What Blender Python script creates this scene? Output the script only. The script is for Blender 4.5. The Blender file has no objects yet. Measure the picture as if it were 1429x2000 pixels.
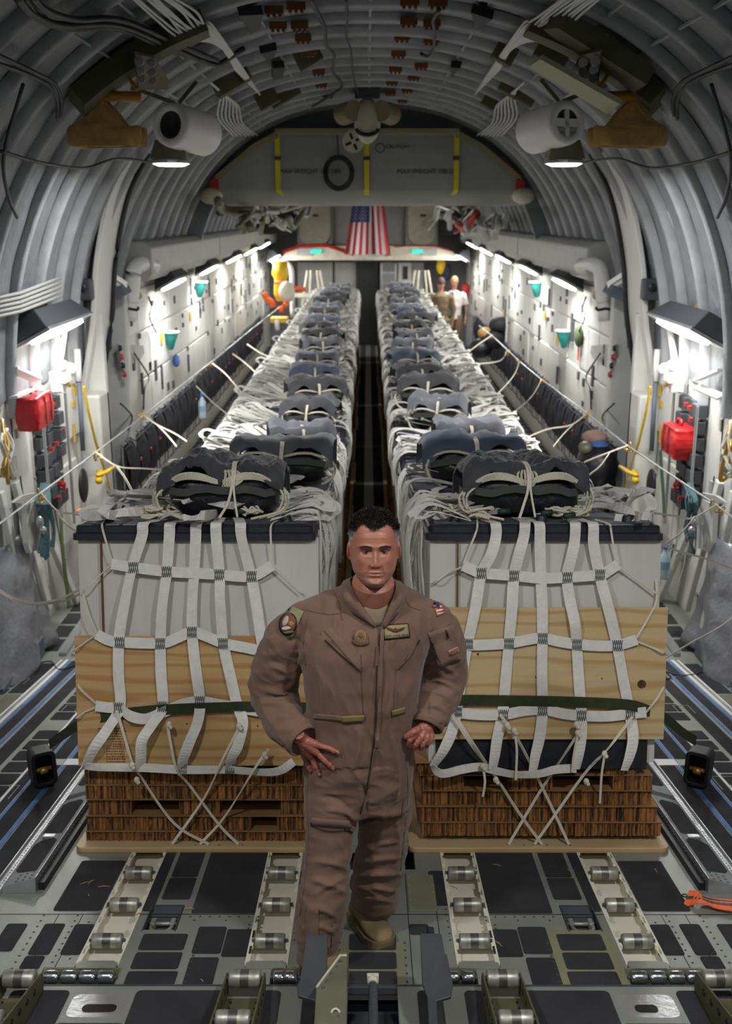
import bpy, math, random
from mathutils import Vector, Matrix, Euler, noise
PI = math.pi
random.seed(7)
SC = bpy.context.scene
COL = SC.collection
V = Vector
def lin(c):
    return tuple((x/12.92 if x <= .04045 else ((x+.055)/1.055)**2.4) for x in c)
def rgb(h):
    return lin(tuple(int(h[i:i+2], 16)/255 for i in (0, 2, 4)))
# ---------------------------------------------------------------- camera model
F = 2084.0
TH = math.atan(580/F)
CAM = V((-.02, 0, 3.42))
YAW = 2.5/F
cm = Matrix.Rotation(YAW, 3, 'Z') @ Matrix.Rotation(PI/2-TH, 3, 'X')
RT, UP, FW = cm @ V((1,0,0)), cm @ V((0,1,0)), cm @ V((0,0,-1))
def ray(px, py):
    return FW + RT*((px-714.5)/F) + UP*((1000-py)/F)
def U(px, py, Y):                                   # point at distance Y along the hold
    d = ray(px, py); return CAM + d*((Y-CAM.y)/d.y)
def PX(px, py, X):                                  # point on the upright plane x = X
    d = ray(px, py); return CAM + d*((X-CAM.x)/d.x)
def PZ(px, py, Z):
    d = ray(px, py); return CAM + d*((Z-CAM.z)/d.z)
# ---------------------------------------------------------------- ramp frame
AL = TH - math.atan(250/F)
RN = V((0, math.sin(AL), math.cos(AL))); RU = V((0, math.cos(AL), -math.sin(AL)))
HR = 2.19
RO = V((0,0,3.42)) - RN*HR                          # foot of the perpendicular
def RW(x, D, h=0): return RO + V((x,0,0)) + RU*D + RN*h
RROT = Euler((-AL, 0, 0))
RMAT = RROT.to_matrix()
HINGE = (3.42-HR*math.cos(AL))/math.sin(AL)
def RL(p):                                          # world -> ramp (x, D, h)
    q = p-RO; return V((q.x, q.dot(RU), q.dot(RN)))
def RG(px, py, h=0):                                # pixel -> ramp plane (x, D)
    d = ray(px, py); t = (RO+RN*h-CAM).dot(RN)/d.dot(RN); q = RL(CAM+d*t); return q.x, q.y
def RP(px, py, D):                                  # pixel -> plane across the ramp at D (x, h)
    d = ray(px, py); t = (RO+RU*D-CAM).dot(RU)/d.dot(RU); q = RL(CAM+d*t); return q.x, q.z
# ---------------------------------------------------------------- materials
def mat(name, col, rough=.6, metal=0, var=0, vscale=6, col2=None, bump=0, bscale=40, emit=None, estr=0, stretch=None, sheen=0, spec=None, detail=4, alpha=None, trans=0):
    m = bpy.data.materials.new(name); m.use_nodes = True
    nt = m.node_tree; b = nt.nodes['Principled BSDF']
    if isinstance(col, str): col = rgb(col)
    if isinstance(col2, str): col2 = rgb(col2)
    b.inputs['Base Color'].default_value = (*col, 1)
    b.inputs['Roughness'].default_value = rough
    b.inputs['Metallic'].default_value = metal
    if spec is not None: b.inputs['Specular IOR Level'].default_value = spec
    if sheen: b.inputs['Sheen Weight'].default_value = sheen
    if trans: b.inputs['Transmission Weight'].default_value = trans
    tc = nt.nodes.new('ShaderNodeTexCoord'); src = tc.outputs['Object']
    if stretch:
        mp = nt.nodes.new('ShaderNodeMapping'); mp.inputs['Scale'].default_value = stretch
        nt.links.new(src, mp.inputs['Vector']); src = mp.outputs['Vector']
    if var or col2:
        n = nt.nodes.new('ShaderNodeTexNoise'); n.inputs['Scale'].default_value = vscale; n.inputs['Detail'].default_value = detail
        nt.links.new(src, n.inputs['Vector'])
        r = nt.nodes.new('ShaderNodeValToRGB'); r.color_ramp.elements[0].position = .33; r.color_ramp.elements[1].position = .67
        c2 = col2 or tuple(max(0, x*(1-var)) for x in col); c1 = col if col2 else tuple(x*(1+var*.6) for x in col)
        r.color_ramp.elements[0].color = (*c2, 1); r.color_ramp.elements[1].color = (*c1, 1)
        nt.links.new(n.outputs['Fac'], r.inputs['Fac']); nt.links.new(r.outputs['Color'], b.inputs['Base Color'])
    if bump:
        n2 = nt.nodes.new('ShaderNodeTexNoise'); n2.inputs['Scale'].default_value = bscale; n2.inputs['Detail'].default_value = 5
        nt.links.new(src, n2.inputs['Vector'])
        bp = nt.nodes.new('ShaderNodeBump'); bp.inputs['Strength'].default_value = bump; bp.inputs['Distance'].default_value = .02
        nt.links.new(n2.outputs['Fac'], bp.inputs['Height']); nt.links.new(bp.outputs['Normal'], b.inputs['Normal'])
    if emit:
        b.inputs['Emission Color'].default_value = (*(rgb(emit) if isinstance(emit, str) else emit), 1)
        b.inputs['Emission Strength'].default_value = estr
    return m
M = {}
def node_mat(name):
    m = bpy.data.materials.new(name); m.use_nodes = True
    return m, m.node_tree, m.node_tree.nodes['Principled BSDF']
# ---------------------------------------------------------------- mesh builder
def frame_from(t, up=V((0,0,1))):
    t = t.normalized()
    if abs(t.dot(up)) > .98: up = V((1,0,0)) if abs(t.x) < .9 else V((0,1,0))
    s = t.cross(up).normalized(); n = s.cross(t).normalized()
    return s, n
def smooth_path(pts, k=6, closed=False):
    P = [V(p) for p in pts]; out = []
    n = len(P)
    if n < 3: return P
    for i in range(n-1):
        p0 = P[i-1] if i > 0 else P[0]*2-P[1]; p1 = P[i]; p2 = P[i+1]; p3 = P[i+2] if i+2 < n else P[-1]*2-P[-2]
        for j in range(k):
            t = j/k; t2 = t*t; t3 = t2*t
            out.append(.5*((2*p1)+(p2-p0)*t+(2*p0-5*p1+4*p2-p3)*t2+(3*p1-p0-3*p2+p3)*t3))
    out.append(P[-1]); return out
class MB:
    def __init__(s): s.v = []; s.f = []; s.m = []; s.cur = 0
    def add(s, vs, fs):
        o = len(s.v); s.v += [V(p) for p in vs]; s.f += [tuple(i+o for i in f) for f in fs]; s.m += [s.cur]*len(fs); return s
    def box(s, x0, x1, y0, y1, z0, z1, T=None):
        vs = [V((x, y, z)) for x in (x0, x1) for y in (y0, y1) for z in (z0, z1)]
        if T is not None: vs = [T @ p for p in vs]
        return s.add(vs, [(0,1,3,2),(4,6,7,5),(0,4,5,1),(2,3,7,6),(0,2,6,4),(1,5,7,3)])
    def cbox(s, c, d, R=None):
        R = R or Matrix.Identity(3); c = V(c)
        return s.box(-d[0]/2, d[0]/2, -d[1]/2, d[1]/2, -d[2]/2, d[2]/2, Matrix.Translation(c) @ R.to_4x4())
    def tube(s, pts, r, n=8, cap=True, flat=1.0, up=V((0,0,1)), closed=False):
        P = [V(p) for p in pts]; k = len(P); rs = r if isinstance(r, (list, tuple)) else [r]*k
        vs = []; fs = []
        for i, p in enumerate(P):
            if closed: t = P[(i+1) % k]-P[i-1]
            else: t = P[min(i+1, k-1)]-P[max(i-1, 0)]
            if t.length < 1e-9: t = V((0,0,1))
            a, b = frame_from(t, up)
            for j in range(n):
                w = 2*PI*j/n; vs.append(p+a*(math.cos(w)*rs[i])+b*(math.sin(w)*rs[i]*flat))
        rng = k if closed else k-1
        for i in range(rng):
            for j in range(n):
                i2 = (i+1) % k
                fs.append((i*n+j, i*n+(j+1) % n, i2*n+(j+1) % n, i2*n+j))
        if cap and not closed:
            fs.append(tuple(range(n-1, -1, -1))); fs.append(tuple((k-1)*n+j for j in range(n)))
        return s.add(vs, fs)
    def ribbon(s, pts, w, th, wd, k=0):
        """flat strap: wd = width direction (vector or one per point)"""
        P = smooth_path(pts, k) if k else [V(p) for p in pts]
        n = len(P); vs = []; fs = []
        multi = isinstance(wd, list)
        for i, p in enumerate(P):
            t = (P[min(i+1, n-1)]-P[max(i-1, 0)]).normalized()
            if multi:
                q = i/(n-1)*(len(wd)-1); a = int(min(q, len(wd)-2)); d = V(wd[a]).lerp(V(wd[a+1]), q-a)
            else: d = V(wd)
            d = d-t*d.dot(t)
            d = d.normalized() if d.length > 1e-6 else frame_from(t)[0]
            nn = t.cross(d).normalized()*th/2
            ww = w[min(i, len(w)-1)] if isinstance(w, list) else w
            vs += [p-d*ww/2-nn, p+d*ww/2-nn, p+d*ww/2+nn, p-d*ww/2+nn]
        for i in range(n-1):
            a = i*4; b = a+4
            for j in range(4): fs.append((a+j, a+(j+1) % 4, b+(j+1) % 4, b+j))
        fs.append((3,2,1,0)); e = (n-1)*4; fs.append((e, e+1, e+2, e+3))
        return s.add(vs, fs)
    def prism(s, poly, z0, z1, T=None):
        n = len(poly); vs = [V((p[0], p[1], z0)) for p in poly]+[V((p[0], p[1], z1)) for p in poly]
        if T is not None: vs = [T @ p for p in vs]
        fs = [tuple(range(n-1, -1, -1)), tuple(range(n, 2*n))]+[(i, (i+1) % n, n+(i+1) % n, n+i) for i in range(n)]
        return s.add(vs, fs)
    def lathe(s, prof, c=(0,0,0), axis=(0,0,1), n=24, cap=True):
        ax = V(axis).normalized(); a, b = frame_from(ax); c = V(c); vs = []; fs = []
        for r, h in prof:
            for j in range(n):
                w = 2*PI*j/n; vs.append(c+ax*h+a*(r*math.cos(w))+b*(r*math.sin(w)))
        for i in range(len(prof)-1):
            for j in range(n): fs.append((i*n+j, i*n+(j+1) % n, (i+1)*n+(j+1) % n, (i+1)*n+j))
        if cap:
            fs.append(tuple(range(n-1, -1, -1))); fs.append(tuple((len(prof)-1)*n+j for j in range(n)))
        return s.add(vs, fs)
    def ell(s, c, r, n=16, k=10, R=None):
        c = V(c); vs = []; fs = []; R = R or Matrix.Identity(3)
        vs.append(c+R @ V((0,0,r[2])))
        for i in range(1, k):
            ph = PI*i/k
            for j in range(n):
                w = 2*PI*j/n; vs.append(c+R @ V((r[0]*math.sin(ph)*math.cos(w), r[1]*math.sin(ph)*math.sin(w), r[2]*math.cos(ph))))
        vs.append(c+R @ V((0,0,-r[2])))
        for j in range(n): fs.append((0, 1+j, 1+(j+1) % n))
        for i in range(k-2):
            for j in range(n): a = 1+i*n; fs.append((a+j, a+n+j, a+n+(j+1) % n, a+(j+1) % n))
        a = 1+(k-2)*n
        for j in range(n): fs.append((a+j, len(vs)-1, a+(j+1) % n))
        return s.add(vs, fs)
    def grid(s, fn, nu, nv, closeu=False):
        vs = [fn(i/(nu if closeu else nu-1), j/(nv-1)) for j in range(nv) for i in range(nu)]; fs = []
        for j in range(nv-1):
            for i in range(nu if closeu else nu-1):
                i2 = (i+1) % nu
                fs.append((j*nu+i, j*nu+i2, (j+1)*nu+i2, (j+1)*nu+i))
        return s.add(vs, fs)
    def build(s, name, m, parent=None, smooth=False, bevel=0, world=False, solid=0, segs=2, base=None, rot=None, recalc=True, wn=False):
        me = bpy.data.meshes.new(name)
        vs = s.v; loc = None
        if parent is None:
            if base is None:
                xs = [p.x for p in vs]; ys = [p.y for p in vs]; zs = [p.z for p in vs]
                base = V(((min(xs)+max(xs))/2, (min(ys)+max(ys))/2, min(zs)))
            Mx = Matrix.Translation(base) @ (rot.to_matrix().to_4x4() if rot else Matrix.Identity(4))
            inv = Mx.inverted(); vs = [inv @ p for p in vs]
        elif world:
            inv = TMX[parent.name].inverted(); vs = [inv @ p for p in vs]
        me.from_pydata([tuple(p) for p in vs], [], s.f)
        if recalc:
            import bmesh
            bm = bmesh.new(); bm.from_mesh(me); bmesh.ops.recalc_face_normals(bm, faces=bm.faces); bm.to_mesh(me); bm.free()
        for mm in (m if isinstance(m, (list, tuple)) else [m]): me.materials.append(mm)
        if max(s.m, default=0): me.polygons.foreach_set('material_index', s.m)
        if smooth: me.polygons.foreach_set('use_smooth', [True]*len(me.polygons))
        o = bpy.data.objects.new(name, me); COL.objects.link(o)
        if parent is not None: o.parent = parent
        else:
            o.location = base
            if rot: o.rotation_euler = rot
        TMX[o.name] = (TMX[parent.name] if parent is not None and parent.name in TMX else (Matrix.Translation(base) @ (rot.to_matrix().to_4x4() if rot else Matrix.Identity(4)) if parent is None else Matrix.Identity(4)))
        if solid:
            md = o.modifiers.new('solid', 'SOLIDIFY'); md.thickness = solid; md.offset = 0
        if bevel:
            md = o.modifiers.new('bevel', 'BEVEL'); md.width = bevel; md.segments = segs; md.limit_method = 'ANGLE'; md.angle_limit = .6
        return o
TMX = {}
def tag(o, label=None, cat=None, group=None, kind=None):
    if label: o['label'] = label
    if cat: o['category'] = cat
    if group: o['group'] = group
    if kind: o['kind'] = kind
    return o
def thing(name, label, cat, loc=(0,0,0), rot=None, group=None):
    o = bpy.data.objects.new(name, None); COL.objects.link(o); o.empty_display_size = .1
    o.location = loc
    Mx = Matrix.Translation(V(loc))
    if rot: o.rotation_euler = rot; Mx = Mx @ Euler(rot).to_matrix().to_4x4()
    TMX[o.name] = Mx
    return tag(o, label, cat, group)
def copy_tree(o, parent=None):
    c = o.copy(); COL.objects.link(c)
    if parent: c.parent = parent
    for ch in list(o.children): copy_tree(ch, c)
    return c
def struct(o): o['kind'] = 'structure'; return o
def rough_noise(p, s, a, seed=0):
    return noise.noise(V(p)*s+V((seed*7.1, seed*3.3, seed*5.7)))*a
# ---------------------------------------------------------------- materials used around the hold
M['insul'] = mat('insulation', '7e8286', .42, .25, var=.22, vscale=1.7, bump=.9, bscale=7, stretch=(1,1,1))
M['ribwhite'] = mat('rib_cover', '9c9fa0', .6, var=.15, bump=.2, bscale=30)
M['wallp'] = mat('wall_panel', 'c9cac4', .45, var=.06, vscale=3, bump=.05)
M['wallp2'] = mat('wall_panel_light', 'd6d6d0', .4)
M['bluegrey'] = mat('blue_grey', '5d6670', .6, var=.1)
M['dkgrey'] = mat('dark_grey', '3d4145', .55, var=.1)
M['green'] = mat('zinc_green', '70705a', .5, .2, var=.15, vscale=8)
M['olive'] = mat('olive_primer', '56543a', .6, var=.2, vscale=8)
M['black'] = mat('black', '141416', .5)
M['nonskid'] = mat('nonskid', '303134', .95, var=.35, vscale=5, bump=.6, bscale=260, detail=9)
M['rampm'] = mat('ramp_metal', '8b8f87', .42, .25, var=.12, vscale=4, bump=.06, bscale=60)
M['rampg'] = mat('ramp_green_metal', '8d8e70', .5, .3, var=.15, vscale=5)
M['alum'] = mat('aluminium', 'b9bcbd', .3, .75, var=.12, vscale=8, bump=.08, bscale=50)
M['chrome'] = mat('polished_steel', 'c4c6c8', .18, .95)
M['steel'] = mat('brushed_steel', 'a4a498', .4, .55, var=.3, vscale=6, stretch=(6,1,1))
M['cream'] = mat('cream_paint', 'c8c3ae', .5, var=.12)
M['white'] = mat('white_paint', 'e2e2de', .4)
M['blue'] = mat('blue_tape', '3a6ca8', .6, var=.25, vscale=9)
M['yellow'] = mat('yellow', 'd8b21e', .5)
M['yelstrap'] = mat('yellow_strap', 'd4c62c', .6)
M['red'] = mat('red_vinyl', 'b5161c', .35, var=.2, bump=.5, bscale=14)
M['redp'] = mat('red_paint', 'a5291e', .5)
M['teal'] = mat('teal', '2f9c92', .5)
M['brown'] = mat('brown_bracket', '6a3f1c', .6)
M['tan'] = mat('tan_canvas', 'b8924e', .85, var=.2, vscale=12, bump=.5, bscale=90, sheen=.3)
M['lens'] = mat('lamp_lens', 'ffffff', .4, emit='fff8ee', estr=22)
M['lensdim'] = mat('lamp_lens_round', 'ffffff', .4, emit='fff8e6', estr=16)
M['cable'] = mat('black_cable', '1b1c20', .5)
M['wcable'] = mat('white_cable', 'a9a9a4', .5)
M['bin'] = mat('grey_fairing', '8f918d', .6, var=.06)
M['orange'] = mat('orange_webbing', 'f06a2c', .6)
M['gold'] = mat('brass_fitting', 'c09a4a', .35, .6)
M['ltgrey'] = mat('light_grey', '9fa09c', .5, var=.08)

YH = RW(0, HINGE).y
def arch(t, off=0):
    c, s_ = math.cos(t), math.sin(t)
    return ((2.8-off)*math.copysign(abs(c)**(2/2.3), c), 1.9+(3.0-off)*abs(s_)**(2/2.3))
# floor of the hold
b = MB()
b.box(-2.85, 2.85, YH, 30, -.06, 0)
fl = struct(b.build('floor', M['rampm'], bevel=0))
def band(mb, x0, x1, y0, y1, h=.004):
    mb.box(x0, x1, y0, y1, -.001, h)
nb = MB(); wb = MB(); bb = MB()
for sgn in (-1, 1):
    def B(mb, a, c, y0, y1, h=.004): band(mb, min(sgn*a, sgn*c), max(sgn*a, sgn*c), y0, y1, h)
    B(nb, 2.02, 2.3, YH+.1, 29.5)
    B(nb, 1.45, 1.62, YH+.1, 29.5)
    B(wb, 2.32, 2.40, YH+.1, 29.5, .02); B(wb, 2.44, 2.50, YH+.1, 29.5, .03); B(wb, 1.97, 2.0, YH+.1, 29.5, .01)
    y = YH+.2
    while y < 29:
        B(nb, 1.69, 1.80, y, y+.2, .003); B(nb, 1.84, 1.90, y, y+.2, .003); B(nb, 2.54, 2.68, y, y+.25, .003)
        y += .3
    B(nb, .06, .2, YH+.1, 29.5)
nb.build('nonskid_strip', M['nonskid'], fl, world=True); wb.build('edge_rail', M['alum'], fl, world=True)
for sgn in (-1, 1):
    y = 9.0; k = MB()
    while y < 28:
        k.lathe([(.045, 0), (.04, .012), (0, .016)], (sgn*1.75, y+.12, 0), n=10, cap=False); y += .75
    k.build('roller_cap', M['white'], fl, world=True)
# ceiling skin and ribs
def bays():
    y = -2.0
    while y < 29.4: yield y; y += .6
b = MB(); nt_ = 72
ys = []
for y in bays(): ys += [y+.05, y+.18, y+.3, y+.42, y+.55]
def skin(u, v):
    j = int(round(v*(len(ys)-1))); y = ys[j]; t = PI*(u*.98+.01)
    k = j % 5; sag = [0, .018, .03, .018, 0][k]
    x, z = arch(t, .0+sag+.012*noise.noise(V((u*26, y*3, 0))))
    return V((x, y, z))
b.grid(skin, nt_, len(ys))
ce = struct(b.build('ceiling', M['insul'], smooth=True, recalc=False))
b = MB()
for y in bays():
    def rib(u, v, y=y):
        t = PI*u; a = v*4
        prof = [(0, -.045), (.055, -.04), (.075, 0), (.055, .04), (0, .045)][int(round(a))]
        x, z = arch(t, prof[0]); return V((x, y+prof[1], z))
    b.grid(rib, 60, 5)
b.build('rib', M['ribwhite'], ce, smooth=True, world=True, recalc=False)
b = MB()                                            # stringers between the ribs
for t in [PI*k/26 for k in (8, 9, 11, 13, 15, 17, 18)]:
    x0, z0 = arch(t, .03)
    b.tube([V((x0, -2, z0)), V((x0, 29.4, z0))], .012, 5)
b.build('stringer', M['ribwhite'], ce, world=True)
# side walls
for sgn, nm in ((-1, 'left'), (1, 'right')):
    b = MB()
    def X(a, c): return (min(sgn*a, sgn*c), max(sgn*a, sgn*c))
    x0, x1 = X(2.82, 2.95)
    b.box(x0, x1, -2, 10.6, -.1, 2.55)
    x0, x1 = X(2.95, 3.05); b.box(x0, x1, 10.6, 11.7, -.1, 2.6)
    x0, x1 = X(2.68, 3.0); b.box(x0, x1, 11.7, 29.5, -.02, 2.72)
    w = struct(b.build('wall_'+nm, M['wallp'], bevel=.01))
    # raised panels with gaps on the long wall
    random.seed(11 if sgn < 0 else 12)
    b = MB(); y = 11.8
    while y < 29:
        d = random.choice((.45, .6, .8)); x0, x1 = X(2.655, 2.69)
        for z0, z1 in ((.95, 1.55), (1.57, 2.1), (2.12, 2.6)):
            if random.random() < .85: b.box(x0, x1, y, y+d-.02, z0, z1)
        y += d
    b.build('liner_panel', M['wallp2'], w, bevel=.012, world=True)
    b = MB(); y = 12
    while y < 28.5:
        for _ in range(2):
            z = random.uniform(1.1, 2.4); h = random.choice((.06, .1, .25)); x0, x1 = X(2.64, 2.66)
            b.box(x0, x1, y, y+random.choice((.07, .1)), z, z+h)
        y += random.uniform(.3, .6)
    b.build('recess', M['dkgrey'], w, world=True)
    b = MB(); x0, x1 = X(2.6, 2.95); b.box(x0, x1, 11.55, 11.7, -.02, 2.7); b.box(x0, x1, 10.5, 10.6, -.02, 2.5)
    b.build('frame_post', M['wallp'], w, bevel=.02, world=True)
    b = MB(); x0, x1 = X(2.9, 2.96); b.box(x0, x1, 10.6, 11.6, 0, 2.1)
    b.build('door_recess', M['bluegrey'], w, bevel=.01, world=True)
    # long beam above the lamps
    b = MB()
    prof = [(2.42, 2.72), (2.36, 2.8), (2.36, 3.08), (2.43, 3.14), (2.75, 3.16), (2.75, 2.72)]
    for y0, y1 in ((11.9, 17.4), (17.5, 22.9), (23.0, 28.6)):
        n = len(prof); vs = [V((sgn*p[0], y0, p[1])) for p in prof]+[V((sgn*p[0], y1, p[1])) for p in prof]
        b.add(vs, [tuple(range(n)), tuple(range(n, 2*n))]+[(i, (i+1) % n, n+(i+1) % n, n+i) for i in range(n)])
    tr = struct(b.build('trim_1' if sgn < 0 else 'trim_2', M['ltgrey'], bevel=.02))
# front bulkhead with the crew deck wall above
b = MB(); b.box(-2.9, 2.9, 29.5, 29.7, -.1, 4.9); wf = struct(b.build('wall_front', mat('bulkhead_grey', '5c5e5f', .6, var=.15, vscale=1.5)))
b = MB()
for a, c in ((-1.9, -.95), (-.9, -.27), (.32, .85), (.95, 1.5)): b.box(a, c, 29.38, 29.5, .1, 2.2)
b.build('bulkhead_panel', M['ltgrey'], wf, bevel=.02, world=True)
# hinge ring frame (dark edged pale arch) between ramp bay and hold
for sgn in (-1, 1):
    b = MB(); pts = [(2.86, 1.2), (2.8, 1.75), (2.66, 2.4), (2.58, 3.0), (2.42, 3.6), (2.2, 4.0)]
    P = smooth_path([V((sgn*p[0], 10.65, p[1])) for p in pts], 6)
    b.ribbon(P, .62, .05, V((0, 1, 0)))
    o = thing('hinge_frame', 'pale curved fuselage frame with dark rubber edge on the %s side' % ('left' if sgn < 0 else 'right'), 'frame', (sgn*2.8, 10.65, 1.2))
    o['kind'] = 'structure'
    b.build('frame_web', M['wallp2'], o, world=True, bevel=.01)
    b = MB(); b.tube([p+V((-sgn*.05, .3, 0)) for p in P], .025, 8); b.build('rubber_seal', M['black'], o, smooth=True, world=True)
# ---------------------------------------------------------------- lamps
def area(name, loc, rot, sx, sy, power, col=(.98, .98, 1)):
    L = bpy.data.lights.new(name, 'AREA'); L.shape = 'RECTANGLE'; L.size = sx; L.size_y = sy; L.energy = power; L.color = col
    o = bpy.data.objects.new(name, L); COL.objects.link(o); o.location = loc; o.rotation_euler = rot; return o
ords = ['nearest', 'second', 'third', 'fourth', 'fifth', 'sixth', 'seventh', 'eighth', 'ninth', 'tenth', 'eleventh', 'twelfth', 'thirteenth', 'fourteenth', 'fifteenth', 'sixteenth', 'seventeenth', 'eighteenth', 'nineteenth', 'twentieth', 'twenty-first', 'twenty-second', 'twenty-third', 'twenty-fourth', 'twenty-fifth', 'twenty-sixth', 'twenty-seventh', 'twenty-eighth', 'twenty-ninth', 'thirtieth']
LAMPW = 1.0
def side_lamp(sgn, y, x, z, ln, idx, power):
    nm = 'left' if sgn < 0 else 'right'
    lab = ('big bright tube lamp above the %s ramp bay panels' % nm) if idx == 0 else 'bright oval lamp, %s from the frame along the %s wall beam' % (['', 'nearest', 'second', 'third', 'fourth', 'fifth', 'sixth'][idx], nm)
    t = thing('wall_lamp', lab, 'lamp', (sgn*x, y, z), (0, sgn*.5, 0), 'wall lamps')
    b = MB(); hw = .13
    b.add([V((-hw-.02, -ln/2, .03)), V((hw+.02, -ln/2, .03)), V((hw+.02, ln/2, .03)), V((-hw-.02, ln/2, .03)), V((-hw*.5, -ln/2+.14, .2)), V((hw*.7, -ln/2+.14, .2)), V((hw*.7, ln/2-.14, .2)), V((-hw*.5, ln/2-.14, .2))],
          [(0,1,2,3), (4,5,6,7), (0,1,5,4), (1,2,6,5), (2,3,7,6), (3,0,4,7)])
    b.build('housing', M['dkgrey'], t, bevel=.01)
    b = MB(); b.box(-hw-.03, hw+.03, -ln/2, ln/2, .0, .03); b.build('lamp_frame', M['alum'], t, bevel=.008)
    b = MB(); n = 24; b.prism([(hw*math.cos(2*PI*k/n), ln*.46*math.copysign(abs(math.sin(2*PI*k/n))**.7, math.sin(2*PI*k/n))) for k in range(n)], -.02, 0)
    b.build('lens', M['lens'], t)
    b = MB()
    for k in (-.08, -.04, .04, .08): b.lathe([(.016, 0), (.012, .05), (0, .06)], (0.02*-sgn*-1, k, .2), n=8, cap=False)
    b.build('screw_cap', M['gold'], t)
    area('lamp_light', (sgn*x-sgn*.03, y, z-.05), (0, sgn*.5, 0), .22, ln*.85, power*LAMPW)
for k, (x, y, z, ln, pw) in enumerate([(2.58, 8.9, 2.5, 1.35, 26), (2.42, 13.5, 2.6, 1.0, 42), (2.42, 16.6, 2.62, 1.0, 42), (2.42, 19.7, 2.66, 1.0, 42), (2.42, 22.6, 2.7, 1.0, 42), (2.42, 25.6, 2.74, 1.0, 42), (2.3, 27.0, 2.40, 1.1, 14)]):
    for s_ in (-1, 1): side_lamp(s_, y, x, z, ln, k, pw)
def round_lamp(x, y, z, label, power):
    t = thing('ceiling_lamp', label, 'lamp', (x, y, z), None, 'round ceiling lamps')
    b = MB(); b.lathe([(.15, 0), (.15, .02), (.14, .03), (0, .03)], n=28); b.build('lamp_frame', M['alum'], t)
    b = MB(); b.lathe([(.0, -.02), (.10, -.016), (.135, 0)], n=28, cap=False); b.build('lens', M['lensdim'], t, smooth=True)
    b = MB(); b.add([V((-.14, -.12, .03)), V((.14, -.12, .03)), V((.14, .12, .03)), V((-.14, .12, .03)), V((-.1, -.08, .17)), V((.1, -.08, .17)), V((.1, .08, .17)), V((-.1, .08, .17))], [(0,1,2,3), (4,5,6,7), (0,1,5,4), (1,2,6,5), (2,3,7,6), (3,0,4,7)])
    b.build('housing', M['green'], t, bevel=.01)
    b = MB(); b.box(-.012, .012, .05, .07, .17, .3); b.box(-.05, .05, .03, .09, .29, .31); b.build('bracket', M['green'], t)
    area('lamp_light', (x, y, z-.05), (0, 0, 0), .25, .25, power)
p = U(334, 320, 8.5); round_lamp(p.x, p.y, p.z, 'round ceiling lamp below the black air duct on the left', 55)
p = U(1101, 320, 8.5); round_lamp(p.x, p.y, p.z, 'round ceiling lamp below the white duct outlet on the right', 55)
round_lamp(-1.35, 1.9, 4.35, 'added round fill lamp, out of view over the aft left of the ramp', 52)  # this pair is added out of view to fill man and bundle fronts
round_lamp(1.35, 1.9, 4.35, 'added round fill lamp, out of view over the aft right of the ramp', 62)
round_lamp(0, -.4, 4.5, 'added round fill lamp, out of view over the aft centre of the ramp', 26)  # weaker fill, added behind the camera with the same fixture
w = bpy.data.worlds.new('World'); SC.world = w; w.use_nodes = True
w.node_tree.nodes['Background'].inputs[0].default_value = (.75, .8, 1, 1); w.node_tree.nodes['Background'].inputs[1].default_value = .05
# camera
cd = bpy.data.cameras.new('camera'); co = bpy.data.objects.new('camera', cd); COL.objects.link(co)
co.location = CAM; co.rotation_euler = cm.to_euler()
cd.sensor_fit = 'VERTICAL'; cd.sensor_height = 36; cd.lens = F/2000*36; cd.clip_start = .05
cd.dof.use_dof = True; cd.dof.focus_distance = 4.4; cd.dof.aperture_fstop = 3.2
SC.camera = co
SC.view_settings.view_transform = 'Standard'; SC.view_settings.look = 'None'; SC.view_settings.exposure = 0; SC.view_settings.gamma = 1
for k in ('lens', 'lensdim'):
    try: M[k].cycles.emission_sampling = 'NONE'
    except Exception: pass
SC.cycles.max_bounces = 6; SC.cycles.diffuse_bounces = 4; SC.cycles.glossy_bounces = 3; SC.cycles.sample_clamp_indirect = 4

def CE(px, py, off=.12):                             # where the line of sight meets the ceiling skin
    d = ray(px, py); d = d/d.y; y = 3.0
    while y < 29:
        p = CAM+d*y
        if p.z > 1.9 and abs(p.x/(2.8-off))**2.3+((p.z-1.9)/(3.0-off))**2.3 >= 1: return p
        y += .03
    return CAM+d*29
# ================================================================ ramp deck (all in ramp coordinates x, D, h)
RT4 = Matrix(((1,0,0,0),(0,RU.y,RN.y,0),(0,RU.z,RN.z,0),(0,0,0,1)))       # columns X, RU, RN
RT4.translation = RO
def rb(m, x0, x1, d0, d1, h0, h1): m.box(min(x0,x1), max(x0,x1), d0, d1, h0, h1, RT4)
def RV(x, d, h=0): return RT4 @ V((x, d, h))
def rrect(x0, x1, y0, y1, r=.02, n=4):
    x0, x1 = min(x0, x1), max(x0, x1); out = []
    for cx, cy, a in ((x1-r, y1-r, 0), (x0+r, y1-r, PI/2), (x0+r, y0+r, PI), (x1-r, y0+r, 1.5*PI)):
        for k in range(n+1):
            w = a+k/n*PI/2; out.append((cx+r*math.cos(w), cy+r*math.sin(w)))
    return out
TR = [-1.045, -.403, .403, 1.045]; TW = .082
b = MB()
edges = [-2.85]
for x in TR: edges += [x-TW, x+TW]
edges.append(2.85)
DT0, DT1 = 3.80, HINGE
tie = [(-.86, 4.17), (.86, 4.17)]
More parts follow.
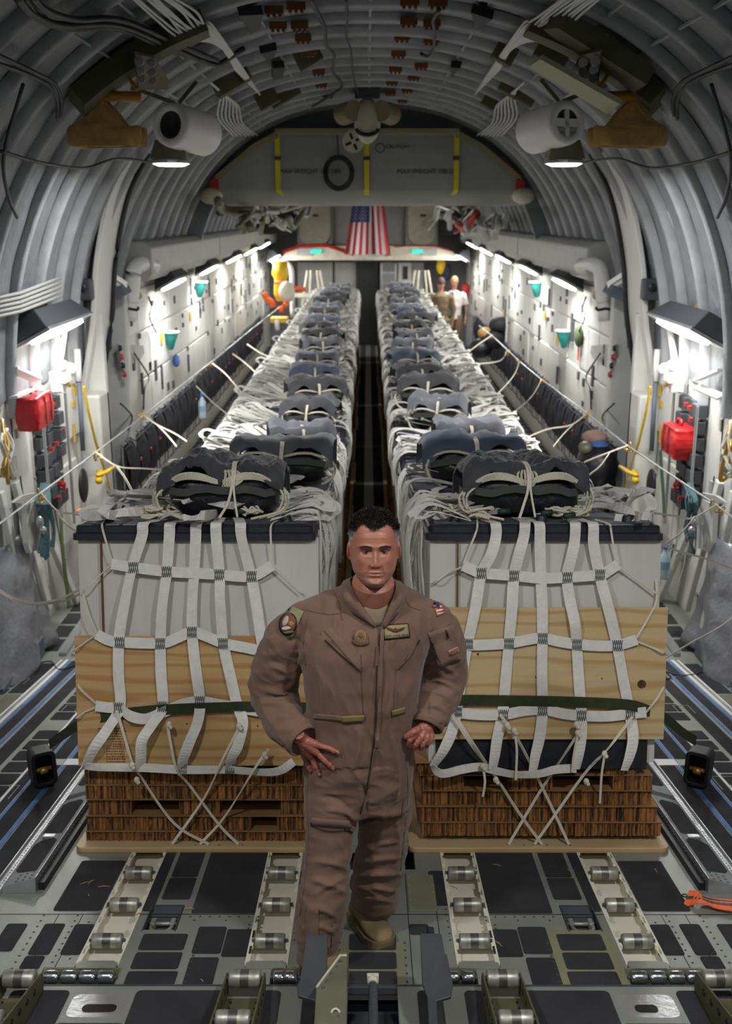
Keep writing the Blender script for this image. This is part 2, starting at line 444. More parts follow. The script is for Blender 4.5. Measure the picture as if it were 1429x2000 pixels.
for i in range(0, 10, 2):
    x0, x1 = edges[i], edges[i+1]
    cut = [t for t in tie if x0 < t[0] < x1]
    if cut:
        tx, td = cut[0]
        rb(b, x0, x1, DT0, td-.11, -.05, 0); rb(b, x0, x1, td+.11, DT1, -.05, 0)
        rb(b, x0, tx-.07, td-.11, td+.11, -.05, 0); rb(b, tx+.07, x1, td-.11, td+.11, -.05, 0)
    elif abs(x0) < .5 and abs(x1) < .5:              # gap between the two skids, dark slot in the middle
        rb(b, x0, x1, DT0, 4.62, -.05, 0); rb(b, x0, -.12, 4.62, DT1, -.05, 0); rb(b, .2, x1, 4.62, DT1, -.05, 0); rb(b, -.12, .2, 4.9, DT1, -.05, -.01)
    else: rb(b, x0, x1, DT0, DT1, -.05, 0)
# band with the wells for the four-roller sets
wells = [(-1.24, -.93), (-.27, -.435+.02), (.26, .425), (.93, 1.24)]
for x0, x1 in ((-2.85, -1.24), (-.935, -.38), (-.265, .26), (.39, .935), (1.24, 2.85)): rb(b, x0, x1, 3.667, DT0, -.05, 0)
ramp = struct(b.build('floor', M['rampm']))
b = MB(); rb(b, -2.85, 2.85, 3.4, HINGE, -.14, -.12); b.build('underfloor', M['dkgrey'], ramp, world=True)
# joint lines
b = MB()
for x0, x1, d in ((-2.8, 2.8, 4.205),): 
    for i in range(0, 10, 2): rb(b, edges[i], edges[i+1], d-.002, d+.002, 0, .0012)
for x in (-1.3, -1.2, 1.2, 1.3): rb(b, x-.0015, x+.0015, 3.68, 4.2, 0, .0012)
for x in (-.27, -.15, .15, .27): rb(b, x-.0015, x+.0015, 3.68, 4.6, 0, .0012)
b.build('joint_line', M['black'], ramp, world=True)
# panels measured from the photograph, mirrored about the centre line
nb = MB()
def panel(xl, xr, yn, yf, mirror=True, r=.012):
    a = RG(xl, yn); c = RG(xr, yn); f = RG((xl+xr)/2, yf)
    for s in ((1, -1) if mirror else (1,)):
        nb.prism(rrect(s*a[0], s*c[0], a[1], f[1], r), 0, .003, RT4)
for q in ((103,197,1779,1682),(277,298,1780,1660),(315,370,1757,1715),(334,385,1713,1660),(373,500,1784,1650),(53,95,1865,1805),(116,156,1865,1806),(-20,22,1858,1805),(36,75,1893,1868),(2,52,1925,1898),(373,430,1863,1811),(431,488,1869,1816),(355,414,1925,1871)): panel(*q)
for q in ((268,358,1857,1825),(253,347,1894,1861),(240,340,1925,1898)): panel(*q)
for q in ((681,774,1857,1825),(680,775,1894,1861),(679,776,1925,1898)): panel(*q, mirror=False)
panel(800, 838, 1826, 1806); 
for s in (-1, 1):
    nb.prism(rrect(s*.22, s*.25, 4.0, 4.1, .01), 0, .003, RT4)
    nb.prism(rrect(s*.325-.045*0+s*.0, s*.255, 4.28, 4.6, .01), 0, .003, RT4)
# side floor bands
def sband(mb, a, c, d0, d1, h=.003):
    for s in (-1, 1): rb(mb, s*a, s*c, d0, d1, 0, h)
blu = MB(); wht = MB(); grn = MB()
sband(nb, 1.655, 1.755, 4.35, HINGE); sband(blu, 1.762, 1.785, 4.2, HINGE, .0035); sband(nb, 1.79, 1.872, 4.2, 5.95); sband(nb, 1.79, 1.872, 6.06, HINGE); sband(blu, 1.874, 1.892, 4.6, HINGE, .0035)
sband(nb, 1.9, 1.95, 4.6, HINGE); sband(wht, 1.952, 1.966, 4.6, HINGE, .005)
sband(nb, 2.14, 2.235, 4.9, HINGE); sband(blu, 2.26, 2.28, 5.0, HINGE, .0035); sband(nb, 2.29, 2.36, 5.0, HINGE); sband(blu, 2.365, 2.383, 5.0, HINGE, .0035)
sband(wht, 2.39, 2.415, 5.0, HINGE, .012); sband(wht, 2.44, 2.455, 5.0, HINGE, .012); sband(wht, 1.62, 1.78, 5.95, 6.05, .004)
d = 4.7
while d < HINGE-.2:
    for s in (-1, 1):
        if abs(d-6.6) > .12: nb.prism(rrect(s*1.975, s*2.105, d, d+.16, .015), 0, .003, RT4)
        nb.prism(rrect(s*2.60, s*2.68, d, d+.14, .015), 0, .003, RT4); nb.prism(rrect(s*2.70, s*2.77, d, d+.14, .015), 0, .003, RT4)
    d += .19
for d in (5.3, 6.7): sband(grn, 2.47, 2.58, d, d+.65, .004)
sband(nb, 2.47, 2.58, 6.0, 6.65); sband(nb, 2.47, 2.58, 7.4, 8.2)
nb.build('nonskid_panels', M['nonskid'], ramp, world=True)
blu.build('blue_tape', M['blue'], ramp, world=True); wht.build('floor_strip', M['white'], ramp, world=True); grn.build('green_panel', M['green'], ramp, world=True)
# framed hatches over the deck and bolt heads
for s, mm in ((-1, M['rampm']), (1, M['rampg'])):
    b = MB(); a = RG(222, 1926); c = RG(355, 1926); f = RG(320, 1817)
    b.prism(rrect(s*-a[0]*1, s*-c[0], a[1], f[1], .01), 0, .0022, RT4)
    b.build('hatch_cover', mm, ramp, world=True)
b = MB(); b.prism(rrect(-.135, .125, 3.68, 3.985, .015), 0, .0022, RT4); b.build('hatch_cover', M['rampg'], ramp, world=True)
bo = MB()
def bolt(x, d, h=0, r=.0055): bo.lathe([(r, 0), (r*.8, .002), (0, .0025)], RV(x, d, h), RN, 6, cap=False)
for s in (-1, 1):
    for k in range(8): bolt(s*(.47+.04*k), 4.185); bolt(s*(.47+.065*k), 4.155) if k % 2 == 0 else None
    for k in range(3): bolt(s*.5+k*.0, 4.12-.03*k)
    for k in range(12): bolt(s*1.22, 3.7+.045*k); bolt(s*1.36, 3.7+.045*k); bolt(s*1.13, 4.25+.09*k)
    for k in range(7): bolt(s*1.16, 3.72+.07*k); bolt(s*.69, 3.7+.045*k, .002); bolt(s*.98, 3.7+.045*k, .002) if s > 2 else None
    for k in range(6): bolt(s*.128, 3.7+.055*k, .002); bolt(s*.2, 3.7+.07*k); bolt(s*.31, 4.0+.05*k)
bo.build('bolt_head', M['dkgrey'], ramp, world=True)
for s in (-1, 1):                                     # small square cover plates by the aisle
    b = MB(); b.box(s*.215-.06, s*.215+.06, 4.23, 4.56, 0, .006, RT4)
    cov = b.build('cover_plate', M['rampg'], ramp, world=True, bevel=.004)
    b = MB()
    for x in (-.05, .05):
        for k in range(5): b.lathe([(.005, 0), (.004, .003), (0, .0035)], RV(s*.215+x, 4.25+.07*k, .006), RN, 6, cap=False)
    b.build('rivets', M['alum'], ramp, world=True)
# roller trays
tray_names = ['outer left', 'inner left', 'inner right', 'outer right']
M['worn'] = mat('worn_steel', '6c6b66', .38, .7, var=.25, vscale=30)
def roller(parent, c, w, r, ax=V((1,0,0)), m='steel'):
    b = MB(); h = w/2
    q_ = h*.28
    b.lathe([(r*.2, -h), (r*.9, -h), (r, -h+.006), (r, -q_)], c, ax, 24, cap=False); b.lathe([(r, q_), (r, h-.006), (r*.9, h), (r*.2, h)], c, ax, 24, cap=False)
    b.cur = 1; b.lathe([(r, -q_), (r*.995, 0), (r, q_)], c, ax, 24, cap=False)
    o = b.build('roller', [M[m], M['worn'] if m == 'steel' else M[m]], parent, smooth=False, world=True)
    for p in o.data.polygons: p.use_smooth = len(p.vertices) == 4
    b = MB(); b.tube([V(c)-ax*(h+.012), V(c)+ax*(h+.012)], r*.28, 8); b.build('axle', M['dkgrey'], o, world=True)
    return o
M['traycream'] = mat('tray_cream', 'dedac6', .45, var=.1)
for i, x in enumerate(TR):
    t = thing('roller_tray', 'cream roller tray with grey rollers sunk in the ramp, %s of the four' % tray_names[i], 'roller tray', RW(x, 3.82, -.05), RROT, 'roller trays in the ramp')
    b = MB(); rb(b, x-TW, x+TW, 3.82, 5.2, -.055, -.05); rb(b, x-TW, x-TW+.006, 3.82, 5.2, -.05, .004); rb(b, x+TW-.006, x+TW, 3.82, 5.2, -.05, .004)
    b.build('channel', M['traycream'], t, world=True)
    for s in (-1, 1):
        b = MB(); d = 3.83; rb(b, x+s*(TW-.006), x+s*(TW-.012), 3.83, 5.1, -.02, -.012)
        while d < 5.1:
            rb(b, x+s*(TW-.006), x+s*(TW-.018), d, d+.06, -.012, .004); rb(b, x+s*(TW-.012), x+s*(TW-.012)+.0012, d+.08, d+.1, -.03, -.01); d += .12
        b.build('flange', M['traycream'], t, world=True)
    b = MB(); b.prism(rrect(x-TW+.006, x+TW-.006, 3.785, 3.84, .012), -.002, .004, RT4); b.build('end_plate', M['rampm'], t, world=True)
    for k in range(3): roller(t, RV(x, 3.983+.295*k, .006), .118, .029)
# sets of four small polished rollers
for x0, x1, lab in ((-1.235, -.94, 'left'), (.94, 1.235, 'right')):
    t = thing('roller_set', 'row of four small polished rollers in the %s ramp well' % lab, 'roller', RW((x0+x1)/2, 3.72, -.05), RROT, 'small roller sets')
    b = MB(); rb(b, x0, x1, 3.69, 3.79, -.06, -.055); rb(b, x0, x1, 3.785, 3.79, -.055, .004); rb(b, x0, x1, 3.67, 3.675, -.055, .002); rb(b, x0, x0+.006, 3.67, 3.79, -.055, .003); rb(b, x1-.006, x1, 3.67, 3.79, -.055, .003)
    b.build('well', M['tan'] if 0 else M['rampg'], t, world=True)
    for k in range(4): roller(t, RV(x0+.045+k*(x1-x0-.09)/3, 3.72, .006), .058, .027, m='chrome')
for x0, x1, lab in ((-.375, -.27, 'left'), (.265, .385, 'right')):
    t = thing('roller_set', 'pair of small polished rollers beside the %s dark ramp arm' % lab, 'roller', RW((x0+x1)/2, 3.72, -.05), RROT, 'small roller sets')
    b = MB(); rb(b, x0, x1, 3.67, 3.79, -.06, -.055); rb(b, x0, x1, 3.785, 3.79, -.055, .004); b.build('well', M['green'], t, world=True)
    for k in range(2): roller(t, RV(x0+.032+k*(x1-x0-.064), 3.72, .006), .046, .027, m='chrome')
# tie-down rings
def tie_ring(x, d, lab, sc=1, onramp=True, loc=None):
    t = thing('tie_down_ring', lab, 'tie-down ring', RW(x, d, -.04*sc) if onramp else loc, RROT if onramp else None, 'floor tie-down rings')
    b = MB(); w = .068*sc; l = .108*sc
    b.box(-w, w, -l, l, -.012, -.008); b.box(-w, -w+.004, -l, l, -.01, .045*sc); b.box(w-.004, w, -l, l, -.01, .045*sc); b.box(-w, w, l-.004, l, -.01, .045*sc)
    b.add([V((-w, -.01, -.005)), V((w, -.01, -.005)), V((w, l, .042*sc)), V((-w, l, .042*sc))], [(0,1,2,3)])
    b.build('pan', M['dkgrey'] if sc == 1 else M['ltgrey'], t)
    b = MB(); P = [V((.042*sc*math.cos(a), -.05*sc+.045*sc*math.sin(a), .03*sc)) for a in [PI+PI*k/12 for k in range(13)]]
    P = [V((-.042*sc, -.005, .02))]+P+[V((.042*sc, -.005, .02))]
    b.tube(P, .008*sc, 8); b.tube([V((-.055*sc, -.005, .02)), V((.055*sc, -.005, .02))], .009*sc, 8)
    b.build('ring', M['steel'], t, smooth=True)
    for sx_ in (-1, 1):
        b = MB(); b.box(*sorted((sx_*.05*sc, sx_*.03*sc)), -.03*sc, .02*sc, 0, .035*sc); b.build('lug', M['steel'], t, bevel=.004)
tie_ring(-.86, 4.17, 'steel tie-down ring in a well holding straw, left ramp'); tie_ring(.86, 4.17, 'steel tie-down ring in a well holding straw, right ramp')
for px, py, s, lab in ((40,1331,.7,'far left edge, below the blue bundle'),(113,1310,.6,'left, nearest the left kerb corner'),(138,1384,.7,'left, behind the left strap anchor'),(6,1548,.9,'left picture edge, before the left strap anchor'),(1332,1327,.7,'right kerb side, by the black cable'),(1335,1386,.8,'right, behind the right strap anchor'),(1368,1279,.6,'right, nearest the right kerb corner'),(1420,1530,.9,'right picture edge, before the right strap anchor')):
    x, d = RG(px, py); tie_ring(x, d, 'bright tie-down ring in pale pan, '+lab, s)
# guide rails with lock panels
for s, nm in ((-1, 'left'), (1, 'right')):
    t = thing('guide_rail', 'riveted aluminium cargo guide rail with toothed inner edge, %s side of the ramp' % nm, 'rail', RW(s*1.5, 4.33, 0), RROT)
    b = MB()
    def rp(prof, d0, d1): 
        n = len(prof); vs = [RV(s*p[0], d0, p[1]) for p in prof]+[RV(s*p[0], d1, p[1]) for p in prof]
        b.add(vs, [tuple(range(n)), tuple(range(n, 2*n))]+[(i, (i+1) % n, n+(i+1) % n, n+i) for i in range(n)])
    rp([(1.455, .0), (1.455, .07), (1.60, .03), (1.60, 0)], 4.39, 5.35); rp([(1.455, 0), (1.455, .07), (1.60, .03), (1.60, 0)], 5.42, 8.0)
    b.build('rail_top', M['alum'], t, world=True, bevel=.002)
    b = MB(); rp([(1.60, 0), (1.60, .026), (1.645, .026), (1.65, 0)], 4.36, 8.1); rp([(1.63, 0), (1.63, .04), (1.637, .04), (1.637, 0)], 4.36, 8.1)
    b.build('rail_flange', M['alum'], t, world=True, bevel=.001)
    b = MB(); rp([(1.425, 0), (1.425, .035), (1.45, .035), (1.45, 0)], 4.42, 8.0); b.build('black_seal', M['black'], t, world=True)
    b = MB(); d = 4.41
    while d < 6.5: rb(b, s*1.449, s*1.4545, d, d+.018, .006, .05); d += .036
    b.build('lock_teeth', M['dkgrey'], t, world=True)
    b = MB()
    for d0, d1 in ((4.47, 4.83), (4.87, 5.3), (5.5, 5.95), (6.1, 6.6)):
        po = [(1.475, d0), (1.565, d0+.03), (1.585, d0+.06), (1.585, d1-.03), (1.56, d1), (1.50, d1), (1.475, d1-.04)]
        vs = [RV(s*x, d, .0702-(x-1.455)*.276+.001) for x, d in po]; b.add(vs, [tuple(range(len(vs)))])
    b.build('lock_panel', M['nonskid'], t, world=True)
    b = MB(); d = 4.38
    while d < 6.6:
        b.lathe([(.0035, 0), (.0035, .001)], RV(s*1.612, d, .026), RN, 6)
        if int(d*100) % 3: b.lathe([(.004, 0), (.004, .001)], RV(s*1.592, d, .032), RN, 6)
        d += .025
    for d in (4.40, 4.43, 4.46):
        for x in (1.48, 1.51, 1.54): b.lathe([(.006, 0), (.006, .002)], RV(s*x, d, .0702-(x-1.455)*.276), RN, 6)
    b.build('rivet_holes', M['dkgrey'], t, world=True)
    b = MB(); rb(b, s*1.5, s*1.56, 4.83, 4.87, .045, .062); b.build('lock_latch', M['alum'], t, world=True, bevel=.004)
# ---------------------------------------------------------------- raised toe sections at the aft end
b = MB()
rb(b, -2.2, 2.2, 3.648, 3.668, -.02, .012)
toeb = b
toe = toeb.build('edge_strip', M['dkgrey'], ramp, world=True, bevel=.004)
for s, nm in ((-1, 'left'), (1, 'right')):
    t = thing('ramp_toe', 'black nonskid ramp toe plate with hand hole, aft %s' % nm, 'ramp toe', RW(s*1.0, 3.3, -.02), RROT)
    b = MB(); rb(b, s*.09, s*1.9, 2.7, 3.655, -.03, .012)
    b.build('plate', M['rampm'], t, world=True, bevel=.004)
    b = MB()
    for x0, x1 in ((.53, .85), (1.09, 1.3), (.16, .25), (.33, .40)):
        b.prism(rrect(s*x0, s*x1, 2.75, 3.62, .02), .012, .016, RT4)
    b.prism(rrect(s*.85, s*1.09, 2.75, 3.42, .02), .012, .016, RT4)
    b.build('nonskid_pad', M['nonskid'], t, world=True)
    x, d = RG(717-s*-(717-187), 1966, .016)
    b = MB(); b.prism(rrect(s*.97-.10, s*.97+.10, 3.46, 3.60, .03), .012, .0125, RT4); b.build('hand_hole_plate', M['alum'], t, world=True)
    b = MB(); b.prism(rrect(s*.97-.05, s*.95+.05, 3.49, 3.535, .018), .0125, .0145, RT4); b.build('hand_hole', M['black'], t, world=True)
def toe_tray(px, py, x, lab):
    # rises towards the photographer; first roller at the given pixel
    d = ray(px, py); D0 = 3.58
    q = RP(px, py, D0); xx, h = q
    t = thing('toe_roller_tray', lab, 'roller tray', RW(xx, D0, 0), RROT, 'raised roller trays on the toes')
    b = MB(); w = .064; R10 = Matrix.Rotation(-.16, 4, 'X')
    T = RT4 @ Matrix.Translation(V((xx, D0, h-.03))) @ R10
    for sx in (-1, 1):
        po = [(-.9, -.05), (-.9, .03), (.03, .03), (.055, 0), (.05, -.05), (.0, -.12)]
        vs = [T @ V((sx*w, p[0], p[1])) for p in po]+[T @ V((sx*(w+.006), p[0], p[1])) for p in po]; n = len(po)
        b.add(vs, [tuple(range(n)), tuple(range(n, 2*n))]+[(i, (i+1) % n, n+(i+1) % n, n+i) for i in range(n)])
    b.box(-w, w, -.9, -.01, -.05, -.045, T)
    b.build('channel', M['olive'], t, world=True)
    b = MB()
    for k in range(8):
        for sx in (-1, 1):
            b.lathe([(.012, -.001), (.012, .0085)], T @ V((sx*(w), -.06-.08*k, -.005)), (sx,0,0), 10)
            if k < 4: b.lathe([(.006, 0), (.004, .004)], T @ V((sx*.045, -.05-.05*k, -.045)), RN, 6)
    b.build('lightening_holes', M['black'], t, world=True)
    for k in range(2): roller(t, T @ V((0, .0-.34*k, .02)), .112, .032)
toe_tray(478, 1907, 0, 'raised olive roller tray on the left toe beside the left dark arm'); toe_tray(981, 1907, 0, 'raised olive roller tray on the right toe beside the right dark arm')
toe_tray(38, 1907, 0, 'raised roller tray cut by the lower left picture corner'); toe_tray(1403, 1907, 0, 'raised roller tray cut by the lower right picture corner')
# dark ramp arms, bracket and spring
def rpp(px, py, D): x, h = RP(px, py, D); return RV(x, D, h)
def slab(mb, L, th=.012):
    n = len(L)//2; vs = list(L); nn = (L[1]-L[0]).cross(L[2]-L[0]).normalized()*th
    vs2 = [p-nn for p in vs]; m_ = len(vs)
    mb.add(vs+vs2, [tuple(range(m_)), tuple(range(m_, 2*m_))]+[(i, (i+1) % m_, m_+(i+1) % m_, m_+i) for i in range(m_)])
def arm(pts, D0, D1, y0, y1, lab, name='steel_bar_bracket', m='bluegrey2', th=.014, cat='bracket'):
    P = []
    for px, py in pts:
        D = D0+(D1-D0)*(py-y0)/(y1-y0); P.append(rpp(px, py, D))
    t = thing(name, lab, cat, P[0], RROT)
    b = MB(); slab(b, P, th); b.build('bar', M[m], t, world=True, bevel=.003); return t, P
M['bluegrey2'] = mat('arm_grey', '46484b', .55, .2, var=.15)
t, P = arm([(598,1832),(640,1832),(638,1924),(648,1924),(640,1950),(640,2030),(616,2030),(616,1960),(582,1950),(580,1930),(586,1918)], 3.58, 3.25, 1832, 2000, 'dark grey steel arm standing in front of the left boot')
b = MB(); b.tube([rpp(600, 1829, 3.585), rpp(639, 1829, 3.585)], .006, 8); b.build('top_pin', M['dkgrey'], t, world=True)
t, P = arm([(820,1830),(862,1830),(868,1868),(872,1868),(884,1926),(880,1952),(852,1960),(856,2030),(838,2030),(834,1952),(824,1926)], 3.58, 3.25, 1830, 2000, 'dark grey steel arm lying right of the centre ramp hatch')
b = MB(); b.tube([rpp(821, 1827, 3.585), rpp(861, 1827, 3.585)], .006, 8); b.build('top_pin', M['dkgrey'], t, world=True)
t, P = arm([(618,1930),(663,1866),(678,1865),(677,2030),(612,2030)], 3.5, 3.1, 1866, 2000, 'olive triangular bracket plate with rivets before the left boot', 'bracket_plate', 'green')
b = MB()
for px, py in ((664,1878),(657,1890),(648,1903),(639,1918),(631,1931),(661,1970),(660,1987)):
    D = 3.5-.4*(py-1866)/134; b.lathe([(.0075, 0), (.006, .006), (0, .009)], rpp(px, py, D)-ray(px, py)*.03, (ray(px, py)*-1), 8, cap=False)
b.build('rivets', M['dkgrey'], t, world=True)
b = MB(); b.tube([rpp(618,1928,3.315)-ray(618,1928)*.03, rpp(664,1866,3.50)-ray(664,1866)*.03, rpp(677,1866,3.50)-ray(677,1866)*.03], .004, 6); b.build('bright_edge', M['cream'], t, world=True)
b = MB(); b.lathe([(.016, -.002), (.016, .004), (.01, .004), (.01, .002)], rpp(655, 1979, 3.16)-ray(655,1979)*.03, ray(655,1979)*-1, 16, cap=False); b.build('ring_hole', M['cream'], t, world=True)
t = thing('ramp_spring', 'coil spring on a rod with a cream end cap at centre bottom', 'spring', rpp(728, 2000, 3.3), RROT)
a0 = rpp(728, 1912, 3.56); a1 = rpp(729, 2020, 3.2); ax = (a1-a0); L_ = ax.length; s1, n1 = frame_from(ax)
b = MB(); P = []
for k in range(30*10):
    w = 2*PI*k/10; P.append(a0+ax*(.12+.88*k/300)+s1*(.014*math.cos(w))+n1*(.014*math.sin(w)))
b.tube(P, .0028, 5); b.build('coil', M['dkgrey'], t, world=True, smooth=True)
b = MB(); b.tube([a0, a1], .007, 8); b.build('rod', M['black'], t, world=True)
b = MB(); b.lathe([(.02, 0), (.02, .022), (.014, .03)], a0, ax, 14); b.cbox(a0+n1*.004, (.042, .016, .03)); b.build('end_cap', M['cream'], t, world=True, bevel=.002)
# drifts of straw on the deck
random.seed(3)
spots = [(165,1725,'left of the outer left tray'),(178,1722,'beside the long splinter'),(173,1748,'left deck panel'),(203,1732,'near the outer left tray'),(270,1785,'on the left tray edge'),(370,1775,'over the left ring well'),(640+3,1700,'x'),(970,1690,'right deck panel, upper'),(1110,1700,'small right deck panel'),(973,1843,'right deck, by the inner right tray'),(1280,1700,'right outer deck panel'),(394,1915,'left front deck panel'),(885,1733,'inside the inner right tray')]
for px, py, lab in spots:
    if lab == 'x': continue
    x, d = RG(px, py, .006); a = random.uniform(0, PI); l = random.uniform(.012, .03)
    b = MB(); dv = V((math.cos(a), math.sin(a)*.8, .1))
    b.tube([RV(x-dv.x*l, d-dv.y*l, .006), RV(x, d, .009), RV(x+dv.x*l, d+dv.y*l, .007)], [.0016, .0022, .001], 5)
    tag(b.build('wood_splinter', M['straw'] if 'straw' in M else M.setdefault('straw', mat('straw', 'b08a58', .8))), 'thin pale wood splinter on the ramp, '+lab, 'splinter', 'splinters on the ramp')
# folded orange strap at the right rail end
t = thing('reflective_strap', 'folded orange strap with grey reflective bands beside the right rail', 'strap', RW(1.55, 4.26, 0), RROT)
b = MB()
q = [RG(px, py, .02) for px, py in ((1340,1752),(1365,1760),(1395,1764),(1450,1775))]
P = smooth_path([RV(x, d-.0, h) for (x, d), h in zip(q, (.015, .03, .02, .03))], 4)
b.ribbon(P, .085, .004, RU+V((-.3,0,0))); b.build('webbing', M['orange'], t, world=True)
b = MB(); b.ribbon([p+RN*.003 for p in P], .016, .002, RU+V((-.3,0,0))); b.ribbon([p+RN*.003+RU*.03 for p in P[2:]], .008, .002, RU+V((-.3,0,0))); b.build('reflective_band', M['dkgrey'], t, world=True)
b = MB(); x, d = RG(1337, 1749, .02); b.tube([RV(x+.012*math.cos(a), d+.012*math.sin(a), .02) for a in [2*PI*k/12 for k in range(12)]], .003, 6, closed=True)
b.tube([RV(x+.01, d, .02), RV(x+.035, d-.006, .024)], .004, 6); b.build('snap_hook', M['black'], t, world=True)
# ================================================================ cargo bundles
M['web'] = mat('cotton_webbing', 'e0dcd4', .75, var=.07, vscale=30, bump=.25, bscale=300)
M['webdull'] = mat('cotton_webbing_heap', 'cfcdc5', .8, var=.12, vscale=9)
M['cord'] = mat('cotton_cord', 'd6cfbc', .8)
M['rope'] = mat('nylon_rope', 'ded8c2', .7, bump=.5, bscale=220)
M['boxw'] = mat('white_carton', 'c6c2ba', .6, var=.06, vscale=2.5, bump=.08, bscale=4, stretch=(4,4,1))
M['lid'] = mat('black_lid', '22242a', .5, var=.3, vscale=10, bump=.1, bscale=60)
M['dusty'] = mat('dusty_lid_top', '55585c', .8, var=.3, vscale=4)
M['cover'] = mat('charcoal_canvas', '3e3f41', .85, var=.28, vscale=7, bump=.35, bscale=60, sheen=.2)
M['coverf'] = mat('faded_canvas', '5c5f64', .9, var=.25, vscale=7, sheen=.2)
M['coverb'] = mat('bluish_canvas', '4e5767', .9, var=.25, vscale=7, sheen=.2)
M['bag'] = mat('black_bag', '15161a', .4, bump=.6, bscale=14)
M['band'] = mat('grey_green_band', '3f443e', .7, var=.2)
M['stitch'] = mat('stitching', '2f3f36', .8)
M['ogreen'] = mat('olive_webbing', '2f3719', .85, var=.2, vscale=30, bump=.3, bscale=200)
M['tape'] = mat('green_tape', '1f3a2c', .6)
def wood(name, c1, c2, sc=1.0, dist=6, knots=False):
    m, nt, b = node_mat(name); N = nt.nodes.new; L = nt.links.new
    tc = N('ShaderNodeTexCoord'); mp = N('ShaderNodeMapping'); mp.inputs['Scale'].default_value = (.55*sc, 1, 3.2*sc); L(tc.outputs['Object'], mp.inputs['Vector'])
    w = N('ShaderNodeTexWave'); w.bands_direction = 'Z'; w.inputs['Scale'].default_value = 2.2; w.inputs['Distortion'].default_value = dist; w.inputs['Detail'].default_value = 3; w.inputs['Detail Scale'].default_value = .9
    L(mp.outputs['Vector'], w.inputs['Vector'])
    r = N('ShaderNodeValToRGB'); r.color_ramp.elements[0].color = (*rgb(c2), 1); r.color_ramp.elements[1].color = (*rgb(c1), 1); r.color_ramp.elements[0].position = .0; r.color_ramp.elements[1].position = .45
    L(w.outputs['Fac'], r.inputs['Fac'])
    n = N('ShaderNodeTexNoise'); n.inputs['Scale'].default_value = 3; n.inputs['Detail'].default_value = 8; mp2 = N('ShaderNodeMapping'); mp2.inputs['Scale'].default_value = (1, 1, 22); L(tc.outputs['Object'], mp2.inputs['Vector']); L(mp2.outputs['Vector'], n.inputs['Vector'])
    mx = N('ShaderNodeMix'); mx.data_type = 'RGBA'; mx.blend_type = 'MULTIPLY'; mx.inputs[0].default_value = .35
    L(r.outputs['Color'], mx.inputs[6]); L(n.outputs['Color'], mx.inputs[7]); L(mx.outputs[2], b.inputs['Base Color']); b.inputs['Roughness'].default_value = .55
    return m
M['plyL'] = wood('plywood_orange', 'cda974', 'bb8c55', .55, 14)
M['plyR'] = wood('plywood_pale', 'd8bd8c', 'c5a26c', .45, 20)
M['skid'] = wood('skid_birch', 'd9bb8c', 'c7a26c', .5, 3)
def comb_mat():
    m, nt, b = node_mat('paper_honeycomb'); N = nt.nodes.new; L = nt.links.new
    tc = N('ShaderNodeTexCoord'); mp = N('ShaderNodeMapping'); mp.inputs['Scale'].default_value = (55, 55, 1.2); L(tc.outputs['Object'], mp.inputs['Vector'])
    n = N('ShaderNodeTexNoise'); n.inputs['Scale'].default_value = 1.6; n.inputs['Detail'].default_value = 3; L(mp.outputs['Vector'], n.inputs['Vector'])
    r = N('ShaderNodeValToRGB'); e = r.color_ramp.elements; e[0].position = .38; e[0].color = (*rgb('38220e'), 1); e[1].position = .6; e[1].color = (*rgb('a06c38'), 1)
    L(n.outputs['Fac'], r.inputs['Fac']); L(r.outputs['Color'], b.inputs['Base Color']); b.inputs['Roughness'].default_value = .85
    bp = N('ShaderNodeBump'); bp.inputs['Strength'].default_value = 1; bp.inputs['Distance'].default_value = .006; L(n.outputs['Fac'], bp.inputs['Height']); L(bp.outputs['Normal'], b.inputs['Normal'])
    return m
M['comb'] = comb_mat()
M['kraft'] = mat('kraft_paper', '8e683e', .85, var=.15)
def rope3(mb, pts, r=.0075, k=5, pitch=.035, n=5):
    P = smooth_path(pts, k) if k else pts
    # resample
    Q = [P[0]]; acc = 0
    step = pitch/5
    for a, c in zip(P, P[1:]):
        l = (c-a).length; t = step-acc
        while t < l: Q.append(a.lerp(c, t/l)); t += step
        acc = (acc+l) % step
    if len(Q) < 4: return
    for s in range(3):
        W = []
        for i, p in enumerate(Q):
            t = Q[min(i+1, len(Q)-1)]-Q[max(i-1, 0)]
            a, c = frame_from(t); w = 2*PI*(i/5+s/3)
            W.append(p+a*(math.cos(w)*r*.52)+c*(math.sin(w)*r*.52))
        mb.tube(W, r*.56, n)
def corr_box(mb, x0, x1, y0, y1, z0, z1, seed=0, tear=.006):
    """layer of honeycomb with a corrugated, slightly torn front face"""
    rnd = random.Random(seed); n = max(4, int((x1-x0)/.011)); vs = []; fs = []
    for i in range(n+1):
        x = x0+(x1-x0)*i/n; d = (.004 if i % 2 else -.003)+rnd.uniform(-tear, tear)*.6
        vs += [V((x, y0+d, z0)), V((x+rnd.uniform(-.002, .002), y0+d+rnd.uniform(0, tear), (z0+z1)/2)), V((x, y0+d+rnd.uniform(-.002, .002), z1-rnd.uniform(0, .004))), V((x, y1, z1)), V((x, y1, z0))]
    for i in range(n):
        a = i*5; c = a+5
        for j in range(4): fs.append((a+j, c+j, c+j+1, a+j+1))
        fs.append((a+4, c+4, c, a))
    fs.append((0,1,2,3,4)); e = n*5; fs.append((e+4, e+3, e+2, e+1, e))
    mb.add(vs, fs)
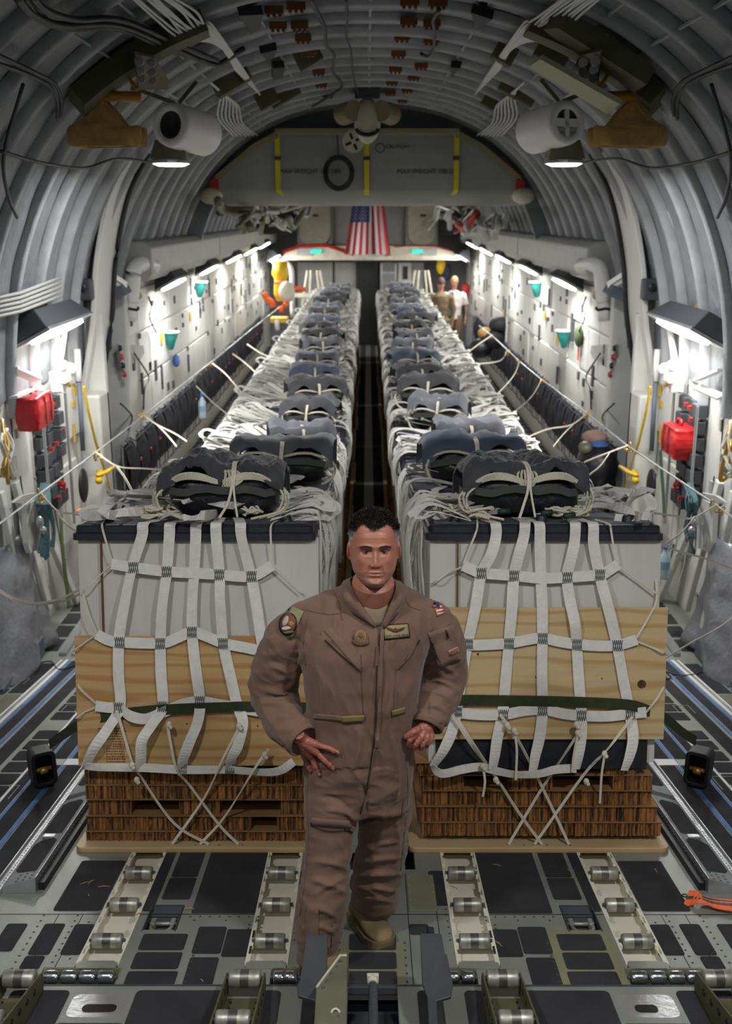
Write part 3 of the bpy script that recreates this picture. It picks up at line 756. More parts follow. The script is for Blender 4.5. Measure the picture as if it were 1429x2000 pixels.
def lid_mesh(x0, x1, y0, y1, z0):
    b = MB(); c = .03
    prof = [(-.012, 0), (-.012, .03), (0, .036), (.0, .06), (.008, .068), (.03, .072)]
    rings = []
    for o, z in prof:
        pts = rrect(x0+o, x1-o, y0+o, y1-o, c, 4); rings.append([V((p[0], p[1], z0+z)) for p in pts])
    n = len(rings[0]); vs = [p for r in rings for p in r]; fs = []
    for i in range(len(rings)-1):
        for j in range(n): fs.append((i*n+j, i*n+(j+1) % n, (i+1)*n+(j+1) % n, (i+1)*n+j))
    b.add(vs, fs); return b
def lid_top(x0, x1, y0, y1, z):
    b = MB(); b.prism(rrect(x0+.03, x1-.03, y0+.03, y1-.03, .02), z-.004, z+.001); return b
def studs(parent, pts, z):
    for x, y in pts:
        b = MB(); b.lathe([(.03, 0), (.024, .028), (.02, .034), (0, .034)], (x, y, z), n=14, cap=False); b.build('lid_stud', M['lid'], parent, smooth=True)
# ---- parachute pack ---------------------------------------------------------------
def pack(name, w, d, h, seed, detail, cov, label=None, loc=(0,0,0), rot=None, droop=.03, front_h=.70, tie=0.0, group=None):
    rnd = random.Random(seed)
    t = thing(name, label, 'parachute pack', loc, rot, group)
    nb_ = V((seed*3.7, seed*1.3, 0))
    b = MB()
    def bagf(u, v):
        a = 2*PI*u; ph = (v-.5)*PI*.98
        ca, sa = math.cos(a), math.sin(a); e = .45
        x = math.copysign(abs(ca)**e, ca)*w*.44*abs(math.cos(ph))**.35; y = math.copysign(abs(sa)**e, sa)*d*.42*abs(math.cos(ph))**.35
        z = h*.39+h*.37*math.copysign(abs(math.sin(ph))**.6, math.sin(ph))
        k = 1+.07*noise.noise(V((x*9, y*9, z*9))+nb_)
        return V((x*k, y*k, z))
    b.grid(bagf, 48 if detail else 20, 14 if detail else 7, closeu=True); b.build('bag', M['bag'], t, smooth=True)
    b = MB(); nu, nv = (72, 40) if detail else (20, 12)
    def cf(u, v):
        x = (u-.5)*w; s = (v-.5)*2                      # s -1 front .. 1 back
        prof = max(0.0, 1-abs(s)**7)
        ex = max(0.0, 1-abs(x/(w/2))**4)
        hem = front_h if s < 0 else .45
        hem += (-.15+.25*math.sin(2*PI*x/w)**2*(1 if abs(x) < w*.5 else 0) if s < 0 else 0)
        z = h*(hem+(1-hem)*prof**.8*(.93+.07*ex))
        z -= h*.07*math.exp(-((x-tie)/(.035*w/.5))**2)*(.4+.6*prof)
        z -= abs(x/(w/2))**10*h*.16
        y = math.copysign(abs(s)**.75, s)*d*.5*(1-.06*math.exp(-((x-tie)/.05)**2))
        n1 = noise.noise(V((x*6, y*5, 1))+nb_); n2 = noise.noise(V((x*16, y*9, 4))+nb_)
        z += h*(.18*n1+.10*n2); y += .012*n2; x += .01*n1
        if detail: 
            n3 = abs(noise.noise(V((x*26+y*14, y*20-x*8, 9))+nb_)); z -= .024*n3; y += .012*n3
        return V((x, y, z))
    b.grid(cf, nu, nv); b.build('cover', M[cov], t, smooth=True, solid=.006 if detail else 0)
    # band round the bag
    b = MB(); P = []
    for k in range(17 if detail else 7):
        a = PI+PI*k/(16 if detail else 6); x = w*.49*math.cos(a); y = -d*.49*abs(math.sin(a))**.35
        P.append(V((x, y-.012, h*.50+h*.03*math.sin(k*1.7+seed)-.02*abs(math.cos(a)))))
    b.ribbon(P, h*.13, .006, V((0, -.1, 1))); b.build('band', M['band'], t)
    # rope bights between cover and band
    ro = MB(); rr = .0065 if detail else .007
    def R(P):
        if detail: rope3(ro, P, rr, 4)
        else: ro.tube(smooth_path(P, 2), rr*1.3, 4)
    nr = 5 if detail else 1
    for sx in (-1, 1):
        for k in range(nr):
            z0 = h*(.64+.022*k); 
            R([V((sx*w*.42, -d*.46, h*(.56+.01*k))), V((sx*w*.30, -d*.5-.004*k, z0+h*.02)), V((sx*w*.16, -d*.5-.006, z0+h*.02)), V((sx*.01, -d*.49, h*(.58+.012*k)))])
        for k in range(4 if detail else 1):
            xx = sx*(w*.47)+rnd.uniform(-.015, .02); yy = -d*.44+rnd.uniform(-.02, .02)
            R([V((sx*w*.42+.01*k, -d*.42, h*.58)), V((xx+sx*.02, yy-.02, h*.4)), V((xx, yy-.03, h*.15)), V((xx-sx*(.05+.03*k), yy-.06-.02*k, .012))])
    for k in range(6 if detail else 0):
        x = -.035+.014*k+tie
        R([V((x*.9, -d*.42, h*.80)), V((x*1.3, -d*.49, h*.72)), V((x*1.0, -d*.51, h*.60)), V((x*.4, -d*.5, h*.5))])
    ro.build('rope_bights', M['rope'], t, smooth=True)
    b = MB(); P = [V((tie, d*.1, h*.86)), V((tie, -d*.25, h*.92)), V((tie+.004, -d*.47, h*.80)), V((tie, -d*.55, h*.5)), V((tie-.02, -d*.56, h*.25)), V((tie-.05, -d*.7, .015))]
    b.ribbon(P, .012 if detail else .014, .004, V((1, 0, 0)), k=4); b.ribbon([p+V((.012, -.004, 0)) for p in P[:4]]+[V((tie+.03, -d*.62, .015))], .009, .004, V((1, 0, 0)), k=4)
    b.build('tie_tape', M['cord'], t)
    return t
# ---- the heap of webbing lying on a lid -------------------------------------------
def heap(x0, x1, y0, y1, seed, n=26, side=True, hz=.10, wdt=.042):
    rnd = random.Random(seed); b = MB(); cx, cy = (x0+x1)/2, (y0+y1)/2
    for k in range(n):
        a = rnd.uniform(0, 2*PI); r0 = rnd.uniform(.15, .3); L_ = rnd.uniform(.25, .6)
        ex = cx+math.cos(a)*(x1-x0)*.5*rnd.uniform(.8, 1.02); ey = cy+math.sin(a)*(y1-y0)*.5*rnd.uniform(.7, 1.0)
        ex = min(max(ex, x0), x1); ey = min(max(ey, y0), y1)
        z = rnd.uniform(.005, .05); top = rnd.uniform(.02, hz)
        sx = cx+rnd.uniform(-.18, .18); sy = cy+rnd.uniform(-.22, .1)
        px_, py_ = -math.sin(a)*rnd.uniform(-.16, .16), math.cos(a)*rnd.uniform(-.16, .16)
        P = [V((sx, sy, z)), V(((sx+ex)/2+px_*.5, (sy+ey)/2+py_*.5, z+top*.5)), V((ex, ey, z+top)), V((ex+px_, ey+py_, z+top*.7)), V(((sx+ex)/2+px_, (sy+ey)/2+py_, z+.02)), V((sx+px_, sy+py_, z))]
        tw = rnd.uniform(-.5, .5)
        b.ribbon(P, wdt, .003, [V((-math.sin(a), math.cos(a), tw)), V((-math.sin(a), math.cos(a), rnd.uniform(-.4, .4))), V((0, 0, 1) if rnd.random() < .4 else (-math.sin(a), math.cos(a), .3))], k=4)
    if side:
        for k in range(n//2):
            s = -1 if rnd.random() < .5 else 1; y = rnd.uniform(y0+.05, y1-.05); xe = x0 if s < 0 else x1; dr = rnd.uniform(.12, .5)
            P = [V((xe-s*.3, y+rnd.uniform(-.1, .1), .02)), V((xe-s*.05, y, rnd.uniform(.03, .1))), V((xe+s*.05, y, -.01)), V((xe+s*rnd.uniform(.03, .07), y+.02, -dr*.6)), V((xe+s*.02, y+.05, -dr)), V((xe+s*.045, y+.09, -dr*.5)), V((xe+s*.02, y+.1, .02))]
            b.ribbon(P, wdt*.9, .003, V((.2*s, 1, .2)), k=4)
    return b
# ---- far bundles: one prototype with parts per variant, copied --------------------
def proto(seed, w=1.09):
    rnd = random.Random(seed)
    t = thing('cargo_bundle', None, 'cargo bundle', (0, 0, -50))
    b = MB(); b.prism(rrect(-.6, .6, 0, 1.18, .04), 0, .02); b.build('skid_board', M['skid'], t)
    for k in range(3):
        b = MB(); b.box(-.56+rnd.uniform(0, .02), .56-rnd.uniform(0, .02), .05, 1.12, .02+k*.125, .14+k*.125); b.build('honeycomb_layer', M['comb'], t)
    b = MB(); b.box(-w/2+.02, w/2-.02, .07, 1.1, .40, 1.50); b.build('container', M['boxw'], t, bevel=.015)
    b = lid_mesh(-w/2, w/2, .04, 1.13, 1.48); l = b.build('lid', M['lid'], t, smooth=False); lid_top(-w/2, w/2, .04, 1.13, 1.553).build('lid_top', M['dusty'], l)
    b = heap(-w/2, w/2, .06, 1.1, seed, 40, hz=.13); b.v = [p+V((0, 0, 1.556)) for p in b.v]; b.build('webbing_heap', M['webdull'], t)
    b = MB()
    for k in range(5):
        x = (-.4+.2*k)*w; b.ribbon([V((x*.8, .15, 1.57)), V((x*.95, .02, 1.56)), V((x, .015, 1.2)), V((x*1.05, .02, .5))], .045, .003, V((1, 0, 0)))
    for z in (1.25, .9): b.ribbon([V((-w*.45, .01, z)), V((0, .008, z-.03)), V((w*.45, .01, z))], .045, .003, V((0, 0, 1)))
    b.build('webbing_net', M['web'], t)
    return t
protos = [proto(s) for s in (5, 6, 7, 8)]
pprotos = [pack('parachute_pack', .56, .44, .30, 20+s, False, c, group=None, loc=(0, 0, -50)) for s, c in enumerate(('coverf', 'cover', 'coverb', 'coverf', 'cover'))]
DL = [6.35, 7.75, 9.05, 10.2, 11.35, 12.5, 13.7, 14.9, 16.1, 17.3, 18.5, 19.7, 20.9, 22.1, 23.3, 24.5, 25.7]
PXC = {-1: [565, 600, 607, 615, 612, 618, 625, 632, 622], 1: [920, 917, 861, 838, 815, 808, 806, 806, 800]}
used_b = set(); used_p = set(); rnd = random.Random(44)
def place(proto_, usedset, idx, loc, rot, label, group):
    if idx in usedset: o = copy_tree(proto_)
    else: usedset.add(idx); o = proto_
    o.location = loc; o.rotation_euler = rot; o['label'] = label; o['group'] = group; return o
for s, nm in ((-1, 'left'), (1, 'right')):
    for k, D in enumerate(DL):
        cx = s*.80 if k < 2 else s*(.79+rnd.uniform(-.015, .015))
        if D < 7.7: loc = RW(cx, D, 0); rot = RROT
        else: loc = V((cx, D if D > 8 else 7.9, 0)); rot = Euler((0, 0, 0))
        i = (k*2+(s > 0)) % 4
        place(protos[i], used_b, i, loc, rot, 'white strapped cargo bundle, %s from the front in the %s row' % (ords[k+1], nm), 'cargo bundles in the %s row' % nm)
        if k < len(PXC[s]):
            if D < 7.7: x, h = RP(PXC[s][k], 880, D+.4)
            else: x = U(PXC[s][k], 700, loc.y+.4).x
        else: x = cx+rnd.uniform(-.12, .02)*s
        x = max(min(x, cx+.25), cx-.25)
        j = (k*3+(s > 0)*2) % 5
        top = 1.565
        pl = (RW(x, D+.45, top) if D < 7.7 else V((x, loc.y+.45, top)))
        o = place(pprotos[j], used_p, j, pl, Euler((rot[0], 0, rnd.uniform(-.2, .2))), '%s canvas parachute pack tied on top of the %s bundle in the %s row' % (('grey', 'charcoal', 'bluish grey', 'grey', 'charcoal')[j], ords[k+1], nm), 'parachute packs on the bundles')
        sc = rnd.uniform(.9, 1.12) if k > 0 else 1.15
        o.scale = (sc, 1, rnd.uniform(.9, 1.1))
# ================================================================ the two front bundles, built strap by strap
def front_bundle(s, label):
    left = s < 0
    cx = -.78 if left else .79
    D0 = 4.79
    t = thing('cargo_bundle', label, 'cargo bundle', RW(cx, D0, 0), RROT, 'cargo bundles in the %s row' % ('left' if left else 'right'))
    def lo(px, py, off=0.0, D=4.87):                 # pixel on the front face -> bundle coordinates
        x, h = RP(px, py, D-off); return V((x-cx, D-off-D0, h))
    def xs(px, py): return lo(px, py).x
    b = MB(); b.prism(rrect(-.615, .615, 0, 1.2, .04, 6), 0, .026); b.build('skid_board', M['skid'], t, bevel=.003)
    b = MB()
    for x in ((-.05, .06, .17) if True else ()): b.lathe([(.006, 0), (.006, .0008)], (x+(0 if left else -.02), .03, .026), n=8)
    b.build('cord_hole', M['kraft'], t)
    # honeycomb
    if left:
        L = [(1648, 1622, [(170, 557), (559, 604)]), (1622, 1592, [(170, 490), (541, 606)]), (1592, 1560, [(172, 257), (350, 428), (548, 606)]), (1560, 1532, [(168, 606)]), (1532, 1500, [(166, 536), (538, 606)])]
    else:
        L = [(1632, 1604, [(823, 1289)]), (1604, 1573, [(815, 1203), (1205, 1282)]), (1573, 1542, [(825, 1271)]), (1542, 1512, [(820, 905), (990, 1078), (1196, 1272)]), (1512, 1488, [(812, 1079), (1181, 1228)])]
    for i, (yb, yt, segs) in enumerate(L):
        z0 = max(.027, lo(400, yb).z); z1 = lo(400, yt).z
        for j, (a, c) in enumerate(segs):
            b = MB(); corr_box(b, xs(a, yb), xs(c, yb), .075+.006*((i*7) % 3), 1.12, z0+.001, z1-.004, seed=i*9+j+(50 if left else 0))
            b.build('honeycomb_layer', M['comb'], t)
        b = MB(); b.box(xs(segs[0][0], yb)-.003, xs(segs[-1][1], yb)+.003, .07, 1.12, z1-.004, z1); b.build('kraft_sheet', M['kraft'], t)
        if len(segs) > 1 and segs[0][1]+6 < segs[1][0]:
            b = MB(); b.box(xs(segs[0][0], yb), xs(segs[-1][1], yb), .32, 1.1, z0, z1-.005); b.build('honeycomb_core', M['kraft'], t)
    if not left:                                      # crushed arch of honeycomb at the top right
        for pts in ([(1060, 1516), (1085, 1492), (1120, 1478)], [(1160, 1468), (1185, 1482), (1210, 1500), (1232, 1520)]):
            P = [lo(px, py, .004) for px, py in pts]; b = MB(); w = .075
            vs = []; 
            for i in range(len(P)-1):
                a, c = P[i], P[i+1]; m = max(2, int((c-a).length/.011)); dv = (c-a); nn = V((-dv.z, 0, dv.x)).normalized()*w
                for q in range(m):
                    p = a+dv*(q/m); p2 = a+dv*((q+.8)/m); b.add([p, p2, p2+nn, p+nn, p+V((0, .3, 0)), p2+V((0, .3, 0)), p2+nn+V((0, .3, 0)), p+nn+V((0, .3, 0))], [(0,1,2,3), (4,5,6,7), (0,1,5,4), (1,2,6,5), (2,3,7,6), (3,0,4,7)])
            b.build('crushed_honeycomb', M['comb'], t)
    # tray, carton, plywood, lid
    zt = lo(400, 1500).z; xl, xr = (xs(160, 1300), xs(606, 1300)) if left else (xs(838, 1300), xs(1283, 1300))
    if left: xr = .535
    b = MB()
    if left: b.box(xl-.0, xr+.02, .07, 1.1, zt-.006, zt+.03)
    else: b.box(xs(850, 1470), xs(1262, 1470), .06, 1.1, zt-.0, lo(400, 1437).z+.01)
    b.build('base_tray', M['lid'], t, bevel=.008)
    b = MB()
    def cart(u, v):
        x = xl+(xr-xl)*u; z = zt+.03+(1.485-zt-.03)*v
        y = .082-.02*math.sin(PI*u)*math.sin(PI*v)+.005*noise.noise(V((x*5, z*3, s*3)))
        return V((x, y, z))
    b.grid(cart, 30, 30); b.box(xl, xr, .105, 1.1, zt+.03, 1.485)
    b.add([V((xl, .082, zt+.03)), V((xl, .11, zt+.03)), V((xl, .11, 1.485)), V((xl, .082, 1.485))], [(0,1,2,3)]); b.add([V((xr, .082, zt+.03)), V((xr, .11, zt+.03)), V((xr, .11, 1.485)), V((xr, .082, 1.485))], [(0,1,2,3)])
    b.build('container', M['boxw'], t, smooth=False)
    sx = xs(201, 1150) if left else xs(893, 1100)
    b = MB(); b.box(sx-.0035, sx+.0035, .058, .075, zt+.4, 1.485); b.build('container_seam', M['brown'], t)
    if left: pz0, pz1, px0, px1 = lo(300, 1489).z, lo(300, 1238).z, xs(152, 1300), .54
    else: pz0, pz1, px0, px1 = lo(1000, 1438).z, lo(1000, 1183).z, xs(842, 1300), xs(1295, 1300)
    b = MB(); b.box(px0, px1, .035, .047, pz0, pz1); ply = b.build('plywood_sheet', M['plyL'] if left else M['plyR'], t, bevel=.0015)
    b = MB()
    if not left:
        for px, py, r in ((1248, 1331, .021), (931, 1273, .006), (1171, 1320, .004), (1253, 1221, .004), (1043, 1318, .004)): p = lo(px, py); b.lathe([(r, 0), (r*.9, .0006)], (p.x, .0348, p.z), (0, -1, 0), 14)
        b.build('knot', mat('wood_knot', '5a3216', .6, var=.5, vscale=60), ply)
    else:
        for px, py, r in ((217, 1254, .01), (368, 1408, .004), (505, 1412, .004)): p = lo(px, py); b.lathe([(r, 0), (r*.9, .0006)], (p.x, .0348, p.z), (0, -1, 0), 14)
        b.build('knot', mat('wood_knot', '4a2a14', .6), ply)
        b = MB(); rr = random.Random(2)
        for py in list(range(1416, 1452, 5))+list(range(1455, 1484, 5)):
            px = 196 if py < 1453 else 212
            if 1436 < py < 1452: px = 225
            while px < 248:
                w = rr.uniform(1.5, 4); p = lo(px, py); q = lo(px+w, py+2.2); b.box(p.x, q.x, .0344, .0349, q.z, p.z); px += w+1.2
        b.build('stamp_print', mat('stamp_ink', '5a4630', .8), ply)
    lx0, lx1 = (RP(146, 1040, 4.85)[0]-cx, RP(611, 1040, 4.85)[0]-cx) if left else (RP(836, 1040, 4.85)[0]-cx, RP(1291, 1040, 4.85)[0]-cx)
    ld = lid_mesh(lx0, lx1, .06, 1.12, 1.478).build('lid', M['lid'], t, bevel=0)
    lid_top(lx0, lx1, .06, 1.12, 1.5505).build('lid_top', M['dusty'], ld)
    studs(ld, [(x, y) for y in (.16, .55) for x in (lx0+.13, (lx0+lx1)/2, lx1-.13)], 1.55)
    # net -------------------------------------------------------------
    WD = .05
    def path(pts, off=.006, kz=1.0):
        out = []
        for i, q in enumerate(pts):
            px, py = q[0], q[1]; o = off+(q[2] if len(q) > 2 else 0)
            if py < 1062:
                if py < 1030: p = lo(px, 1030, 0); p = V((p.x, .055+(1030-py)*.006+.02, 1.556)); 
                else: p = lo(px, py, 0); p.y = .036
            else:
                p = lo(px, py, 0); p.y = (.028 if (py > 1180) else .045)-o
            if py >= 1030 and out and pts[len(pts)-len(pts)+0][1] < 1030 and not getattr(path, 'done', False):
                out.append(V((p.x+(out[-1].x-p.x)*.25, .036, 1.556))); path.done = True
            out.append(p)
        path.done = False
        return out
    if left:
        VS = [[(310,1005),(293,1022),(281,1045),(262,1105),(248,1180,.02),(238,1243),(237,1310),(240,1372),(220,1410,.03),(196,1445,.05),(176,1484,.02)],
              [(360,1002),(343,1022),(334,1045),(329,1112),(322,1180,.025),(318,1250),(319,1310),(322,1372),(305,1402,.03),(287,1430,.05),(283,1460,.03),(280,1494)],
              [(400,1000),(392,1022),(385,1050),(382,1112),(379,1170,.01),(379,1230),(386,1300),(394,1362),(391,1400,.02),(375,1440,.04),(364,1470,.03),(360,1494)],
              [(420,998),(424,1022),(425,1050),(431,1118),(434,1170,.03),(439,1248),(452,1310),(466,1370),(478,1400,.02),(470,1440,.04),(458,1465,.04),(452,1492)],
              [(455,998),(466,1022),(474,1050),(492,1122),(503,1180,.01),(515,1256),(530,1320),(545,1385)]]
        HS = [[(222,1098),(265,1105),(330,1113),(385,1116),(431,1119),(493,1122),(533,1101)],
              [(195,1232),(215,1243),(240,1248),(318,1250),(350,1240),(379,1228),(405,1236),(440,1250),(480,1258),(520,1266),(560,1268)],
              [(193,1371),(215,1374),(240,1376),(262,1388,.02),(290,1396),(322,1384),(360,1368),(394,1362),(430,1368),(466,1374),(510,1382),(545,1388)],
              [(176,1484,.02),(200,1489),(290,1490),(365,1494),(450,1494),(520,1499),(552,1494),(575,1478)]]
        ST = [(265,1105),(329,1113),(431,1119),(493,1122),(240,1248),(318,1250),(379,1228),(439,1250),(238,1374),(322,1372),(394,1362),(466,1372)]
        SB = [(360,1493),(452,1493)]
        CORD = [[(198,1018),(206,1035),(213,1060),(222,1094)],[(222,1100),(195,1125),(166,1155),(152,1180,-.2)],[(166,1155),(180,1195),(195,1230)],[(195,1234),(172,1250),(150,1265),(140,1275,-.25)],[(150,1325,-.1),(160,1335),(193,1367)],[(193,1375),(172,1384),(155,1395),(150,1400,-.2)],
                [(540,1018),(530,1040),(533,1092)],[(533,1102),(560,1128),(590,1155)]]
        LASH = [[(236,1376),(252,1430),(267,1480),(276,1512),(320,1575),(356,1612),(411,1653)],[(334,1405),(340,1440),(352,1492),(372,1530),(430,1604),(468,1654)],[(474,1404),(440,1470),(400,1555),(340,1654)],[(524,1455),(500,1490),(440,1590),(394,1654)]]
        KN = [(267,1480),(276,1508),(338,1402),(472,1405),(521,1460)]
        TAILS = [[(521,1460),(528,1448),(516,1470)]]
    else:
        VS = [[(945,1000),(962,1022),(966,1045),(956,1080,.015),(938,1117),(926,1180,.015),(911,1250),(900,1310),(890,1378),(880,1420,.01),(862,1455,.03),(843,1484,.03)],
              [(1020,996),(1027,1018),(1020,1045),(1010,1080,.01),(1001,1122),(996,1180,.02),(990,1250),(984,1320),(978,1385),(968,1430,.01),(962,1465,.02),(958,1490,.02)],
              [(1035,996),(1045,1020),(1051,1060),(1053,1120),(1055,1180,.012),(1055,1240),(1054,1310),(1055,1380),(1049,1430,.01),(1040,1465,.02),(1035,1496,.02)],
              [(1130,1005),(1122,1022),(1118,1055),(1111,1085,.012),(1104,1122),(1108,1165,.01),(1116,1210,.02),(1121,1252),(1125,1320),(1130,1388),(1128,1430,.02),(1122,1465,.03),(1117,1490,.03)],
              [(1140,1003),(1148,1022),(1155,1060),(1167,1120),(1182,1185,.012),(1199,1254),(1211,1320),(1224,1388),(1228,1430,.02),(1220,1465,.03),(1210,1492,.03)]]
        HS = [[(903,1101),(922,1110),(940,1116),(1002,1121),(1053,1126),(1104,1124),(1167,1119),(1185,1110),(1202,1099)],
              [(902,1254),(945,1253),(990,1250),(1022,1244),(1055,1240),(1088,1247),(1121,1252),(1160,1255),(1199,1254),(1237,1243)],
              [(890,1384),(930,1388),(978,1388),(1015,1381),(1055,1378),(1095,1386),(1130,1390),(1180,1391),(1224,1386),(1255,1383)],
              [(838,1475,.01),(845,1487,.03),(862,1497,.03),(900,1490,.02),(935,1487,.01),(960,1492,.02),(1000,1500,.02),(1045,1499,.02),(1080,1492,.01),(1118,1488,.02)]]
        ST = [(938,1116),(1001,1121),(1104,1124),(1167,1119),(911,1251),(990,1250),(1055,1240),(1121,1252),(1199,1254),(890,1382),(979,1388),(1055,1379),(1130,1389),(1224,1387)]
        SB = []
        CORD = [[(936,1010),(928,1035),(918,1062),(904,1097)],[(903,1104),(875,1116),(848,1134),(838,1150,-.2)],[(1172,1010),(1188,1030),(1192,1055),(1201,1095)],[(1202,1102),(1240,1128),(1276,1155),(1279,1162,-.02)],[(1279,1130,-.02),(1277,1170),(1258,1205),(1237,1240)],[(1237,1247),(1265,1258),(1293,1270),(1296,1280,-.2)],[(1255,1384),(1275,1360),(1290,1335)]]
        LASH = [[(880,1384),(915,1440),(965,1512),(1010,1580),(1055,1644)],[(892,1395),(930,1455),(965,1512)],[(972,1385),(985,1402),(1010,1440),(1060,1540),(1107,1643)],[(1133,1398),(1116,1430),(1060,1530),(990,1636)],[(1226,1388),(1195,1430),(1170,1460),(1136,1512),(1040,1640)]]
        KN = [(985,1404),(998,1414),(1120,1418),(1117,1402),(1171,1458),(1136,1511),(938,1482),(963,1508)]
        TAILS = [[(998,1414),(1003,1450),(1001,1508)],[(1120,1420),(1112,1460),(1109,1492)],[(1171,1460),(1165,1500),(1162,1553)],[(938,1482),(942,1510),(938,1540)]]
    for P in VS:
        b = MB(); b.ribbon(path(P), WD, .0025, [V((1, 0, 0)), V((1, .15, 0)), V((1, -.35, 0)), V((1, .2, 0)), V((1, -.2, .0)), V((1, .6, .2))], k=5); b.build('net_strap', M['web'], t)
    for P in HS[:3]:
        b = MB(); b.ribbon(path(P, .010), WD, .0025, V((0, 0, 1)), k=4); b.build('net_strap', M['web'], t)
    b = MB(); b.ribbon(path(HS[3], .012), WD*.8, .0025, [V((0, -.6, 1)), V((0, .3, 1)), V((0, -.4, 1)), V((0, .3, 1))], k=4); b.build('net_strap', M['web'], t)
    for px, py in ST+SB:
        b = MB(); c = lo(px, py); c.y = (.028 if py > 1180 else .045)-.015; nn = 5
        for k in range(nn):
            x0 = c.x+(-.5+k/nn)*WD*.92; x1 = c.x+(-.5+(k+1)/nn)*WD*.92; xm = (x0+x1)/2
            for a, d_ in ((x0, x1), (x1, x0)): b.ribbon([V((a, c.y, c.z+.026)), V((d_, c.y, c.z-.026))], .0022, .001, V((1, 0, 0)))
        b.build('cross_stitch', M['stitch'], t)
    for P in CORD:
        b = MB(); Q = path([p[:2] for p in P], .004)
        for q, p in zip(Q, P):
            if len(p) > 2: q.y -= p[2]
        b.ribbon(Q, .009, .004, V((.6, -.2, .6)), k=4); b.build('side_cord', M['cord'], t)
    for P in LASH:
        b = MB(); Q = path(P, .035); 
        for q, p in zip(Q, P):
            if p[1] > 1500: q.y = .06-(p[1]-1500)/150*.03
        if P[-1][1] > 1600: Q[-1].y = .03; Q[-1].z = .03
        b.ribbon(Q, .013, .004, [V((1, 0, .3)), V((.4, -.6, .7)), V((1, 0, .3))], k=4); b.build('lashing_cord', M['cord'], t)
    for px, py in KN:
        b = MB(); c = lo(px, py); c.y = -.02; b.ell(c, (.014, .012, .016), 10, 7); b.ell(c+V((.008, -.004, -.012)), (.01, .01, .01), 8, 6); b.build('knot_cord', M['cord'], t, smooth=True)
    for P in TAILS:
        b = MB(); Q = path(P, .05); b.ribbon(Q, .011, .003, V((1, .3, 0)), k=4); b.build('cord_tail', M['cord'], t)
    # webbing strewn over the lid ---------------------------------------
    rnd = random.Random(91 if left else 92); z = 1.553
    def ztop(px, py, h=0):                            # pixel on the lid plane (+h) -> bundle coordinates
        x, D = RG(px, py, z+h); return V((x-cx, min(D-D0, 1.08), z+h))
    if left: LP = [[(300,1008),(240,992),(215,972),(260,962),(330,985)],[(330,1000),(250,1000),(180,1010),(165,995),(230,985),(320,1000)],[(380,985),(300,972),(240,975),(200,1000),(260,1010)],[(540,960),(600,955),(640,975),(645,1000),(600,985),(540,1000)],[(520,1000),(580,1003),(625,1000),(640,980),(590,970)],[(500,990),(560,965),(610,965),(655,985),(640,1010),(560,1010)],[(430,1003),(400,1006),(370,1012),(340,1005),(310,1010)],[(350,965),(290,958),(230,965),(280,975)],[(560,940),(610,935),(650,950),(600,965),(550,960)]]
    else: LP = [[(1120,985),(1180,945),(1200,950),(1225,980),(1260,965),(1275,985),(1255,1010),(1225,1000)],[(1110,975),(1160,950),(1190,942),(1230,965),(1205,985),(1130,1000)],[(1130,995),(1180,985),(1230,1000),(1250,1012),(1200,1012)],[(930,985),(880,975),(830,985),(805,1010),(860,1005),(930,1000)],[(920,970),(870,965),(825,970),(850,985),(920,980)],[(1120,965),(1150,950),(1185,955),(1215,970),(1160,985)],[(900,1000),(860,1008),(835,1000),(870,992)],[(1140,940),(1170,925),(1210,935),(1170,950)]]
    for P in LP:
        b = MB(); Q = []
        for i, (px, py) in enumerate(P):
            h = .01+rnd.uniform(0, .05)*(1 if 0 < i < len(P)-1 else 0); Q.append(ztop(px, py, h))
        b.ribbon(Q, .045, .0025, [V((0, 1, .2)), V((.3, .6, rnd.uniform(0, 1))), V((.6, .5, -.2)), V((0, .7, rnd.uniform(.2, 1)))], k=6); b.build('loose_strap', M['web'], t)
    b = heap(lx0+.03, lx1-.03, .2, 1.1, 71 if left else 72, 20, side=False, hz=.06); b.v = [p+V((0, 0, z)) for p in b.v]; b.build('webbing_heap', M['webdull'], t)
    # hanging tangle on the aisle side
    sd = lx1 if left else lx0; b = MB(); q = 1 if left else -1
    for k in range(16):
        y = .1+.06*k; dr = rnd.uniform(.15, .6); o = rnd.uniform(.02, .09)*q
        P = [V((sd-.2*q, y, z+.01)), V((sd, y, z+.03+rnd.uniform(0, .05))), V((sd+o, y+.01, z-.1)), V((sd+o*.7, y+.02, z-dr)), V((sd+o*.4, y+.05, z-dr-.05)), V((sd+o*.9, y+.07, z-dr*.6)), V((sd+.02*q, y+.09, z-.05))]
        b.ribbon(P, .03 if k % 2 else .012, .0025, V((.5*q, 1, .2)), k=5)
    b.build('hanging_straps', M['web'], t)
    # rope coils in front of the parachute
    b = MB()
    cl = ([(300,1008),(345,1000),(385,990),(440,1000),(490,1005)] if left else [(890,1003),(935,1008),(985,1000),(1050,1000),(1090,1005),(1130,1003)])
    for i, (px, py) in enumerate(cl):
        c = ztop(px, py, .02)
        for k in range(4):
            r = rnd.uniform(.02, .05); a0 = rnd.uniform(0, 6); P = []
            for m in range(9): a = a0+m*.8; P.append(c+V((math.cos(a)*r*1.4+rnd.uniform(-.008, .008), math.sin(a)*r*.8, rnd.uniform(-.008, .02)+k*.008)))
            rope3(b, P, .0065, 3)
    b.build('rope_coil', M['rope'], t, smooth=True)
    b = MB(); 
    for px, py in (((361,984),(467,1000)) if left else ((985,1000),(1068,1003),(1112,1008))): c = ztop(px, py, .035); b.tube([c-V((.025, 0, 0)), c+V((.025, .01, .005))], .014, 8)
    b.build('green_tape', M['tape'], t, smooth=True)
    return t, cx, lx0, lx1
front_bundle(-1, 'front left cargo bundle with orange plywood sheet and white straps over honeycomb')
front_bundle(1, 'front right cargo bundle with pale plywood sheet, black base tray and white straps')
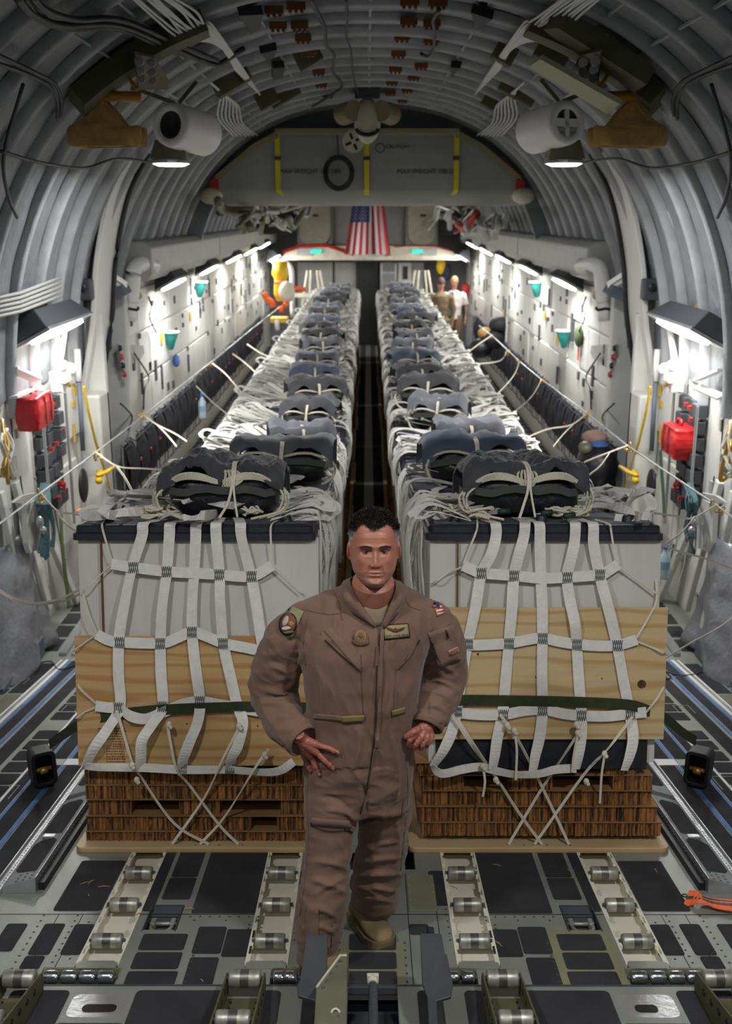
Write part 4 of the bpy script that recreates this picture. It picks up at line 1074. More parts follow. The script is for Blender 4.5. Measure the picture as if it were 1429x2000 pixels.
x, h = RP(441, 990, 5.2)
pack('parachute_pack', .60, .42, .285, 3, True, 'cover', 'charcoal canvas parachute pack on the front left bundle, ropes hanging at both ends', RW(x, 5.22, 1.556), Euler((-AL, 0, 0)), tie=.055, front_h=.70)
x, h = RP(1014, 990, 5.2)
pack('parachute_pack', .60, .42, .285, 9, True, 'cover', 'split charcoal canvas parachute pack on the front right bundle, rope loop at right', RW(x, 5.22, 1.556), Euler((-AL, 0, .04)), tie=0.0, front_h=.70)
# green strap across both bundles with its black anchors
t = thing('restraint_strap', 'long olive green webbing strap across both front bundles', 'strap', RW(0, 4.75, 0), RROT)
b = MB()
P = []
for px, py, D in ((98,1452,5.6),(120,1437,5.35),(150,1417,5.05),(180,1404,4.87),(215,1396,4.83),(270,1389,4.83),(330,1384,4.82),(400,1381,4.82),(480,1379,4.82),(560,1379,4.82),(600,1381,4.83),(700,1378,4.86),(840,1370,4.84),(900,1366,4.82),(1000,1367,4.82),(1100,1369,4.82),(1200,1373,4.82),(1240,1378,4.82),(1272,1390,4.85),(1300,1402,5.0),(1330,1428,5.35),(1357,1446,5.6)):
    x, h = RP(px, py, D); P.append(RV(x, D-.012, h))
b.ribbon(P, .05, .004, RN, k=3); b.build('webbing', M['ogreen'], t, world=True)
for px, py, s, nm in ((85, 1452, -1, 'left'), (1362, 1446, 1, 'right')):
    x, h = RP(px, py, 5.62)
    base = RW(x, 5.62, 0)
    t = thing('strap_anchor', 'black hollow strap anchor block standing on the %s side deck' % nm, 'anchor', base, Euler((-AL, 0, -s*.5)), 'strap anchors')
    b = MB(); o_ = rrect(-.065, .065, .02, .21, .03, 4); i_ = rrect(-.045, .045, .04, .19, .02, 4); n = len(o_)
    vs = [V((p[0], -.05, p[1])) for p in o_]+[V((p[0], -.05, p[1])) for p in i_]+[V((p[0], .09, p[1])) for p in o_]+[V((p[0]*.9, .06, p[1])) for p in i_]
    fs = []
    for i in range(n):
        j = (i+1) % n; fs += [(i, j, n+j, n+i), (i, j, 2*n+j, 2*n+i), (n+i, n+j, 3*n+j, 3*n+i)]
    fs += [tuple(range(2*n, 3*n)), tuple(range(3*n, 4*n))]
    b.add(vs, fs); b.box(-.05, .05, -.0, .13, -.0, .04); b.build('block', M['black'], t, bevel=.004)
    b = MB(); b.tube([V((-.05, .0, .1)), V((.05, .0, .1))], .012, 10); b.tube([V((-.02, -.02, .1)), V((.02, -.02, .1))], .02, 8); b.build('pin', M['gold'], t, smooth=True)
# ================================================================ the airman on the ramp
from mathutils.bvhtree import BVHTree
def proj(p):
    q = p-CAM; d = q.dot(FW); return 714.5+F*q.dot(RT)/d, 1000-F*q.dot(UP)/d
def remesh(mb, voxel, smooth=2, fac=.5):
    me = bpy.data.meshes.new('tmp'); me.from_pydata([tuple(p) for p in mb.v], [], mb.f)
    import bmesh
    bm = bmesh.new(); bm.from_mesh(me); bmesh.ops.recalc_face_normals(bm, faces=bm.faces); bm.to_mesh(me); bm.free()
    o = bpy.data.objects.new('tmp', me); COL.objects.link(o)
    md = o.modifiers.new('r', 'REMESH'); md.mode = 'VOXEL'; md.voxel_size = voxel
    if smooth: md = o.modifiers.new('s', 'SMOOTH'); md.factor = fac; md.iterations = smooth
    dg = bpy.context.evaluated_depsgraph_get(); ev = o.evaluated_get(dg)
    me2 = bpy.data.meshes.new_from_object(ev); bpy.data.objects.remove(o); bpy.data.meshes.remove(me)
    return me2
def verts_of(me): return [v.co.copy() for v in me.vertices]
def mesh_to_obj(name, vs, faces, m, parent, colors=None, smooth=True):
    inv = TMX[parent.name].inverted()
    me = bpy.data.meshes.new(name); me.from_pydata([tuple(inv @ p) for p in vs], [], faces)
    for mm in (m if isinstance(m, (list, tuple)) else [m]): me.materials.append(mm)
    if smooth: me.polygons.foreach_set('use_smooth', [True]*len(me.polygons))
    if colors:
        ca = me.color_attributes.new('col', 'FLOAT_COLOR', 'POINT')
        ca.data.foreach_set('color', [c for q in colors for c in (*q, 1)])
    o = bpy.data.objects.new(name, me); COL.objects.link(o); o.parent = parent; TMX[o.name] = TMX[parent.name]; return o
def vmat(name, rough, bump=0, bs=60, sss=0, sheen=0):
    m, nt, b = node_mat(name); a = nt.nodes.new('ShaderNodeAttribute'); a.attribute_name = 'col'; nt.links.new(a.outputs['Color'], b.inputs['Base Color'])
    b.inputs['Roughness'].default_value = rough
    if sss: b.inputs['Subsurface Weight'].default_value = sss; b.inputs['Subsurface Scale'].default_value = .006; b.inputs['Subsurface Radius'].default_value = (1, .35, .2)
    if bump:
        n = nt.nodes.new('ShaderNodeTexNoise'); n.inputs['Scale'].default_value = bs; n.inputs['Detail'].default_value = 5; tc = nt.nodes.new('ShaderNodeTexCoord'); nt.links.new(tc.outputs['Object'], n.inputs['Vector'])
        bp = nt.nodes.new('ShaderNodeBump'); bp.inputs['Strength'].default_value = bump; bp.inputs['Distance'].default_value = .003; nt.links.new(n.outputs['Fac'], bp.inputs['Height']); nt.links.new(bp.outputs['Normal'], b.inputs['Normal'])
    return m
M['skin'] = vmat('skin', .42, .25, 260, .08)
M['hair'] = vmat('hair', .55)
M['suit'] = mat('tan_coverall', '785b4b', .85, var=.12, vscale=5, bump=.25, bscale=420, sheen=.15, col2='6b5040')
M['suitseam'] = mat('coverall_seam', '654a3c', .9)
M['velcro'] = mat('khaki_velcro', '7d7040', .9)
M['bootm'] = mat('tan_suede', '7d6b4b', .85, var=.2, vscale=14, bump=.3, bscale=300)
M['sole'] = mat('boot_sole', '6a5a40', .8)
M['zipd'] = mat('dark_zip', '2a2220', .5)
HY = 3.50
def lerpk(z, K):
    if z <= K[0][0]: return K[0][1]
    for (a, va), (b_, vb) in zip(K, K[1:]):
        if z <= b_: t = (z-a)/(b_-a); t = t*t*(3-2*t)*.5+t*.5; return va+(vb-va)*t
    return K[-1][1]
KW = [(-.134,.0),(-.131,.022),(-.126,.036),(-.116,.049),(-.098,.063),(-.075,.0735),(-.045,.0795),(-.01,.081),(.03,.083),(.06,.082),(.085,.074),(.105,.058),(.12,.036),(.128,.015),(.131,0)]
KF = [(-.134,.045),(-.128,.078),(-.112,.090),(-.095,.0855),(-.078,.0885),(-.06,.0885),(-.03,.088),(-.005,.089),(.012,.094),(.04,.094),(.07,.086),(.095,.068),(.115,.045),(.131,0)]
KB = [(-.134,-.03),(-.11,.0),(-.07,.05),(-.03,.078),(.02,.092),(.06,.092),(.09,.08),(.115,.05),(.131,0)]
def g(x, s): return math.exp(-(x/s)**2)
def head_pt(x, z, front=True, u=None):
    w = lerpk(z, KW)+1e-6; q = min(1, abs(x)/w)
    if front:
        y = lerpk(z, KF)*(1-q**2.3)**(.55)
        ax = abs(x); k = y
        k += .0175*g(x, .008+.006*min(1, max(0, -z/.05)))*g(z+.046, .022)*(1 if z > -.054 else g(z+.054, .009))
        k += .008*g(x, .009)*g(z+.015, .02)
        k += .0065*g(ax-.0145, .006)*g(z+.050, .007)-.006*g(ax-.008,.004)*g(z+.0595,.003)
        k -= .0140*g(ax-.031, .016)*g(z+.005, .0095)
        k -= .004*g(ax-.015, .007)*g(z+.002, .01)
        k += .0075*g(ax-.030, .022)*g(z-.0125, .0065)
        k += .006*g(ax-.046, .016)*g(z+.036, .016)
        k += .0022*g(ax-.030, .013)*g(z+.021, .004)
        k += .0045*g(x, .021)*g(z+.0745, .0036)+.0055*g(x, .017)*g(z+.0855, .0045)
        k -= .0058*g(x, .026)*g(z+.0795-.0015*g(ax-.024,.008), .0018)
        k += .002*g(ax-.004, .003)*g(z+.068, .006)-.002*g(x, .003)*g(z+.066, .006)
        k -= .0035*g(x, .02)*g(z+.096, .005); k += .004*g(x, .016)*g(z+.113, .011); k -= .0015*g(x, .003)*g(z+.115, .01)
        for sx in (1,):
            t = min(1, max(0, (-.052-z)/.034)); k -= .0026*g(ax-(.019+.014*t), .005)*(1 if 0 < t < 1 else g(z+.07, .02))
            k -= .0015*g(z-.055-.008*math.cos(x*40), .0022)*g(x, .045)+.0012*g(z-.037, .002)*g(x, .04)
        return k
    return 0
HC = U(730, 1068, HY); HP = math.radians(9); HRX = Matrix.Rotation(-HP, 3, 'X') @ Matrix.Rotation(math.radians(3), 3, 'Z')
HS_ = 1.0
def H(p): return HC+HRX @ (V(p)*HS_)               # head frame: -Y is the face
me = MB()
zs = [-.134+.265*(0.5-.5*math.cos(PI*k/110)) for k in range(111)]
NU = 180
def hp(u, v):
    z = zs[int(round(v*110))]; a = 2*PI*u; c, s_ = math.cos(a), math.sin(a); w = lerpk(z, KW)
    x = w*math.copysign(abs(c)**.9, c)
    if s_ <= 0: return V((x, -head_pt(x, z), z))
    return V((x, lerpk(z, KB)*abs(s_)**.9, z))
hb = MB(); hb.grid(hp, NU, 111, closeu=True)
for s in (-1, 1):                                     # ears
    R = Matrix.Rotation(s*.5, 3, 'Z') @ Matrix.Rotation(-.18, 3, 'X')
    c = V((s*.0835, .008, -.010)); hb.ell(c, (.0062, .019, .031), 18, 12, R); hb.ell(c+V((s*.0035, .009, .006)), (.0045, .008, .021), 14, 9, R); hb.ell(c+V((s*.001, -.003, -.026)), (.005, .008, .009), 10, 7, R)
hv = MB(); hv.v = [H(p) for p in hb.v]; hv.f = hb.f; hv.m = hb.m
NB = U(726, 1185, HY+.05)
hv.tube([H((0, .018, -.03)), H((0, .02, -.085)), H((0, .03, -.125)), NB+V((0, 0, .02)), NB+V((0, .01, -.08))], [.062, .070, .073, .08, .1], 28)
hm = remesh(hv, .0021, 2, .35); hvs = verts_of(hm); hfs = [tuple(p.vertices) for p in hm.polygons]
skin = V(rgb('a8705a')); red = V(rgb('9c4b3e')); pale = V(rgb('b98672')); hairc = V(rgb('2a2320')); grayc = V(rgb('b0a49c'))
Hinv = HRX.inverted()
def hl(p): return Hinv @ (p-HC)
def hairline(x, y):                                   # scalp starts above this z
    ax = abs(x)
    if y < -.02: 
        return .070+(-.006*g(x+.006, .014))+(.012*g(ax-.040, .013))-(max(0, ax-.056)*1.9)+.003*noise.noise(V((x*140, 0, 0)))
    if y < .03: return lerpk(y, [(-.02, .02), (-.0, -.004), (.03, -.02)])
    return -.055
cols = []
for p in hvs:
    q = hl(p); x, y, z = q; c = skin.copy(); ax = abs(x)
    if z > -.14 and y < .12:
        f = y < 0
        if f:
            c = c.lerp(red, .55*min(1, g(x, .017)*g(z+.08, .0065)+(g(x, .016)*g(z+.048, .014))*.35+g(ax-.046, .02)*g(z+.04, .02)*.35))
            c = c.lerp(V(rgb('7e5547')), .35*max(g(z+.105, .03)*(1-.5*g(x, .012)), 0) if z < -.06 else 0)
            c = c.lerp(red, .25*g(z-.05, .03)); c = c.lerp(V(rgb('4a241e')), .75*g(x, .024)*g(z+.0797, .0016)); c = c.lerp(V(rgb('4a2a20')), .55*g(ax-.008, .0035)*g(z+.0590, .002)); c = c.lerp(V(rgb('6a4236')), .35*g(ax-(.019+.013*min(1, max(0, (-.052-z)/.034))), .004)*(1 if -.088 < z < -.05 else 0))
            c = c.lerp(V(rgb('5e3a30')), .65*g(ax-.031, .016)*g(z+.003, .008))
        if ax > .0815 and z < .03: c = c.lerp(V(rgb('a84e40')), .5)
        hlz = hairline(x, y)
        if z > hlz-.004 and ax < .0875 and y < .115:
            t = min(1, max(0, (z-hlz+.004)/.01)); gz = min(1, max(0, (z-.03)/.035))
            c = c.lerp(grayc.lerp(hairc, gz), t*(.55+.45*gz))
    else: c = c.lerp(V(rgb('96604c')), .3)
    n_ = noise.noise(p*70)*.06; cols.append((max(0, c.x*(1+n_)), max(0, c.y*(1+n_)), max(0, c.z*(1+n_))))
# ---- figure root
gl, gr = RG(642, 1890), RG(722, 1820)
base = (RW(gl[0], gl[1], 0)+RW(gr[0], gr[1], 0))/2
man = thing('person', 'man in a brown one-piece flight suit standing on the ramp, hands on hips', 'person', base, None)
# ---- coverall
def P3(px, py, Y): return U(px, py, Y)
PXM = F/3.66
sb = MB()
def sect(rows):
    """rows: (px centre, py, half width px, Y, half depth m)"""
    n = 32; vs = []; fs = []
    for px, py, hw, Y, hd in rows:
        c = P3(px, py, Y); w = hw*(Y*math.cos(TH)+(3.42-c.z)*math.sin(TH))/F
        for j in range(n):
            a = 2*PI*j/n; ca, sa = math.cos(a), math.sin(a)
            vs.append(c+V((w*math.copysign(abs(ca)**.85, ca), hd*math.copysign(abs(sa)**.85, sa), 0)))
    for i in range(len(rows)-1):
        for j in range(n): fs.append((i*n+j, i*n+(j+1) % n, (i+1)*n+(j+1) % n, (i+1)*n+j))
    fs.append(tuple(range(n-1, -1, -1))); fs.append(tuple((len(rows)-1)*n+j for j in range(n)))
    sb.add(vs, fs)
sect([(727,1140,42,3.56,.06),(727,1152,66,3.565,.075),(724,1164,96,3.57,.088),(720,1178,124,3.575,.100),(716,1196,134,3.57,.118),(713,1225,129,3.558,.136),(711,1260,125,3.55,.142),(708,1310,116,3.55,.142),(705,1360,107,3.555,.138),(703,1400,103,3.565,.136),(702,1440,105,3.575,.142),(700,1480,106,3.58,.145),(701,1530,103,3.58,.13),(702,1570,96,3.58,.11)])
def limb(rows, n=22, fl=1.0):
    pts = [P3(r[0], r[1], r[2]) for r in rows]; rad = [r[3]*(r[2]*math.cos(TH)+(3.42-p.z)*math.sin(TH))/F for r, p in zip(rows, pts)]
    P = smooth_path(pts, 4); R = []
    for i in range(len(P)): 
        q = i/4; a = int(min(q, len(rad)-2)); R.append(rad[a]+(rad[a+1]-rad[a])*(q-a))
    sb.tube(P, R, n, True, fl, up=V((0, 1, 0)))
# arms
limb([(640,1206,3.57,30),(600,1212,3.58,37),(571,1236,3.59,44),(552,1280,3.62,48),(535,1325,3.65,47),(534,1355,3.65,45),(548,1395,3.58,41),(568,1425,3.50,37),(586,1442,3.46,33)])
limb([(806,1200,3.57,30),(838,1208,3.58,36),(857,1233,3.59,40),(864,1270,3.61,42),(868,1310,3.63,41),(862,1345,3.61,40),(850,1375,3.56,37),(842,1398,3.53,33),(836,1412,3.51,31)])
# legs
limb([(655,1450,3.57,55),(652,1500,3.56,57),(648,1560,3.54,52),(645,1610,3.52,47),(642,1655,3.50,43),(637,1700,3.48,43),(630,1750,3.46,47),(624,1800,3.45,45),(618,1850,3.44,40),(616,1873,3.44,36)])
limb([(752,1450,3.59,54),(752,1500,3.60,55),(753,1560,3.62,50),(751,1610,3.64,47),(746,1655,3.66,46),(738,1700,3.69,48),(734,1735,3.71,48),(731,1756,3.73,44),(725,1770,3.745,36)])
# explicit folds: (px0,py0,px1,py1,width px,height m)
def foldset():
    return [(600,1235,585,1300,9,.010),(575,1290,560,1345,8,.009),(520,1345,575,1370,9,.012),(515,1375,580,1392,8,.010),(545,1405,595,1410,7,.008),(530,1300,575,1330,8,.007),(560,1250,600,1262,8,-.007),
            (845,1290,890,1320,8,.009),(835,1330,880,1340,8,.010),(832,1352,875,1368,7,.009),(850,1245,885,1262,8,-.007),(838,1380,868,1392,6,.007),
            (655,1195,640,1260,8,.007),(690,1230,700,1300,8,.006),(770,1200,760,1265,8,.006),(800,1215,822,1275,8,.007),(735,1265,730,1380,7,.008),(752,1270,748,1385,6,.007),(765,1320,755,1395,6,.006),(642,1330,650,1395,8,.006),(620,1300,634,1380,8,.006),
            (700,1420,690,1500,9,.012),(690,1500,705,1560,8,.010),(762,1430,772,1560,8,.010),(728,1430,745,1500,7,.007),(640,1580,700,1600,9,.012),(625,1555,680,1578,8,-.008),(700,1520,715,1590,7,-.012),(720,1590,700,1650,7,-.006),
            (610,1680,680,1700,9,.009),(612,1718,670,1742,10,.012),(620,1745,672,1715,8,.010),(600,1770,655,1790,9,.010),(605,1810,650,1818,8,.010),(595,1835,640,1850,7,.007),(660,1640,672,1700,7,.006),
            (700,1690,775,1672,9,.010),(695,1712,780,1705,9,.013),(690,1732,770,1738,8,.012),(700,1752,765,1762,8,.011),(715,1665,770,1640,8,.008),(745,1570,740,1640,8,.006),(772,1600,768,1680,7,.007),(690,1722,740,1750,7,.009)]
sm = remesh(sb, .0075, 5, .6); svs = verts_of(sm); sfs = [tuple(p.vertices) for p in sm.polygons]; snn = [v.normal.copy() for v in sm.vertices]
FS = foldset(); out = []
for p, n_ in zip(svs, snn):
    px, py = proj(p); d = 0
    if n_.dot(FW) < .25:
        for x0, y0, x1, y1, w, h_ in FS:
            if abs(px-(x0+x1)/2) > 70 or abs(py-(y0+y1)/2) > 80: continue
            dx, dy = x1-x0, y1-y0; L2 = dx*dx+dy*dy; t = ((px-x0)*dx+(py-y0)*dy)/L2; t2 = min(1.25, max(-.25, t)); ex = px-(x0+dx*t2); ey = py-(y0+dy*t2)
            bow = 6*math.sin(PI*min(1, max(0, t))); dist = math.hypot(ex, ey)
            side = (ex*dy-ey*dx)/math.sqrt(L2)-bow
            if dist > 30: continue
            tt = max(0, 1-abs(2*min(1.2, max(-.2, t))-1)**3*.6)
            d += h_*1.15*math.exp(-(side/(w*.62))**2)*tt*(math.exp(-((t-t2)*3)**2))
    arm = px < 590 or px > 838; leg = py > 1500
    if leg: q = V((p.x*5, p.y*5, p.z*11)); a = .0075
    elif arm: q = V((p.x*8, p.y*8, p.z*12)); a = .0075
    else: q = V((p.x*11, p.y*8, p.z*5)); a = .0065
    r = noise.noise(q); r2 = noise.noise(q*2.3+V((5, 5, 5)))
    d += a*(1-2.4*abs(r))+a*.45*(1-2.4*abs(r2))
    out.append(p+n_*d)
suit = mesh_to_obj('flight_suit', out, sfs, M['suit'], man)
sub = suit.modifiers.new('sub', 'SUBSURF'); sub.levels = 1; sub.render_levels = 1
bvh = BVHTree.FromPolygons(out, sfs)
def hit(px, py, off=.002):
    d = ray(px, py).normalized(); h = bvh.ray_cast(CAM, d)
    if h[0] is None:
        h = bvh.find_nearest(U(px, py, 3.5)); return h[0]+h[1]*off
    return h[0]-d*off
def decal(name, poly, m, parent, off=.004, nu=8, nv=8, colors=None, label=None):
    """poly = four px corners (tl, tr, br, bl) laid on the cloth"""
    (a, b_, c, d) = [V((p[0], p[1], 0)) for p in poly]; mb = MB()
    def f(u, v): q = a.lerp(b_, u).lerp(d.lerp(c, u), v); return hit(q.x, q.y, off)
    mb.grid(f, nu, nv); o = mb.build(name, m, parent, world=True, smooth=True, solid=.0015, recalc=False)
    if label: o['label'] = label
    return o
def disc(name, cx, cy, rx, ry, m, parent, off, n=24, ang=0, ring=None):
    mb = MB(); vs = [hit(cx, cy, off)]; k = 24
    ca, sa = math.cos(ang), math.sin(ang); rr = (.5, 1)
    for r in rr:
        for j in range(k):
            x, y = rx*r*math.cos(2*PI*j/k), ry*r*math.sin(2*PI*j/k); vs.append(hit(cx+x*ca-y*sa, cy+x*sa+y*ca, off))
    fs = [(0, 1+j, 1+(j+1) % k) for j in range(k)]+[(1+j, 1+k+j, 1+k+(j+1) % k, 1+(j+1) % k) for j in range(k)]
    mb.add(vs, fs); return mb.build(name, m, parent, world=True, smooth=True, recalc=False, solid=.001)
def line(name, pts, r, m, parent, off=.003, k=5, flat=None):
    P = smooth_path([V((p[0], p[1], 0)) for p in pts], k); Q = [hit(p.x, p.y, off) for p in P]; mb = MB()
    if flat: mb.ribbon(Q, flat, .0025, RT if abs(Q[-1].z-Q[0].z) > abs(Q[-1].x-Q[0].x) else V((0, 0, 1)))
    else: mb.tube(Q, r, 6)
    return mb.build(name, m, parent, world=True, smooth=not flat)
# zips, seams, collar
line('front_zip', [(740,1218),(739,1260),(735,1320),(733,1400),(728,1460),(718,1530),(704,1590)], 0, M['zipd'], suit, .003, 8, flat=.004)
line('zip_cover', [(747,1220),(745,1262),(742,1320),(740,1400),(735,1460)], 0, M['suit'], suit, .0035, 8, flat=.013)
line('zip_pull', [(737,1262),(735,1300)], 0, M['suitseam'], suit, .007, 3, flat=.009)
line('chest_zip', [(634,1250),(668,1282),(702,1310)], 0, M['zipd'], suit, .003, 8, flat=.005)
line('chest_zip', [(819,1250),(802,1282),(778,1308)], 0, M['zipd'], suit, .003, 8, flat=.005)
for P in ([(705,1285),(706,1330),(709,1395)],[(773,1300),(770,1350),(768,1392)],[(652,1155),(662,1180),(668,1212)],[(590,1190),(640,1200),(672,1196)],[(790,1150),(796,1180),(820,1192)],[(600,1210),(592,1260),(597,1300)],[(603,1480),(600,1560),(602,1640),(598,1700),(585,1790)],[(795,1500),(796,1560),(788,1640),(782,1700)],[(630,1195),(626,1240)],[(690,1230),(705,1285)],[(822,1235),(790,1290)]):
    line('seam', P, .0013, M['suitseam'], suit, .001, 6)
decal('chest_pocket', [(632,1232),(650,1226),(706,1300),(704,1314)], M['suit'], suit, .003, 6, 10)
decal('waist_tab', [(612,1394),(663,1398),(668,1409),(612,1404)], M['suit'], suit, .006, 8, 4)
decal('velcro_tab', [(664,1399),(711,1397),(710,1410),(668,1413)], M['velcro'], suit, .006, 8, 4, label='khaki hook and loop waist tab')
decal('velcro_tab', [(765,1388),(792,1381),(791,1393),(765,1400)], M['velcro'], suit, .006, 6, 4, label='khaki hook and loop waist tab')
# collar: two folded flaps
def flap(pts_in, pts_out, nm='collar'):
    mb = MB(); A = smooth_path(pts_in, 5); B_ = smooth_path(pts_out, 5); n = len(A); vs = []
    for a, c in zip(A, B_):
        mid = a.lerp(c, .45)+(a-NB).normalized()*.010; vs += [a, mid, c]
    fs = []
    for i in range(n-1):
        for j in range(2): fs.append((i*3+j, i*3+j+1, i*3+j+4, i*3+j+3))
    mb.add(vs, fs); o = mb.build(nm, M['suit'], suit, world=True, smooth=True, solid=.004); return o
def cpt(px, py, Y): return U(px, py, Y)
flap([cpt(728,1130,3.66), cpt(700,1128,3.62), cpt(684,1130,3.56), cpt(688,1150,3.49), cpt(706,1182,3.45), hit(735,1222,.004)], [cpt(728,1152,3.69), cpt(690,1150,3.66), cpt(662,1152,3.585), cpt(668,1170,3.47), hit(692,1200,.012), hit(728,1222,.008)])
flap([cpt(728,1130,3.66), cpt(756,1130,3.62), cpt(770,1134,3.56), cpt(772,1152,3.49), cpt(762,1180,3.45), hit(744,1222,.004)], [cpt(728,1152,3.69), cpt(768,1150,3.66), cpt(792,1152,3.585), cpt(788,1172,3.47), hit(775,1200,.012), hit(752,1226,.008)])
# undershirt
mb = MB(); P = [cpt(700,1168,3.50), cpt(712,1184,3.47), cpt(733,1190,3.458), cpt(752,1184,3.47), cpt(764,1168,3.50)]
def us(u, v):
    q = smooth_path(P, 6); a = q[int(round(u*(len(q)-1)))]; return a+V((0, -.004*math.sin(v*3), -.055*v))+V((0, -.004, 0))*v*4
mb.grid(us, 25, 5); mb.build('undershirt', mat('khaki_undershirt', '7a6d58', .9, bump=.3, bscale=200), man, world=True, smooth=True, solid=.003)
# cuffs
for c, t_, r in ((P3(590,1446,3.455), P3(568,1425,3.50), .064), (P3(835,1416,3.505), P3(842,1398,3.53), .058)):
    ax = (c-t_).normalized(); mb = MB(); mb.lathe([(r, -.045), (r*1.02, -.02), (r, .006), (r*.9, .008), (r*.88, -.02)], c, ax, 26, cap=False); mb.build('cuff', M['suit'], suit, world=True, smooth=True)
# patches
pt = decal('shoulder_patch', [(567,1182),(593,1194),(568,1250),(542,1230)], mat('patch_cloth', '85805c', .9), suit, .004, 6, 8, label='olive square shoulder patch with round emblem')
disc('emblem_border', 562, 1219, 18, 23, M['black'], pt, .0065, ang=.15); disc('emblem_field', 562, 1218, 15, 20, mat('emblem_brown', '6b4436', .8), pt, .0078, ang=.15)
disc('emblem_shape', 557, 1213, 5, 11, mat('emblem_cream', 'b5a58e', .8), pt, .009, ang=.4); disc('emblem_shape', 568, 1218, 6, 5, mat('emblem_rust', 'a0613c', .8), pt, .009, ang=.2); disc('emblem_shape', 558, 1227, 9, 3.5, mat('emblem_pale', 'c3b8a6', .8), pt, .0092, ang=-.1); disc('emblem_shape', 564, 1235, 11, 2.2, M['velcro'], pt, .0092, ang=-.1)
disc('shield_emblem', 704, 1246, 16, 14, mat('subdued_brown', '684c36', .9), suit, .004); disc('shield_emblem', 704, 1254, 17, 8, bpy.data.materials['subdued_brown'], suit, .0042)
disc('shield_disc', 704, 1243, 11, 13, mat('subdued_tan', '86694c', .9), suit, .0055)
for a in (0, .6, 1.2, 1.8, 2.4): line('shield_line', [(704-9*math.cos(a),1243-10*math.sin(a)),(704+9*math.cos(a),1243+10*math.sin(a))], .0009, bpy.data.materials['subdued_brown'], suit, .007, 2)
tagp = decal('name_patch', [(748,1220),(797,1217),(801,1245),(750,1250)], M['black'], suit, .004, 8, 5, label='tan name patch with wings')
decal('patch_field', [(750,1222),(796,1219),(799,1243),(752,1247.5)], mat('patch_tan', '8e815c', .9), tagp, .0055, 8, 5)
wg = bpy.data.materials['subdued_brown'] if 0 else mat('wing_brown', '54301f', .8)
for s in (-1, 1):
    decal('wing', [(772+s*2,1229),(772+s*19,1224.5),(772+s*15,1230.5),(772+s*3,1235)], wg, tagp, .0072, 4, 3)
disc('wing_crest', 772, 1231, 3.4, 4.6, wg, tagp, .0075)
FONT5 = {'S':'01110 10000 01110 00001 11110','G':'01110 10000 10111 10001 01110','T':'11111 00100 00100 00100 00100','E':'11110 10000 11100 10000 11110','V':'10001 10001 01010 01010 00100','B':'11110 10001 11110 10001 11110','R':'11110 10001 11110 10010 10001','O':'01110 10001 10001 10001 01110','W':'10001 10001 10101 11011 10001','N':'10001 11001 10101 10011 10001','M':'10001 11011 10101 10001 10001','o':'00000 01110 10001 10001 01110','K':'10010 10100 11000 10100 10010','5':'11111 10000 11110 00001 11110','0':'01110 10011 10101 11001 01110','L':'10000 10000 10000 10000 11111','I':'01110 00100 00100 00100 01110','H':'10001 10001 11111 10001 10001','F':'11110 10000 11100 10000 10000','A':'01110 10001 11111 10001 10001','X':'10001 01010 00100 01010 10001','Y':'10001 01010 00100 00100 00100','U':'10001 10001 10001 10001 01110',' ':'00000 00000 00000 00000 00000','1':'00100 01100 00100 00100 01110','P':'11110 10001 11110 10000 10000'}
def text_px(name, txt, x, y, cw, ch, m, parent, off, slope=0):
    mb = MB()
    for i, chh in enumerate(txt):
        rows = FONT5.get(chh, FONT5[' ']).split()
        for r, row in enumerate(rows):
            for c, bit in enumerate(row):
                if bit == '1':
                    X0 = x+i*cw*1.25+c*cw/5; Y0 = y+r*ch/5+slope*(X0-x); a = hit(X0, Y0, off); b_ = hit(X0+cw/5*1.05, Y0, off); c_ = hit(X0+cw/5*1.05, Y0+ch/5*1.05, off); d = hit(X0, Y0+ch/5*1.05, off); mb.add([a, b_, c_, d], [(0,1,2,3)])
    return mb.build(name, m, parent, world=True, recalc=False)
text_px('name_text', 'SSGT STEVE BROWN', 753.5, 1240.5, 2.3, 3.4, wg, tagp, .0085, -.06)
pk = decal('sleeve_pocket', [(836,1237),(878,1222),(900,1290),(856,1304)], M['suit'], suit, .008, 8, 8)
line('pocket_zip', [(845,1258),(850,1278),(864,1298)], 0, M['zipd'], pk, .011, 4, flat=.004); line('pen_slot', [(871,1231),(875,1246)], .003, M['black'], pk, .012, 2)
tb = decal('sleeve_tab', [(875,1271),(893,1263),(898,1273),(879,1281)], mat('tab_pink', 'a98270', .8), pk, .012, 5, 3)
text_px('tab_text', 'WOO', 879, 1270.5, 4.2, 6, mat('tab_red', '7a2018', .8), tb, .0155, -.42)
fp = decal('flag_patch', [(846,1172),(861,1169),(869,1197),(853,1204)], mat('flag_border', 'a5793a', .8), suit, .004, 6, 8, label='small flag shoulder patch with gold border')
decal('flag_field', [(848,1174.5),(860,1172),(866.5,1196),(854.5,1201)], mat('field_white', 'c8c0b8', .8), fp, .0056, 5, 7)
decal('flag_canton', [(848,1174.5),(856,1173),(859,1186),(851,1188)], mat('canton_blue', '2c3560', .8), fp, .0072, 4, 5)
for k in range(4):
    y = 1175+6.4*k; xa = (857.2 if k < 2 else 848.5+1.75*k); decal('flag_stripe', [(xa,y+(0 if k > 1 else -1.5)),(861+1.7*k,y-2.5),(861.5+1.7*k,y+.3),(xa+.5,y+2.8+(0 if k > 1 else -1.5))], M['redp'], fp, .0072, 3, 2)
decal('thigh_pocket', [(603,1597),(682,1603),(686,1618),(606,1612)], M['suit'], suit, .006, 10, 3)
line('thigh_zip', [(606,1613),(640,1622),(684,1622)], .0018, M['zipd'], suit, .006, 5); line('zip_tab', [(674,1619),(688,1626)], .003, M['black'], suit, .009, 2)
